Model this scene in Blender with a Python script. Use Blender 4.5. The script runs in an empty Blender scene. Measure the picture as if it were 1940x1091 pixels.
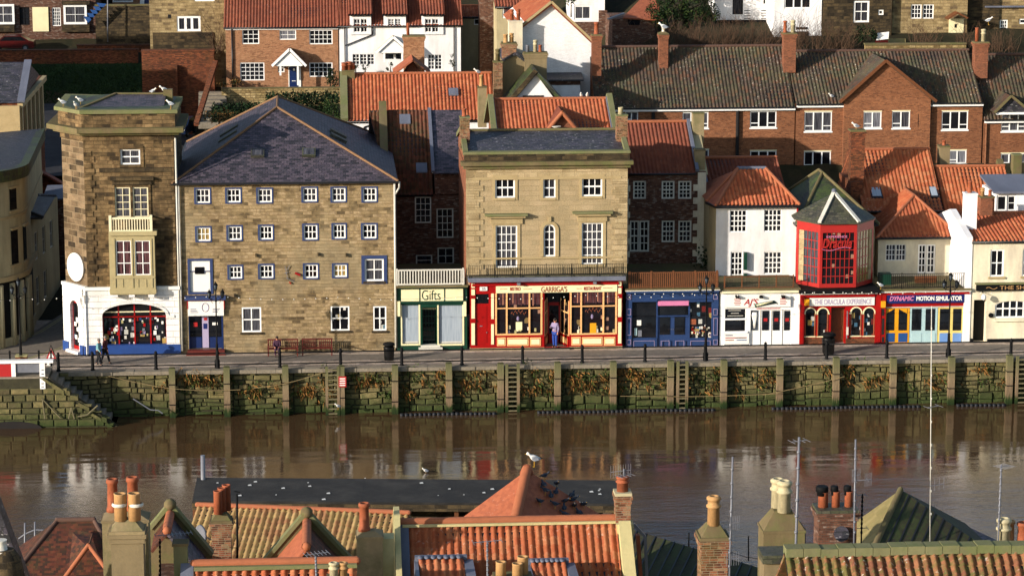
import bpy, bmesh, math, random
from mathutils import Vector
R = math.radians
rnd = random.Random(7)
V = Vector
ZQ = 2.65
# ---------------------------------------------------------------- camera model
F = 5120.0; PSI = R(4); TH = R(11)
CAM = V((-160*math.sin(PSI), -160*math.cos(PSI), 37.5))
FW = V((math.sin(PSI)*math.cos(TH), math.cos(PSI)*math.cos(TH), -math.sin(TH)))
RT = V((math.cos(PSI), -math.sin(PSI), 0)); UP = RT.cross(FW)
def ray(px, py): return FW*F + RT*(px-970) + UP*(545.5-py)
def P(px, py, Y):
    d = ray(px, py); return CAM + d*((Y-CAM.y)/d.y)
def PZ(px, py, Z):
    d = ray(px, py); return CAM + d*((Z-CAM.z)/d.z)
scn = bpy.context.scene
col = scn.collection
cd = bpy.data.cameras.new('camera'); cam = bpy.data.objects.new('camera', cd); col.objects.link(cam)
cam.location = CAM; cam.rotation_euler = (R(90)-TH, 0, -PSI)
cd.sensor_width = 36; cd.lens = 36*F/1940; cd.clip_end = 2000; cd.clip_start = 1
scn.camera = cam
# ---------------------------------------------------------------- light
AZ = R(58); EL = R(15)
w = bpy.data.worlds.new('World'); scn.world = w; w.use_nodes = True
nt = w.node_tree; nt.nodes.clear()
sky = nt.nodes.new('ShaderNodeTexSky'); sky.sky_type = 'NISHITA'; sky.sun_disc = False
sdir = V((-math.sin(AZ)*math.cos(EL), -math.cos(AZ)*math.cos(EL), math.sin(EL)))
sky.sun_elevation = EL; sky.sun_rotation = math.atan2(sdir.x, sdir.y)
bgn = nt.nodes.new('ShaderNodeBackground'); bgn.inputs[1].default_value = 0.13
on = nt.nodes.new('ShaderNodeOutputWorld')
nt.links.new(sky.outputs[0], bgn.inputs[0]); nt.links.new(bgn.outputs[0], on.inputs[0])
sl = bpy.data.lights.new('sun', 'SUN'); sl.energy = 4.6; sl.angle = R(0.5); sl.color = (1.0, 0.91, 0.8)
so = bpy.data.objects.new('sun', sl); col.objects.link(so)
so.rotation_euler = (-sdir).to_track_quat('-Z', 'Y').to_euler(); so.location = (0, 0, 80)
scn.view_settings.view_transform = 'Standard'; scn.view_settings.look = 'None'
scn.view_settings.exposure = 0.75; scn.view_settings.gamma = 1
# ---------------------------------------------------------------- materials
MATS = {}
def lin(h):
    if isinstance(h, str):
        c = [int(h[i:i+2], 16)/255 for i in (0, 2, 4)]
    else: return (*h, 1)
    return tuple((x/12.92 if x <= .04045 else ((x+.055)/1.055)**2.4) for x in c) + (1,)
class NT:
    def __init__(s, name, rough=.8, spec=.3):
        m = bpy.data.materials.new(name); m.use_nodes = True; s.m = m; s.n = m.node_tree.nodes; s.l = m.node_tree.links
        s.b = s.n['Principled BSDF']; s.b.inputs['Roughness'].default_value = rough
        s.b.inputs['Specular IOR Level'].default_value = spec
        s.uv = s.n.new('ShaderNodeTexCoord').outputs['UV']; MATS[name] = m
    def node(s, t, ins=None, **kw):
        n = s.n.new(t)
        for k, v in kw.items(): setattr(n, k, v)
        for k, v in (ins or {}).items():
            if hasattr(v, 'is_linked') or isinstance(v, bpy.types.NodeSocket): s.l.new(v, n.inputs[k])
            else: n.inputs[k].default_value = v
        return n
    def mapp(s, scale, src=None, loc=(0, 0, 0)):
        return s.node('ShaderNodeMapping', {0: src or s.uv, 3: scale, 1: loc}).outputs[0]
    def noise(s, scale, det=4, rough=.6, src=None, mp=None, dim='3D'):
        v = src or s.uv
        if mp: v = s.mapp(mp, v)
        return s.node('ShaderNodeTexNoise', {'Vector': v, 'Scale': scale, 'Detail': det, 'Roughness': rough}).outputs['Fac']
    def ramp(s, fac, stops, interp='LINEAR'):
        n = s.n.new('ShaderNodeValToRGB'); s.l.new(fac, n.inputs[0]); cr = n.color_ramp; cr.interpolation = interp
        while len(cr.elements) > 1: cr.elements.remove(cr.elements[0])
        for i, (p, c) in enumerate(stops):
            e = cr.elements[0] if i == 0 else cr.elements.new(p)
            e.position = p; e.color = lin(c) if not (isinstance(c, (int, float))) else (c, c, c, 1)
        return n.outputs[0]
    def mix(s, f, a, b, mode='MIX'):
        n = s.n.new('ShaderNodeMix'); n.data_type = 'RGBA'; n.blend_type = mode; n.clamp_factor = True
        for k, v in ((0, f), (6, a), (7, b)):
            if isinstance(v, bpy.types.NodeSocket): s.l.new(v, n.inputs[k])
            elif k == 0: n.inputs[k].default_value = v
            else: n.inputs[k].default_value = lin(v)
        return n.outputs[2]
    def math(s, op, a, b=0.0, clamp=False):
        n = s.n.new('ShaderNodeMath'); n.operation = op; n.use_clamp = clamp
        for k, v in ((0, a), (1, b)):
            if isinstance(v, bpy.types.NodeSocket): s.l.new(v, n.inputs[k])
            else: n.inputs[k].default_value = v
        return n.outputs[0]
    def col(s, c): s.l.new(c, s.b.inputs['Base Color']); return s
    def bump(s, h, dist=.02, strength=1.0):
        n = s.node('ShaderNodeBump', {'Height': h, 'Distance': dist, 'Strength': strength}); s.l.new(n.outputs[0], s.b.inputs['Normal']); return s
def brick(name, cols, mortar, bw, bh, ms=.012, grime='2a241c', ga=.45, gs=.35, rough=.9, dist=.02, streak=True, moss=None, ma=.3, patch=None):
    t = NT(name, rough, .2)
    warp = t.node('ShaderNodeTexNoise', {'Vector': t.uv, 'Scale': 3.0, 'Detail': 2.0})
    wv = t.node('ShaderNodeVectorMath', {0: warp.outputs['Color'], 1: (.5, .5, .5)}, operation='SUBTRACT').outputs[0]
    wv = t.node('ShaderNodeVectorMath', {0: wv, 'Scale': ms*2.5}, operation='SCALE').outputs[0]
    uv = t.node('ShaderNodeVectorMath', {0: t.uv, 1: wv}, operation='ADD').outputs[0]
    b = t.node('ShaderNodeTexBrick', {'Vector': uv, 'Color1': (0, 0, 0, 1), 'Color2': (1, 1, 1, 1), 'Mortar': (.5, .5, .5, 1), 'Scale': 1.0, 'Mortar Size': ms, 'Mortar Smooth': .2, 'Brick Width': bw, 'Row Height': bh}, offset=.5, offset_frequency=2, squash=1.15, squash_frequency=3)
    n = len(cols)
    # a wider spread of tones than the brick node alone
    nz = t.noise(.9/bw, 1, .5)
    v = t.math('ADD', t.math('MULTIPLY', b.outputs['Color'], .8), t.math('MULTIPLY', t.math('SUBTRACT', nz, .5), .9), True)
    v = t.math('ADD', v, .1)
    c = t.ramp(v, [((i+.5)/n, x) for i, x in enumerate(cols)])
    fn = t.noise(14, 5, .7)
    c = t.mix(.55, c, t.ramp(fn, [(.25, '5a5a5a'), (.75, 'e8e8e8')]), 'OVERLAY')
    c = t.mix(b.outputs['Fac'], c, mortar)
    if patch:
        pn = t.noise(.22, 4, .6); c = t.mix(t.ramp(pn, [(.5, 0.0), (.62, .55)]), c, patch)
    g = t.noise(gs, 6, .65, mp=(1, .45, 1) if streak else None)
    c = t.mix(t.math('MULTIPLY', t.ramp(g, [(.42, 0.0), (.72, 1.0)]), ga), c, grime)
    if moss:
        mo = t.noise(.6, 6, .7); c = t.mix(t.math('MULTIPLY', t.ramp(mo, [(.45, 0.0), (.65, 1.0)]), ma), c, moss)
    t.col(c)
    h = t.math('ADD', t.math('MULTIPLY', b.outputs['Fac'], -1.0), t.math('MULTIPLY', fn, .9))
    h = t.math('ADD', h, t.math('MULTIPLY', b.outputs['Color'], .5))
    t.bump(h, dist)
def paint(name, c, rough=.5, dirt='4a4436', da=.25, spec=.4, ds=1.3, bd=.004):
    t = NT(name, rough, spec)
    g = t.noise(ds, 6, .7); f = t.noise(9, 4, .7)
    cc = t.mix(t.math('MULTIPLY', t.ramp(g, [(.45, 0.0), (.75, 1.0)]), da), c, dirt)
    cc = t.mix(.3, cc, t.ramp(f, [(.3, '6c6c6c'), (.7, '949494')]), 'OVERLAY')
    t.col(cc); t.bump(f, bd)
def render(name, c, dirt, da=.4, rough=.9, green=None):
    t = NT(name, rough, .15)
    g = t.noise(.5, 7, .7, mp=(1.3, .35, 1)); f = t.noise(6, 6, .75); q = t.noise(.25, 5, .6)
    cc = t.mix(t.math('MULTIPLY', t.ramp(g, [(.4, 0.0), (.72, 1.0)]), da), c, dirt)
    cc = t.mix(t.math('MULTIPLY', t.ramp(q, [(.4, 0.0), (.7, 1.0)]), da*.5), cc, dirt)
    if green: cc = t.mix(t.math('MULTIPLY', t.ramp(t.noise(.9, 5, .7), [(.46, 0.0), (.64, 1.0)]), .75), cc, green)
    cc = t.mix(.3, cc, t.ramp(f, [(.3, '656565'), (.7, '9a9a9a')]), 'OVERLAY')
    t.col(cc); t.bump(f, .012)
def tile(name, cols, tw, th, moss='3a4418', ma=.3, ms=.5, white=.0, grime='241a14', ga=.35, rough=.75, stag=0.0):
    t = NT(name, rough, .3)
    sp = t.node('ShaderNodeSeparateXYZ', {0: t.uv})
    vrow = t.math('FLOOR', t.math('DIVIDE', sp.outputs[1], th))
    ux = t.math('DIVIDE', sp.outputs[0], tw)
    if stag: ux = t.math('ADD', ux, t.math('MULTIPLY', vrow, stag))
    cu = t.math('FLOOR', ux)
    cb = t.node('ShaderNodeCombineXYZ', {0: cu, 1: vrow}).outputs[0]
    wn = t.node('ShaderNodeTexWhiteNoise', {0: cb}, noise_dimensions='2D')
    n = len(cols)
    c = t.ramp(wn.outputs[0], [(i/n, x) for i, x in enumerate(cols)], 'LINEAR')
    f = t.noise(9, 6, .75)
    c = t.mix(.4, c, t.ramp(f, [(.28, '5c5c5c'), (.72, 'a4a4a4')]), 'OVERLAY')
    g = t.noise(.45, 6, .7); c = t.mix(t.math('MULTIPLY', t.ramp(g, [(.42, 0.0), (.68, 1.0)]), ga), c, grime)
    if ma:
        m = t.noise(ms, 7, .75); m2 = t.noise(5, 4, .7)
        mm = t.math('MULTIPLY', t.math('ADD', m, m2), .5)
        c = t.mix(t.math('MULTIPLY', t.ramp(mm, [(.46, 0.0), (.58, 1.0)]), ma), c, moss)
    if white:
        wv = t.noise(7, 3, .6); wl = t.noise(.5, 3, .6)
        wm = t.math('MULTIPLY', t.ramp(wv, [(.6, 0.0), (.68, 1.0)]), t.ramp(wl, [(.45, 0.0), (.6, 1.0)]))
        c = t.mix(t.math('MULTIPLY', wm, white), c, 'cfc8bc')
    t.col(c); t.bump(f, .015)
    return t
def slate(name, cols, bw=.32, bh=.2, moss=None, ma=0, white=0, rough=.55):
    t = NT(name, rough, .45)
    b = t.node('ShaderNodeTexBrick', {'Vector': t.uv, 'Color1': (0, 0, 0, 1), 'Color2': (1, 1, 1, 1), 'Mortar': (0, 0, 0, 1), 'Scale': 1.0, 'Mortar Size': .012, 'Mortar Smooth': .1, 'Brick Width': bw, 'Row Height': bh}, offset=.5)
    n = len(cols); nz = t.noise(1.2, 5, .7, mp=(1, 2.2, 1))
    v = t.math('ADD', t.math('MULTIPLY', b.outputs['Color'], .55), t.math('MULTIPLY', nz, .45))
    c = t.ramp(v, [(.2+.6*(i+.5)/n, x) for i, x in enumerate(cols)])
    f = t.noise(11, 5, .75, mp=(1, 2, 1))
    c = t.mix(.85, c, t.ramp(f, [(.32, '404040'), (.68, 'c4c4c4')]), 'OVERLAY')
    c = t.mix(t.math('MULTIPLY', b.outputs['Fac'], .8), c, '121116')
    if ma:
        m = t.noise(.7, 7, .75); c = t.mix(t.math('MULTIPLY', t.ramp(m, [(.42, 0.0), (.6, 1.0)]), ma), c, moss)
    if white:
        wv = t.noise(5, 3, .6, mp=(.6, 2, 1)); c = t.mix(t.math('MULTIPLY', t.ramp(wv, [(.62, 0.0), (.7, 1.0)]), white), c, 'bdbab8')
    t.col(c)
    # each slate tips out over the one below it
    sp = t.node('ShaderNodeSeparateXYZ', {0: t.uv})
    saw = t.math('FRACT', t.math('DIVIDE', sp.outputs[1], bh))
    h = t.math('ADD', t.math('MULTIPLY', saw, -.6), t.math('ADD', t.math('MULTIPLY', b.outputs['Fac'], -.6), t.math('MULTIPLY', f, .5)))
    t.bump(h, .02)
def plain(name, c, rough=.6, metal=0, spec=.4):
    t = NT(name, rough, spec); t.b.inputs['Metallic'].default_value = metal
    f = t.noise(8, 4, .7); t.col(t.mix(.35, t.ramp(f, [(0, c), (1, c)]), t.ramp(f, [(.3, '6a6a6a'), (.7, '969696')]), 'OVERLAY'))
# stone and brick
brick('mill_stone', ['4e412f', '77664a', '897656', '998462', '7e6b50', 'a28d6c', '8c7758'], '86714c', .5, .2, .01, '3e3122', .5, .5, dist=.03, patch='8f8266')
brick('tower_stone', ['352a1d', '57472f', '6e593d', '7c6646', '5e4a31', '8a7250'], '57482f', .5, .24, .01, '1c1711', .85, .4, dist=.03)
brick('tower_rusticated', ['342b20', '544633', '6c5a44', '826e55', '5e4d38'], '8e7c60', .8, .36, .02, '231a12', .55, .5, dist=.06)
brick('ashlar', ['847356', '9c8a68', 'a69472', 'ac9876', '968464'], '917c5a', .75, .32, .008, '5f5030', .4, .6, dist=.015)
brick('ashlar_smooth', ['948466', '9c8a6a', 'a28f70'], '948060', .7, .3, .003, '6b5c3c', .45, .5, dist=.008)
brick('garden_stone', ['6c5838', '917a50', 'aa9466', '84704a', 'b49e72'], '6a583c', .4, .2, .018, '3a2e1c', .35, .8, dist=.05, moss='3e4420', ma=.3)
brick('cottage_stone', ['665640', '85724f', '9c8862', '8e7a58', 'a6926a'], '84724f', .5, .22, .014, '3e3222', .5, .5, dist=.025)
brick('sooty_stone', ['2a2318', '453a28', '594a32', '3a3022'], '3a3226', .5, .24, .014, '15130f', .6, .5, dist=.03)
brick('flat_brick', ['6a4028', '804e30', '8c5838', '986240', '74462c'], '765844', .235, .08, .009, '3e2216', .45, .25, dist=.006)
brick('orange_brick', ['6e4430', '824e36', '90593e', '623c2a'], '765444', .235, .08, .009, '52301c', .35, .7, dist=.01)
brick('brown_brick', ['744a32', '8a5c40', '9a6c4c', '946244', 'a87a58'], '8e7258', .235, .08, .01, '4a3020', .35, .5, dist=.006)
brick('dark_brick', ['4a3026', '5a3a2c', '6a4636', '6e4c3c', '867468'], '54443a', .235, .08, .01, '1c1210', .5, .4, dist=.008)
brick('wall_brick', ['4a2418', '66341f', '7a4026', '8a4c2e'], '5a4030', .235, .08, .01, '281a12', .5, .3, dist=.008, moss='2c3018', ma=.3)
brick('chimney_brick', ['4e2c20', '70402c', '88503a', '966246', '94785a'], '8a7a64', .235, .08, .01, '2c2418', .5, .9, dist=.012, moss='4a5224', ma=.35)
brick('painted_brick', ['e2e1e0', 'e8e7e6', 'dcdbd9'], 'd2d0ce', .235, .08, .008, '8f8a84', .35, .5, dist=.008)
brick('white_rustic', ['dcdad8', 'e2e1df', 'd6d4d0'], 'b8b4ac', 1.1, .37, .012, '8a8478', .3, .6, dist=.02)
brick('quay_paving', ['a09080', 'ae9e8c', 'baa898', '94867a'], '8a7c6e', .5, .3, .01, '2c2620', .4, .3, dist=.01, streak=False)
# renders and paints
render('white_render', 'e6e5e5', '8c867c', .36)
render('cream_render', 'dcd5c0', '8a7c5c', .5)
render('cream_dirty', 'b9ac88', '6a5d42', .55)
render('buff_render', '9c8a68', '554a34', .5, green='6c6846')
render('beige_render', '8a7a5c', '4a412e', .5)
render('moss_stone', '77694c', '38301f', .6, green='5e6238')
render('green_cap', '7c7a58', '4a4830', .5, green='666e42')
render('yellow_coping', 'c9bd88', '7a7048', .35)
render('lead', '6e7280', '3c3e48', .5, .55)
paint('white', 'e6e5e2', .4, '8a8676', .15)
paint('offwhite', 'c9c6bc', .5, '706a58', .3)
paint('cream', 'dcd4b8', .5, '8a7c50', .2)
paint('pale_cream', 'e0d8b4', .45, '9a8850', .15)
paint('warm_cream', 'e0b478', .45, '9a6830', .15)
paint('stone_trim', 'a8946c', .85, '6a5834', .4)
paint('oriel', 'a89a70', .7, '6b5f42', .35)
paint('red', '9c0a08', .35, '50060a', .35)
paint('lantern_red', 'a22420', .4, '5c1010', .25)
paint('green', '0c3a2a', .4, '081e16', .35)
paint('blue', '263c66', .4, '101c38', .35)
paint('trim_blue', '303f68', .45, '141f3e', .4)
paint('ridge_tan', '7c5c3e', .85, '4a3826', .6, ds=2); paint('door_blue', '182a58', .35, '0a1240', .25)
paint('plinth_blue', '1c4080', .5, '14264a', .35)
paint('black', '0b0c0e', .4, '20201e', .3)
paint('iron', '0a0b0d', .75, '181614', .4, spec=.15)
paint('yellow', 'd89a14', .45, '8a6010', .25)
paint('light_yellow', 'd6c474', .45, '9a8a4a', .2)
paint('pale_blue', 'a8c2c4', .45, '7a9090', .2)
paint('sky_blue', '6a90c4', .45, '4a6090', .2)
paint('mid_blue', '204a84', .45, '14305a', .2)
paint('lilac', 'a89cb8', .5, '6a6080', .2)
paint('pink', 'c878a0', .5, '905070', .2)
paint('navy', '182460', .4, '0c1030', .2)
paint('gutter', '16161a', .4, '2a2a2a', .3)
paint('ridge_clay', 'a25e3c', .8, '6a4028', .5, ds=2); paint('ridge_brown', '5a4034', .85, '2e2620', .6, ds=2)
paint('terracotta', '98502f', .8, '4a2c1c', .6, ds=3)
paint('buff_pot', 'b48a58', .8, '6e5030', .6, ds=3)
paint('cream_pot', 'b8ad8a', .8, '6a6044', .6, ds=3)
paint('ochre', 'a8a070', .8, '6a6238', .4)
paint('timber', '6a3c1a', .7, '2e1a0c', .5, ds=4)
paint('bench_wood', '5c1c12', .55, '2c0e0a', .4, ds=4)
paint('pale_timber', '6c6448', .85, '33301c', .6, ds=3)
paint('shed_felt', '1a1816', .9, '46423c', .6, ds=.8, bd=.02)
paint('metal', '70727a', .4, '3a3c40', .3)
paint('sign_white', 'dedcd6', .5, 'a8a49c', .12)
paint('sign_red', 'a81c1c', .5, '701010', .1)
paint('dark_interior', '14100e', .9, '241a14', .5, ds=2)
paint('skin', 'b87c60', .6, '905848', .2)
paint('jacket_red', '4c1214', .85, '24080a', .4); paint('jacket_teal', '6a9aa0', .85, '44686c', .3)
paint('cloth_dark', '14161c', .9, '080a0c', .3); paint('cloth_blue', '1c3c8c', .85, '10245a', .3)
paint('cloth_purple', '3c1c34', .85, '200e1c', .3); paint('hair_grey', '7a7068', .9, '3c342c', .3); paint('hair_dark', '1c1410', .8, '0c0806', .2)
paint('cloth_lilac', '8a7c9c', .85, '605470', .3); paint('shoe', '0c0a0a', .5, '201a16', .2)
paint('feather_white', 'd8d6d0', .8, 'a8a6a0', .15); paint('feather_grey', '8c929c', .8, '6c7078', .2)
paint('feather_black', '101014', .7, '24242a', .2); paint('feather_slate', '2c3340', .7, '14181f', .4); paint('beak', 'b88a28', .5, '7a5818', .1)
paint('car_red', '4a0e0c', .3, '300806', .2); paint('car_blue', '16223c', .3, '0a1020', .2)
paint('rope', '8a7650', .9, '4c4028', .3); paint('fender_rubber', '0e1016', .7, '1c222c', .5, ds=6)
paint('bark', '2e241a', .95, '14100c', .4, ds=5); paint('twig', '4a3524', .95, '2a1c12', .4, ds=5)
# roofs
tile('pan_orange', ['964a2a', 'a25231', 'a85a36', '9a4e2d', 'b06640'], .25, .32, 'b0a890', .0, grime='6a3620', ga=.3, white=.25)
tile('pan_front', ['a05030', 'aa5a36', 'b0643e', 'a4542f', 'b4704a'], .25, .33, '3c4a16', .08, 1.1, white=.35, grime='5a2812', ga=.3)
tile('pan_red', ['783a26', '82422c', '8a4a32', '7c3e2a'], .25, .32, '3a3018', .15, grime='3a1610', ga=.45, white=.15)
tile('pan_moss', ['86523a', '966042', '9e6a48', '7a4a34'], .25, .33, '3c5420', .7, .8, white=.8, grime='3a2814', ga=.4)
tile('pan_brown', ['342a26', '40322c', '483830', '383028', '524038', '5c3c2c'], .25, .32, '4c5234', .5, .35, white=.5, grime='201c18', ga=.35)
tile('pan_olive', ['8a6c44', '9a7a4c', '92704a', 'a4865a', '865c3c'], .24, .36, '7c7444', .5, .5, grime='5c4424', ga=.3)
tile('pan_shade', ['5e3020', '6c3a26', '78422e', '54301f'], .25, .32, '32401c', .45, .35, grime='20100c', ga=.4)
tile('plain_orange', ['a65c3e', 'ae6444', 'aa6040', '9e583c'], .17, .14, '50300f', .0, white=.12, grime='6a3418', ga=.3, stag=.5)
tile('plain_brown', ['4a2418', '5c2c1c', '6c3824', '3c2018'], .17, .12, '2c3818', .35, .4, grime='1c1410', ga=.5, stag=.5)
tile('plain_ochre', ['8e7e50', '84764a', '968658'], .2, .5, '6a6838', .4, grime='3c3820', ga=.3, stag=.5)
tile('mossy_slab', ['2c2c20', '38341f', '302a1e', '3e3824'], .4, .5, '34401a', .75, .5, grime='14140f', ga=.4)
slate('slate_purple', ['2a2830', '403a44', '524854', '645862', '48424c'])
slate('slate_dark', ['25232d', '383440', '4a4452', '3a3640'], .4, .24, white=.7, moss='3c4420', ma=.15)
slate('slate_grey', ['38362e', '4c483c', '5c584a', '46443a'], .3, .22, moss='4a5424', ma=.3)
slate('slate_moss', ['22221c', '2e2c24', '3a382c'], .35, .22, moss='3c4a1a', ma=.9)
def glass(name, base='0c0d10', fold=None, blot=None, rough=.06):
    t = NT(name, rough, .5)
    n = t.noise(1.3, 4, .6)
    c = t.ramp(n, [(.3, base), (.7, '191a1e')])
    if fold:
        wv = t.noise(7, 2, .5, mp=(2.2, .12, 1)); c = t.mix(.85, c, t.ramp(wv, [(.3, fold[0]), (.7, fold[1])]))
    if blot:
        for i, (bc, sc, lo) in enumerate(blot):
            vn = t.node('ShaderNodeTexVoronoi', {'Vector': t.mapp((sc, sc*.8, 1), loc=(i*7.3, i*3.1, 0)), 'Scale': 1.0, 'Randomness': .9}, distance='CHEBYCHEV')
            sepc = t.node('ShaderNodeSeparateColor', {0: vn.outputs['Color']})
            on = t.math('MULTIPLY', t.math('LESS_THAN', vn.outputs['Distance'], .3), t.math('GREATER_THAN', sepc.outputs[0], lo))
            c = t.mix(on, c, bc)
    t.col(c)
glass('glass'); glass('glass_b', '1e2024'); glass('glass_c', fold=('101014', '3c3c42')); glass('net', fold=('4a4a50', '8c8c92')); glass('net_half', fold=('1c1c20', '5a5a60')); glass('net_yellow', fold=('8a7444', 'a8905c'))  # glass_b: greyish reflection put into the pane colour
glass('blind', fold=('8c98a4', 'a4aeb8')); glass('curtain_pink', fold=('1c1214', '6c4a4c'))
glass('display', '0c0a0a', blot=[('a8a8a0', 2.6, .72), ('5c1c18', 2.1, .78), ('3c5c70', 3.1, .8), ('988048', 2.3, .85), ('c8c4bc', 4.2, .85)])
glass('restaurant', '180c0c', blot=[('6c5c3c', 2.2, .8), ('8a6a58', 3.4, .82)])
t = NT('steam_glass', .2); t.col(t.ramp(t.noise(2, 3), [(.3, '202428'), (.7, '4c545c')]))
# ground materials
def ground(name, cols, sc, rough=.95, dist=.05, mp=None):
    t = NT(name, rough, .2); n = t.noise(sc, 8, .7, mp=mp); f = t.noise(sc*12, 4, .7)
    c = t.ramp(n, [(.3+.4*i/(len(cols)-1), x) for i, x in enumerate(cols)])
    c = t.mix(.6, c, t.ramp(f, [(.3, '585858'), (.7, 'a8a8a8')]), 'OVERLAY'); t.col(c); t.bump(f, dist)
ground('hill_ground', ['1a1c0e', '2a2a16', '38301c', '2c3416'], .25)
ground('grass', ['10200c', '1c3010', '28401a'], .5)
ground('asphalt', ['26262a', '343438', '403e40'], .4, .9, .01)
ground('street', ['6e665e', '7e756a', '8c8276'], .35, .85, .01, mp=(.3, 1, 1))
ground('flagstone', ['7a7060', '8c8272', '988e7e'], .5, .9, .01)
ground('leaf_dark', ['0c1c0a', '16300e', '24441a'], 2.0, .7, .01)
ground('leaf_hedge', ['101a0a', '1c2c0e', '2c3a16'], 2.0, .8, .01)
ground('leaf_mid', ['2c3c14', '3c4c1c', '4c5c24'], 2.0, .8, .01)
ground('dead_plant', ['5c3c1c', '8a6030', 'a88048'], 2.0, .9, .01)
ground('wet_stone', ['2c2a1c', '3c3926', '4a4630'], 1.5, .6, .03)
t = NT('quay_stone', .9, .2)
n1 = t.noise(.8, 6, .7); n2 = t.noise(3.5, 6, .75)
gx = t.node('ShaderNodeNewGeometry'); sp = t.node('ShaderNodeSeparateXYZ', {0: gx.outputs['Position']})
isl = t.ramp(gx.outputs['Random Per Island'], [(0, '4c4432'), (.25, '6e6244'), (.5, '827450'), (.75, '96865c'), (1, '5c543a')])
c = t.mix(.6, isl, t.ramp(n2, [(.3, '4c4c4c'), (.72, 'b4b4b4')]), 'OVERLAY')
c = t.mix(t.ramp(n1, [(.4, .1), (.58, .8)]), c, '4e4e2e')
zz = t.math('ADD', sp.outputs[2], t.math('MULTIPLY', t.math('SUBTRACT', n2, .5), .9))
alg = t.ramp(t.math('DIVIDE', zz, 2.0), [(.05, .95), (.4, .5), (.6, 0.0)])
c = t.mix(alg, c, '2e3a1a'); t.col(c); t.bump(n2, .05)
t = NT('fender_wood', .85, .2)
gx = t.node('ShaderNodeNewGeometry'); sp = t.node('ShaderNodeSeparateXYZ', {0: gx.outputs['Position']})
n2 = t.noise(2.0, 6, .75, mp=(6, .7, 1)); zz = t.math('ADD', sp.outputs[2], t.math('MULTIPLY', t.math('SUBTRACT', n2, .5), 1.2))
c = t.ramp(t.math('DIVIDE', zz, 3.4), [(.02, '1c2c10'), (.1, '2a3a14'), (.18, '75624c'), (.45, '847258'), (.72, '6c6848'), (1, '525738')])
c = t.mix(.55, c, t.ramp(n2, [(.3, '505050'), (.7, 'b0b0b0')]), 'OVERLAY'); t.col(c); t.bump(n2, .02)
t = NT('water', .07, .5)
t.b.inputs['IOR'].default_value = 1.75
oc = t.node('ShaderNodeNewGeometry').outputs['Position']
a = t.noise(1.0, 3, .55, src=oc, mp=(.45, 1.5, 1)); b_ = t.noise(1.0, 2, .5, src=oc, mp=(.16, .5, 1)); cfi = t.noise(1.0, 4, .6, src=oc, mp=(2.2, 6.0, 1))
pz = t.noise(1.0, 3, .55, src=oc, mp=(.035, .05, 1))
ys = t.node('ShaderNodeSeparateXYZ', {0: oc}).outputs[1]
far = t.node('ShaderNodeMapRange', {0: ys, 1: -27.0, 2: -18.5, 3: 1.5, 4: 0.0}, clamp=True).outputs[0]
amp = t.math('ADD', t.math('MULTIPLY', far, t.math('ADD', pz, .45)), .19)
h = t.math('ADD', t.math('MULTIPLY', t.math('MULTIPLY', a, .75), amp), t.math('ADD', t.math('MULTIPLY', b_, .95), t.math('MULTIPLY', t.math('MULTIPLY', cfi, .42), amp)))
t.col(t.ramp(pz, [(.3, '3c2c1d'), (.7, '493725')])); t.bump(h, .045, 1.0)
t.l.new(t.node('ShaderNodeMapRange', {0: far, 1: 0.0, 2: 1.0, 3: .015, 4: .13}).outputs[0], t.b.inputs['Roughness'])
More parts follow.
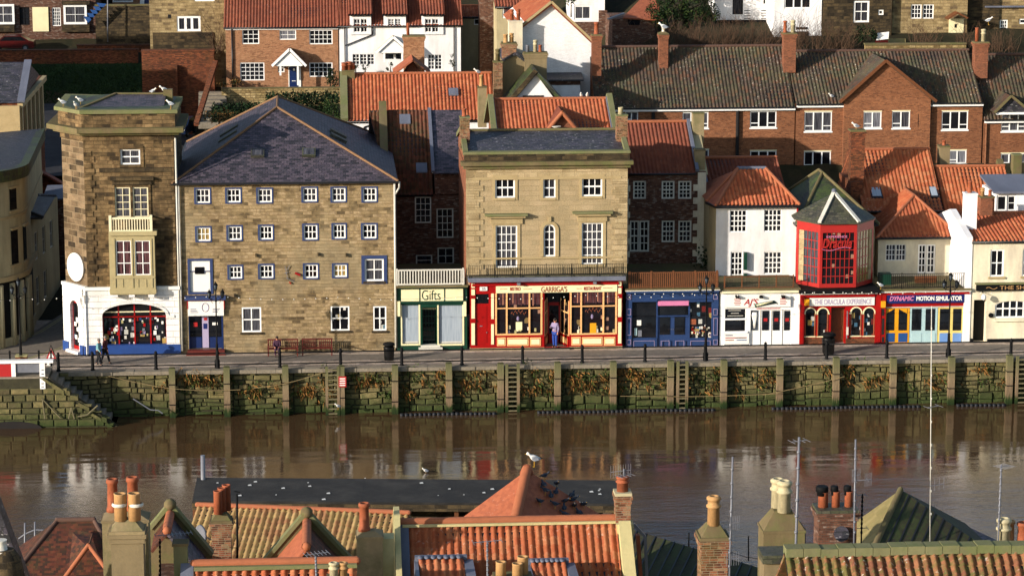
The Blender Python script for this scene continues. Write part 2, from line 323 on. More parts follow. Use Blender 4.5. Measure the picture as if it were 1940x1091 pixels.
# ---------------------------------------------------------------- mesh builder
Z = V((0, 0, 1))
class MB:
    def __init__(s, m=None): s.v = []; s.f = []; s.mi = []; s.sm = []; s.ml = []; s.c = 0; s.s = False; s.mat(m or 'white')
    def mat(s, m):
        if m not in s.ml: s.ml.append(m)
        s.c = s.ml.index(m); return s
    def fc(s, idx): s.f.append(idx); s.mi.append(s.c); s.sm.append(s.s)
    def poly(s, pts):
        i = len(s.v); s.v += [V(p) for p in pts]; s.fc(list(range(i, i+len(pts)))); return s
    def obox(s, O, A, B, C):
        O = V(O); A = V(A); B = V(B); C = V(C); i = len(s.v)
        s.v += [O, O+A, O+A+B, O+B, O+C, O+A+C, O+A+B+C, O+B+C]
        for q in ((0, 3, 2, 1), (4, 5, 6, 7), (0, 1, 5, 4), (1, 2, 6, 5), (2, 3, 7, 6), (3, 0, 4, 7)): s.fc([i+k for k in q])
        return s
    def box(s, x0, x1, y0, y1, z0, z1): return s.obox((x0, y0, z0), (x1-x0, 0, 0), (0, y1-y0, 0), (0, 0, z1-z0))
    def beam(s, p, q, w, h, up=None):
        p = V(p); q = V(q); d = (q-p).normalized(); up = up or Z
        sd = d.cross(up)
        sd = V((1, 0, 0)) if sd.length < 1e-4 else sd.normalized()
        u2 = sd.cross(d)
        return s.obox(p-sd*w/2-u2*h/2, q-p, sd*w, u2*h)
    def prism(s, pts, vec):
        i = len(s.v); n = len(pts); vec = V(vec); s.v += [V(p) for p in pts]+[V(p)+vec for p in pts]
        s.fc(list(range(i, i+n))[::-1]); s.fc(list(range(i+n, i+2*n)))
        for k in range(n): s.fc([i+k, i+(k+1) % n, i+n+(k+1) % n, i+n+k])
        return s
    def tube(s, p, q, r0, r1=None, n=8, caps=True):
        p = V(p); q = V(q); r1 = r0 if r1 is None else r1; d = (q-p).normalized()
        a = d.orthogonal().normalized(); b = d.cross(a); i = len(s.v)
        for c, r in ((p, r0), (q, r1)):
            for k in range(n):
                t = 2*math.pi*k/n; s.v.append(c+(a*math.cos(t)+b*math.sin(t))*r)
        o = s.s; s.s = n > 5
        for k in range(n): s.fc([i+k, i+(k+1) % n, i+n+(k+1) % n, i+n+k])
        s.s = False
        if caps: s.fc([i+k for k in range(n)][::-1]); s.fc([i+n+k for k in range(n)])
        s.s = o; return s
    def path(s, pts, r, n=5):
        for a, b in zip(pts, pts[1:]): s.tube(a, b, r, r, n)
        return s
    def lathe(s, c, prof, n=12, sx=1, sy=1, cap=True):
        c = V(c); i = len(s.v); o = s.s; s.s = True
        for r, z in prof:
            for k in range(n):
                t = 2*math.pi*(k+.5)/n; s.v.append(c+V((math.cos(t)*r*sx, math.sin(t)*r*sy, z)))
        for j in range(len(prof)-1):
            for k in range(n):
                a = i+j*n+k; b = i+j*n+(k+1) % n; s.fc([a, b, b+n, a+n])
        s.s = False
        if cap: s.fc([i+k for k in range(n)][::-1]); s.fc([i+(len(prof)-1)*n+k for k in range(n)])
        s.s = o; return s
    def ball(s, c, rx, ry=None, rz=None, n=8, m=5):
        ry = ry or rx; rz = rz or rx
        return s.lathe(c, [(rx*math.sin(math.pi*(j+.02)/(m+.04)), -rz*math.cos(math.pi*(j+.02)/(m+.04))) for j in range(m+1)], n, 1, ry/rx, False)
    def build(s, name, parent=None, L=None, uvf=None):
        if L is None: L = V(parent['_L']) if parent is not None and '_L' in parent else V((0, 0, 0))
        me = bpy.data.meshes.new(name); me.from_pydata([tuple(v-L) for v in s.v], [], s.f)
        for m in s.ml: me.materials.append(MATS[m])
        me.polygons.foreach_set('material_index', s.mi); me.polygons.foreach_set('use_smooth', s.sm)
        uv = me.uv_layers.new(name='UVMap'); me.update()
        data = [0.0]*(2*len(me.loops)); vs = s.v
        for p in me.polygons:
            if uvf: t, b = uvf
            else:
                n = p.normal
                if abs(n.z) > .97: t = V((1, 0, 0)); b = V((0, 1, 0))
                else:
                    t = Z.cross(n).normalized(); b = n.cross(t)
            for li in p.loop_indices:
                w_ = vs[me.loops[li].vertex_index]; data[2*li] = w_.dot(t); data[2*li+1] = w_.dot(b)
        uv.data.foreach_set('uv', data)
        o = bpy.data.objects.new(name, me); col.objects.link(o)
        if parent is not None: o.parent = parent
        else: o.location = L
        o['_L'] = tuple(L); return o
def tag(o, label=None, cat=None, group=None, kind=None):
    for k, v in (('label', label), ('category', cat), ('group', group), ('kind', kind)):
        if v: o[k] = v
    return o
def thing(name, label, cat, L, group=None):
    o = bpy.data.objects.new(name, None); col.objects.link(o); o.location = L; o.empty_display_size = .3; o['_L'] = tuple(L)
    return tag(o, label, cat, group)
def solo(mb, name, label, cat, L=None, group=None, kind=None):
    if L is None:
        L = V((sum(v.x for v in mb.v)/len(mb.v), sum(v.y for v in mb.v)/len(mb.v), min(v.z for v in mb.v)))
    return tag(mb.build(name, None, V(L)), label, cat, group, kind)
def kids(o): return [c for c in bpy.data.objects if c.parent == o]
def copytree(o, parent=None, loc=None, rz=None, sc=None):
    c = o.copy(); col.objects.link(c)
    if parent is not None: c.parent = parent
    if loc is not None: c.location = loc
    if rz is not None: c.rotation_euler = (0, 0, rz)
    if sc: c.scale = (sc, sc, sc)
    for k in kids(o): copytree(k, c)
    return c
# ---------------------------------------------------------------- roofs
def pantiles(name, mat, parent, pts, tw=.25, th=.32, amp=.035, step=.028, n=6, vdir=None):
    """corrugated tile sheet filling a convex planar polygon; pts[0]->pts[1] runs along the eave"""
    pts = [V(p) for p in pts]; u = (pts[1]-pts[0]).normalized(); nr = u.cross(pts[2]-pts[0]).normalized()
    if nr.z < 0: nr = -nr
    v = nr.cross(u)
    if v.z < 0: v = -v; 
    O = pts[0]
    us = [(p-O).dot(u) for p in pts]; vs_ = [(p-O).dot(v) for p in pts]
    u0, u1, v0, v1 = min(us), max(us), min(vs_), max(vs_)
    bm = bmesh.new(); cols_ = int((u1-u0)/tw)+2; rows = int((v1-v0)/th)+2
    prof = []
    amp *= 1.5; n = 8
    for x in (0, .1, .22, .34, .46, .58, .7, .85): prof.append((x, amp*math.sin(math.pi*x/.64) if x < .64 else -amp*.35*math.sin(math.pi*(x-.64)/.36)))
    xs = [(u0+(c+x)*tw, hgt) for c in range(cols_) for x, hgt in prof]
    prev = None; off = rnd.random()*6
    for r in range(rows):
        for e in (0, 1):
            vv = v0+(r+e)*th; row = []
            for x, hgt in xs:
                j = (rnd.random()-.5)*.006+.028*math.sin(x*.8+off)*math.sin(vv*.9+off)-.02
                row.append(bm.verts.new(O+u*(x)+v*vv+nr*(hgt+(step if e == 0 else 0)+j)))
            if prev:
                for a in range(len(row)-1):
                    f = bm.faces.new((prev[a], prev[a+1], row[a+1], row[a])); f.smooth = True
            prev = row
    cen = sum(pts, V((0, 0, 0)))/len(pts)
    for a, b in zip(pts, pts[1:]+pts[:1]):
        e = (b-a).normalized(); no = nr.cross(e)
        if (cen-a).dot(no) > 0: no = -no
        g = bm.verts[:]+bm.edges[:]+bm.faces[:]
        bmesh.ops.bisect_plane(bm, geom=g, plane_co=a, plane_no=no, clear_outer=True)
    # sheet of thickness below
    m = MB(mat); idx = {}
    bm.verts.index_update()
    m.v = [x.co.copy() for x in bm.verts]
    for f in bm.faces: m.f.append([x.index for x in f.verts]); m.mi.append(0); m.sm.append(True)
    bm.free()
    i = len(m.v)
    dn = nr*-.1
    m.s = False; m.mat('gutter')
    lo = [p+nr*-.04 for p in pts]; m.prism(lo, dn)
    return m.build(name, parent, None, (u, v))
def slab(name, mat, parent, pts, th=.1):
    pts = [V(p) for p in pts]; nr = (pts[1]-pts[0]).cross(pts[2]-pts[0]).normalized()
    if nr.z < 0: nr = -nr
    m = MB(mat); m.prism([p-nr*th for p in pts], nr*th); return m.build(name, parent)
def ridge(mb, p, q, r=.13, seg=.45):
    cm = mb.ml[mb.c]
    if cm in ('pan_brown', 'plain_brown', 'slate_purple'): mb.mat('ridge_brown')
    elif cm[:4] in ('pan_', 'plai') or cm == 'orange_brick': mb.mat('ridge_clay')
    p = V(p); q = V(q); L = (q-p).length; n = max(1, int(L/seg)); 
    for i in range(n):
        a = p.lerp(q, i/n); b = p.lerp(q, (i+1)/n); rr = r*(1+.04*(rnd.random()-.5)); mb.tube(a, b, rr*.86, rr*.83, 10, False)
    for e in (p, q): mb.ball(e, r*.84, n=8, m=4)
    mb.mat(cm); return mb
def pot(mb, c, h=.6, r=.13, style=0):
    if style == 0: prof = [(r*1.1, 0), (r*1.05, h*.1), (r*.92, h*.14), (r*.82, h*.85), (r*1.0, h*.87), (r*1.02, h*.95), (r*.9, h), (r*.65, h), (r*.65, h*.8)]
    elif style == 1: prof = [(r, 0), (r*.95, h*.6), (r*1.2, h*.62), (r*1.2, h*.68), (r*.95, h*.7), (r*.95, h*.85), (r*1.15, h*.87), (r*1.15, h*.95), (r*.8, h), (r*.6, h), (r*.6, h*.85)]
    else: prof = [(r, 0), (r*.95, h*.95), (r*1.02, h), (r*.75, h), (r*.75, h*.8)]
    mb.lathe(c, prof, 12); return mb
def chimney(parent, x0, x1, ytop, ybot, Y, mat='chimney_brick', dep=.7, pots=(), cap='moss_stone', band=True, haunch=False, name='chimney', ybot_z=None, label=None):
    """stack given by its outline in the picture at distance Y; pots = [(fraction along, fraction deep, height, radius, material, style)]"""
    a = P(x0, (ytop+ybot)/2, Y); b = P(x1, (ytop+ybot)/2, Y); zt = P((x0+x1)/2, ytop, Y).z; zb = P((x0+x1)/2, ybot, Y).z-.6
    m = MB(mat); X0, X1 = a.x, b.x; w_ = X1-X0
    e = min(.1, w_*.12)
    if band:
        m.box(X0, X1, Y, Y+dep, zb, zt-.38); m.box(X0-e*.5, X1+e*.5, Y-e*.5, Y+dep+e*.5, zt-.38, zt-.22); m.box(X0-e, X1+e, Y-e, Y+dep+e, zt-.22, zt-.1)
        m.mat(cap).box(X0-e*.6, X1+e*.6, Y-e*.6, Y+dep+e*.6, zt-.1, zt)
    else:
        m.box(X0, X1, Y, Y+dep, zb, zt-.08); m.mat(cap).box(X0-.03, X1+.03, Y-.03, Y+dep+.03, zt-.08, zt)
    if haunch:
        m.mat(cap); c0 = [(X0, Y, zt), (X1, Y, zt), (X1, Y+dep, zt), (X0, Y+dep, zt)]; k = .28; hh = haunch
        c1 = [(X0+w_*k, Y+dep*k, zt+hh), (X1-w_*k, Y+dep*k, zt+hh), (X1-w_*k, Y+dep*(1-k), zt+hh), (X0+w_*k, Y+dep*(1-k), zt+hh)]
        for i in range(4): m.poly([c0[i], c0[(i+1) % 4], c1[(i+1) % 4], c1[i]])
        m.poly(c1)
    o = m.build(name, parent)
    if label: o['label'] = label
    for fx, fy, h, r, mt, st in pots:
        q = MB(mt); pot(q, (X0+w_*fx, Y+dep*fy, zt+(haunch or 0)-.03), h, r, st); q.build('chimney_pot', o)
    return o
# ---------------------------------------------------------------- facades
class Fac:
    def __init__(s, root, O, u=(1, 0)):
        s.r = root; s.O = V((O[0], O[1], 0)); s.u = V((u[0], u[1], 0)).normalized(); s.v = V((-s.u.y, s.u.x, 0)); s.h = []
    def hit(s, px, py, b=0):
        d = ray(px, py); o = s.O+s.v*b; t = (o-CAM).dot(s.v)/d.dot(s.v); p = CAM+d*t; return (p-s.O).dot(s.u), p.z
    def rect(s, x0, y0, x1, y1, b=0):
        ym = (y0+y1)/2; xm = (x0+x1)/2
        return s.hit(x0, ym, b)[0], s.hit(x1, ym, b)[0], s.hit(xm, y1, b)[1], s.hit(xm, y0, b)[1]
    def W(s, a, b, z): return s.O+s.u*a+s.v*b+Z*z
    def box(s, mb, a0, a1, b0, b1, z0, z1): return mb.obox(s.W(a0, b0, z0), s.u*(a1-a0), s.v*(b1-b0), Z*(z1-z0))
    def pb(s, mb, x0, y0, x1, y1, b0=-.05, b1=.0):
        a0, a1, z0, z1 = s.rect(x0, y0, x1, y1); return s.box(mb, a0, a1, b0, b1, z0, z1)
    def win(s, x0, y0, x1, y1, nx=2, ny=2, fr='white', pane='glass', fw=.08, mw=.04, sur=None, sw=.13, sp=.05, sill=None, arch=0, rec=.1, name='window', mid=False, cols=None, label=None, hole=True, r=None):
        a0, a1, z0, z1 = r or s.rect(x0, y0, x1, y1)
        if pane == 'glass': pane = rnd.choice(['glass', 'glass', 'glass_b', 'glass_c', 'glass_c'])
        if hole: s.h.append((a0, a1, z0, z1, arch, rec+.1))
        m = MB(fr); B0, B1 = rec-.05, rec+.03
        s.box(m, a0, a1, B0-.01, B1, z0, z0+fw); s.box(m, a0, a0+fw, B0, B1, z0+fw, z1-fw if not arch else z1); s.box(m, a1-fw, a1, B0, B1, z0+fw, z1-fw if not arch else z1)
        if not arch: s.box(m, a0, a1, B0, B1, z1-fw, z1)
        iw = a1-a0-2*fw; ih = z1-z0-(2*fw if not arch else fw)
        for i in range(1, nx):
            x = a0+fw+iw*i/nx; t_ = mw*(1.6 if (cols and i in cols) else 1); s.box(m, x-t_/2, x+t_/2, B0+.02, B1-.01, z0+fw, z0+fw+ih)
        for j in range(1, ny):
            z = z0+fw+ih*j/ny; t_ = mw*(1.8 if (mid and j*2 == ny) else 1); s.box(m, a0+fw, a1-fw, B0+.024, B1-.012, z-t_/2, z+t_/2)
        if arch:
            ac = (a0+a1)/2; N = 10; rise = arch*(a1-a0)/2; zc = z1-rise
            for k in range(N):
                t0 = math.pi*k/N; t1 = math.pi*(k+1)/N
                pp = [(ac-math.cos(t)*(a1-a0)/2*q, zc+math.sin(t)*rise*q) for t, q in ((t0, 1), (t1, 1), (t1, 1-2*fw/(a1-a0)), (t0, 1-2*fw/(a1-a0)))]
                m.prism([s.W(a, B0-.012, z) for a, z in pp], s.v*.05)
        o = m.build(name, s.r)
        if label: o['label'] = label
        g = MB(pane); s.box(g, a0+.005, a1-.005, B1-.025, B1+.01, z0+.005, z1-.005); g.build('pane', o)
        if sill:
            q = MB(sill); s.box(q, a0-.1, a1+.1, -.09, rec-.06, z0-.13, z0-.01); q.build('sill', o)
        if sur:
            q = MB(sur); s.box(q, a0-sw, a0, -sp, .02, z0-sw*.8, z1+sw); s.box(q, a1, a1+sw, -sp, .02, z0-sw*.8, z1+sw)
            s.box(q, a0, a1, -sp, .02, z1+.0, z1+sw)
            s.box(q, a0, a1, -sp-.03, .02, z0-sw*.8, z0); q.build('surround', o)
        return o
    def wall(s, mat, a0, a1, z0, z1, dep=6, name='wall', back=True, extra=None, sidemat=None):
        m = MB(mat); hs = [h for h in s.h]
        As = sorted({a0, a1, *[min(max(x, a0), a1) for h in hs for x in h[:2]]}); Zs = sorted({z0, z1, *[min(max(x, z0), z1) for h in hs for x in h[2:4]]})
        for i in range(len(As)-1):
            for j in range(len(Zs)-1):
                ca = (As[i]+As[i+1])/2; cz = (Zs[j]+Zs[j+1])/2
                if any(h[0] < ca < h[1] and h[2] < cz < h[3] for h in hs): continue
                m.poly([s.W(As[i], 0, Zs[j]), s.W(As[i+1], 0, Zs[j]), s.W(As[i+1], 0, Zs[j+1]), s.W(As[i], 0, Zs[j+1])])
        for h in hs:
            x0, x1, y0, y1, ar, rc = h
            m.poly([s.W(x0, 0, y0), s.W(x0, rc, y0), s.W(x0, rc, y1), s.W(x0, 0, y1)]); m.poly([s.W(x1, 0, y0), s.W(x1, 0, y1), s.W(x1, rc, y1), s.W(x1, rc, y0)])
            m.poly([s.W(x0, 0, y0), s.W(x1, 0, y0), s.W(x1, rc, y0), s.W(x0, rc, y0)]); m.poly([s.W(x0, 0, y1), s.W(x0, rc, y1), s.W(x1, rc, y1), s.W(x1, 0, y1)])
            if ar:
                ac = (x0+x1)/2; rr = (x1-x0)/2; rise = ar*rr; N = 12; zc = y1-rise
                pts = [(ac-math.cos(math.pi*k/N)*rr, zc+math.sin(math.pi*k/N)*rise) for k in range(N+1)]
                for k in range(N):
                    p, q = pts[k], pts[k+1]
                    m.prism([s.W(p[0], .002, p[1]), s.W(q[0], .002, q[1]), s.W(q[0], .002, y1), s.W(p[0], .002, y1)], s.v*(rc-.01))
        m.mat(sidemat or mat)
        m.poly([s.W(a0, 0, z0), s.W(a0, dep, z0), s.W(a0, dep, z1), s.W(a0, 0, z1)]); m.poly([s.W(a1, 0, z0), s.W(a1, 0, z1), s.W(a1, dep, z1), s.W(a1, dep, z0)])
        if back: m.poly([s.W(a0, dep, z0), s.W(a1, dep, z0), s.W(a1, dep, z1), s.W(a0, dep, z1)])
        m.poly([s.W(a0, 0.01, z1-.01), s.W(a1, 0.01, z1-.01), s.W(a1, dep, z1-.01), s.W(a0, dep, z1-.01)])
        if extra: extra(m)
        return m.build(name, s.r)
    def text(s, txt, x0, y0, x1, y1, mat, parent, b=-.06, th=.012, bold=.0, name='lettering', shear=0, font=None):
        a0, a1, z0, z1 = s.rect(x0, y0, x1, y1)
        c = bpy.data.curves.new('t', 'FONT'); c.body = txt; c.extrude = .1; c.offset = bold; c.shear = shear
        t_ = bpy.data.objects.new('t', c); col.objects.link(t_); bpy.context.view_layer.update()
        me = bpy.data.meshes.new_from_object(t_.evaluated_get(bpy.context.evaluated_depsgraph_get()))
        xs = [v.co.x for v in me.vertices]; ys = [v.co.y for v in me.vertices]
        if not xs: return
        X0, X1, Y0, Y1 = min(xs), max(xs), min(ys), max(ys); m = MB(mat)
        for v in me.vertices:
            m.v.append(s.W(a0+(v.co.x-X0)/(X1-X0)*(a1-a0), b-v.co.z/.1*th/2, z0+(v.co.y-Y0)/(Y1-Y0)*(z1-z0)))
        for p in me.polygons: m.fc(list(p.vertices))
        bpy.data.objects.remove(t_); bpy.data.meshes.remove(me); bpy.data.curves.remove(c)
        return m.build(name, parent)
def gable_roof(root, x0, x1, y0, y1, ye, zr, ze, mat, pan=True, yr=None, ov=.15, rmat=None, back=True, coping=None, backmat=None, gut=True, **kw):
    """ridge parallel to X; front eave at y0,ze, ridge at yr,zr, back eave at y1"""
    yr = yr if yr is not None else (y0+y1)/2
    k = (zr-ze)/(yr-y0); e0 = y0-ov; z0 = ze-ov*k
    ro = None
    pts = [(x0, e0, z0), (x1, e0, z0), (x1, yr, zr), (x0, yr, zr)]
    ro = pantiles('roof', mat, root, pts, **kw) if pan else slab('roof', mat, root, pts)
    if back:
        kb = (zr-ze)/(y1-yr); slab('roof', backmat or mat, root, [(x0, yr, zr), (x1, yr, zr), (x1, y1, ze), (x0, y1, ze)], .08)
    m = MB(rmat or mat); ridge(m, (x0, yr, zr+.03), (x1, yr, zr+.03)); m.build('ridge_tiles', ro)
    if gut:
        g = MB('gutter'); g.tube((x0, e0-.05, z0-.03), (x1, e0-.05, z0-.03), .06, n=6); g.build('gutter', ro)
    if coping:
        for xx in (x0, x1):
            c = MB(coping); c.beam((xx, e0, z0+.06), (xx, yr, zr+.06), .26, .2, None); c.beam((xx, yr, zr+.06), (xx, y1, ze+.06), .26, .2, None); c.build('coping', ro)
    return ro
def gable_tri(m, fac, a0, a1, z, b0, b1, zt, bm=None):
    """side gable triangle added to a wall mesh at both ends"""
    bm = bm if bm is not None else (b0+b1)/2
    for a in (a0, a1): m.prism([fac.W(a, b0, z), fac.W(a, b1, z), fac.W(a, bm, zt)], fac.u*(.2 if a == a0 else -.2))
def hip_roof(root, x0, x1, y0, y1, ze, ridge_a, ridge_b, zr, mat, pan=True, ov=.2, rmat=None, name='roof', hipr=.12, **kw):
    """four planes from an eave rectangle to a ridge from ridge_a to ridge_b (x,y)"""
    A = V((*ridge_a, zr)); B = V((*ridge_b, zr)); x0 -= ov; x1 += ov; y0 -= ov; y1 += ov
    FL, FR, BR, BL = V((x0, y0, ze)), V((x1, y0, ze)), V((x1, y1, ze)), V((x0, y1, ze))
    along_y = abs(A.y-B.y) > abs(A.x-B.x)
    if along_y: faces = [[FL, FR, A], [FR, BR, B, A], [BR, BL, B], [BL, FL, A, B]]; hips = [(FL, A), (FR, A), (A, B), (BL, B), (BR, B)]
    else: faces = [[FL, FR, B, A], [FR, BR, B], [BR, BL, A, B], [BL, FL, A]]; hips = [(FL, A), (FR, B), (A, B), (BL, A), (BR, B)]
    out = []
    for f in faces: out.append(pantiles('roof', mat, root, f, **kw) if pan else slab('roof', mat, root, f))
    m = MB(rmat or mat)
    for p, q in hips: ridge(m, p+Z*.03, q+Z*.03, hipr)
    m.build('ridge_tiles', out[0])
    g = MB('gutter'); g.beam(FL+V((0, -.05, -.05)), FR+V((0, -.05, -.05)), .12, .12); g.beam(FL+V((-.05, 0, -.05)), BL+V((-.05, 0, -.05)), .12, .12); g.build('gutter', out[0])
    return out[0]
def pipe(root, pts, mat='gutter', r=.055, name='drainpipe'):
    m = MB(mat); m.path([V(p) for p in pts], r, 6); return m.build(name, root)
# ================================================================ ground, quay, water
def sstep(a, b, x): t = min(1, max(0, (x-a)/(b-a))); return t*t*(3-2*t)
def interp(x, pts):
    if x <= pts[0][0]: return pts[0][1]
    for (a, b), (c, d) in zip(pts, pts[1:]):
        if x <= c: return b+(d-b)*(x-a)/(c-a)
    return pts[-1][1]+(x-pts[-1][0])*.35
def hillz(x, y):
    l = interp(y, [(11, 2.55), (30, 5.2), (56, 10.6), (61, 11.2), (75, 13.5), (110, 24), (200, 56), (400, 120)])
    r = interp(y, [(11, 2.55), (20, 7), (31, 12.2), (37, 16.2), (60, 21), (110, 36), (200, 70), (400, 130)])
    f = interp(y, [(11, 2.55), (30, 5.0), (47, 6.6), (76, 8.2), (81.5, 11.2), (88, 11.9), (110, 20), (200, 54), (400, 120)])
    t = sstep(2, 16, x); z = l*(1-t)+r*t
    t2 = sstep(-22, -20.6, x); return f*(1-t2)+z*t2
m = MB('hill_ground'); xs = [-400, -250, -150, -100, -70, -55, -45, -38]+[-34+i*1.0 for i in range(0, 80)]+[48, 55, 70, 100, 150, 250, 400]
ys = [10.5+i*1.5 for i in range(0, 60)]+[102, 110, 125, 150, 180, 220, 300, 400]
for y in ys:
    for x in xs: m.v.append(V((x, y, hillz(x, y)+(rnd.random()-.5)*.12)))
nx_ = len(xs); m.s = True
for j in range(len(ys)-1):
    for i in range(nx_-1): m.fc([j*nx_+i, j*nx_+i+1, (j+1)*nx_+i+1, (j+1)*nx_+i])
solo(m, 'hill', None, None, V((0, 0, 0)), kind='structure')
m = MB('quay_paving'); m.box(-400, 400, -4.2, 10.6, -4, ZQ); m.mat('flagstone'); m.box(-400, 400, -4.62, -4.2, -4, ZQ+.02)
solo(m, 'quay', None, None, V((0, 0, 0)), kind='structure')
m = MB('water'); m.poly([(-400, -48, 0), (400, -48, 0), (400, -4.3, 0), (-400, -4.3, 0)])
solo(m, 'water', None, None, V((0, 0, 0)), kind='structure')
# near bank, everything under the foreground roofs
m = MB('flagstone'); m.box(-400, 400, -400, -46.4, -3, 2.2); solo(m, 'near_bank', None, None, V((0, 0, 0)), kind='structure')
# side street rising between the two corner buildings
def road(name, mat, pts, z0, z1, dz):
    m = MB(mat)
    for (a, b), (c, d) in zip(pts, pts[1:]): m.poly([a, c, d, b])
    return solo(m, name, None, None, V((0, 0, 0)), kind='structure')
stL = []; 
def SR(px, py, Y):  # a point of the street surface
    p = P(px, py, Y); return p
m = MB('street')
X0 = P(0, 655, 0).x
cent = [(-31.5, -2.0, 0), (-29.2, 2, 0.0), (-27.2, 6, .15), (-25.6, 10, .6), (-24.9, 15, 1.4), (-25.5, 22, 2.2), (-27, 32, 3.2), (-28, 44, 4.2)]
for (x, y, dz), (x2, y2, dz2) in zip(cent, cent[1:]):
    m.poly([(x-2.2, y, ZQ+dz+.012), (x+2.0, y, ZQ+dz+.012), (x2+2.0, y2, ZQ+dz2+.012), (x2-2.2, y2, ZQ+dz2+.012)])
solo(m, 'side_street', None, None, V((0, 0, 0)), kind='structure')
m = MB('street'); m.poly([(-60, -2.4, ZQ+.006), (60, -2.4, ZQ+.006), (60, -.9, ZQ+.006), (-60, -.9, ZQ+.006)]); solo(m, 'road', None, None, V((0, 0, 0)), kind='structure')
m = MB('ochre')
for off in (-1.9, -1.72, 1.75, 1.93):
    for (x, y, dz), (x2, y2, dz2) in zip(cent, cent[1:]): m.poly([(x+off, y, ZQ+dz+.02), (x+off+.08, y, ZQ+dz+.02), (x2+off+.08, y2, ZQ+dz2+.02), (x2+off, y2, ZQ+dz2+.02)])
solo(m, 'road_marking', None, None, V((0, 0, 0)), kind='structure')
m = MB('asphalt'); m.poly([(-60, 44, ZQ+4.25), (-21, 44, ZQ+4.25), (-21, 76.2, 8.4), (-60, 76.2, 8.4)]); solo(m, 'upper_road', None, None, V((0, 0, 0)), kind='structure')
# ---- quay wall of separate rough stones
m = MB('quay_stone'); q = random.Random(3); px_ = -44.0
while px_ < 42:   # bays of different coursing, as the wall was patched over the years
    bw = q.uniform(2.2, 4.6); z = -.5; mean = q.uniform(.24, .48)
    while z < ZQ-.08:
        hgt = mean*q.uniform(.7, 1.35); x = px_; z1 = min(z+hgt, ZQ-.03)
        if ZQ-.03-z1 < .14: z1 = ZQ-.03
        while x < px_+bw-.02:
            w_ = min(q.uniform(.22, 1.1), px_+bw-x); w_ = px_+bw-x if px_+bw-x-w_ < .15 else w_; d = q.uniform(0, .2); g = .008; y = -4.62; J = .035
            f = [(x+g+q.uniform(0, J), z+g+q.uniform(0, J)), (x+w_-g-q.uniform(0, J), z+g+q.uniform(0, J)), (x+w_-g-q.uniform(0, J), z1-g-q.uniform(0, J)), (x+g+q.uniform(0, J), z1-g-q.uniform(0, J))]
            f = [(a, b+.05*math.sin(a*1.7+b*2.1)*(1 if .2 < b < 2.3 else 0)) for a, b in f]; cx = sum(a for a, b in f)/4; cz = sum(b for a, b in f)/4; i = len(m.v)
            for (a, b) in f: m.v.append(V((a, y+.02, b)))
            for (a, b) in f: m.v.append(V((a, y-.05-d*.6, b)))
            for (a, b) in f: m.v.append(V((cx+(a-cx)*.87, y-.07-d*.8-q.uniform(0, .06), cz+(b-cz)*.84)))
            m.fc([i+8, i+9, i+10, i+11])
            for e in range(4):
                n_ = (e+1) % 4; m.fc([i+e, i+n_, i+4+n_, i+4+e]); m.fc([i+4+e, i+4+n_, i+8+n_, i+8+e])
            x += w_
        z = z1
    px_ += bw
m.mat('wet_stone'); m.box(-44, 42, -4.66, -4.6, -1, ZQ-.03)
m.mat('flagstone')
x = -26.2
while x < 42:
    w_ = q.uniform(.9, 1.7); m.box(x+.01, x+w_-.01, -4.95-q.uniform(0, .05), -4.2, ZQ-.16, ZQ+.04+q.uniform(0, .02)); x += w_
solo(m, 'quay_wall', 'rough mossy stone harbour wall rising from the brown water', 'wall', V((0, -4.6, 0)))
# ---- plants on the wall
def tuft(mb, c, n, r, L, mats, dirn=(0, -1, -.5), q=rnd, wd=.035):
    for i in range(n):
        p = V(c)+V((q.gauss(0, r), q.uniform(-.05, .03), q.gauss(0, r*.7))); d = (V(dirn)+V((q.gauss(0, .6), q.gauss(0, .3), q.gauss(0, .6)))).normalized()*L*q.uniform(.5, 1.2)
        s = V((q.uniform(-1, 1), q.uniform(-.4, .4), q.uniform(-1, 1))).normalized()*wd*q.uniform(.6, 1.6); mb.mat(q.choice(mats)); mb.poly([p-s, p+s, p+d*.6+s*1.2, p+d+V((0, 0, -L*.25))])
for nm, mt, cnt, lo, hi, L, wd in (('dead_grass', ['dead_plant', 'dead_plant', 'leaf_mid'], 85, 1.1, 2.4, .36, .022), ('ivy', ['leaf_mid', 'leaf_hedge', 'leaf_mid'], 60, 1.0, 2.6, .13, .04)):
    m = MB(mt[0])
    for i in range(cnt):
        x = q.choice([q.uniform(-22, 34), q.uniform(-16, 14)]); z = q.uniform(lo, hi)
        for s_ in range(q.randint(1, 4)):
            tuft(m, (x+q.gauss(0, .4), -4.82, z+q.gauss(0, .2)), 16, .16, L, mt, q=q, wd=wd)
    for x_, z_ in ((-30, 1.9), (-29.4, 1.7), (-28.8, 1.8), (-26.8, 1.7)):
        tuft(m, (x_, -6.4, z_), 30, .25, L, mt, q=q, wd=wd)
    solo(m, nm, 'tufts of %s hanging over the harbour wall' % ('brown dead grass' if nm == 'dead_grass' else 'green ivy'), 'plants', V((0, -4.8, 1)), kind='stuff')
# ================================================================ left corner
XL = lambda px, Y=0, py=600: P(px, py, Y).x
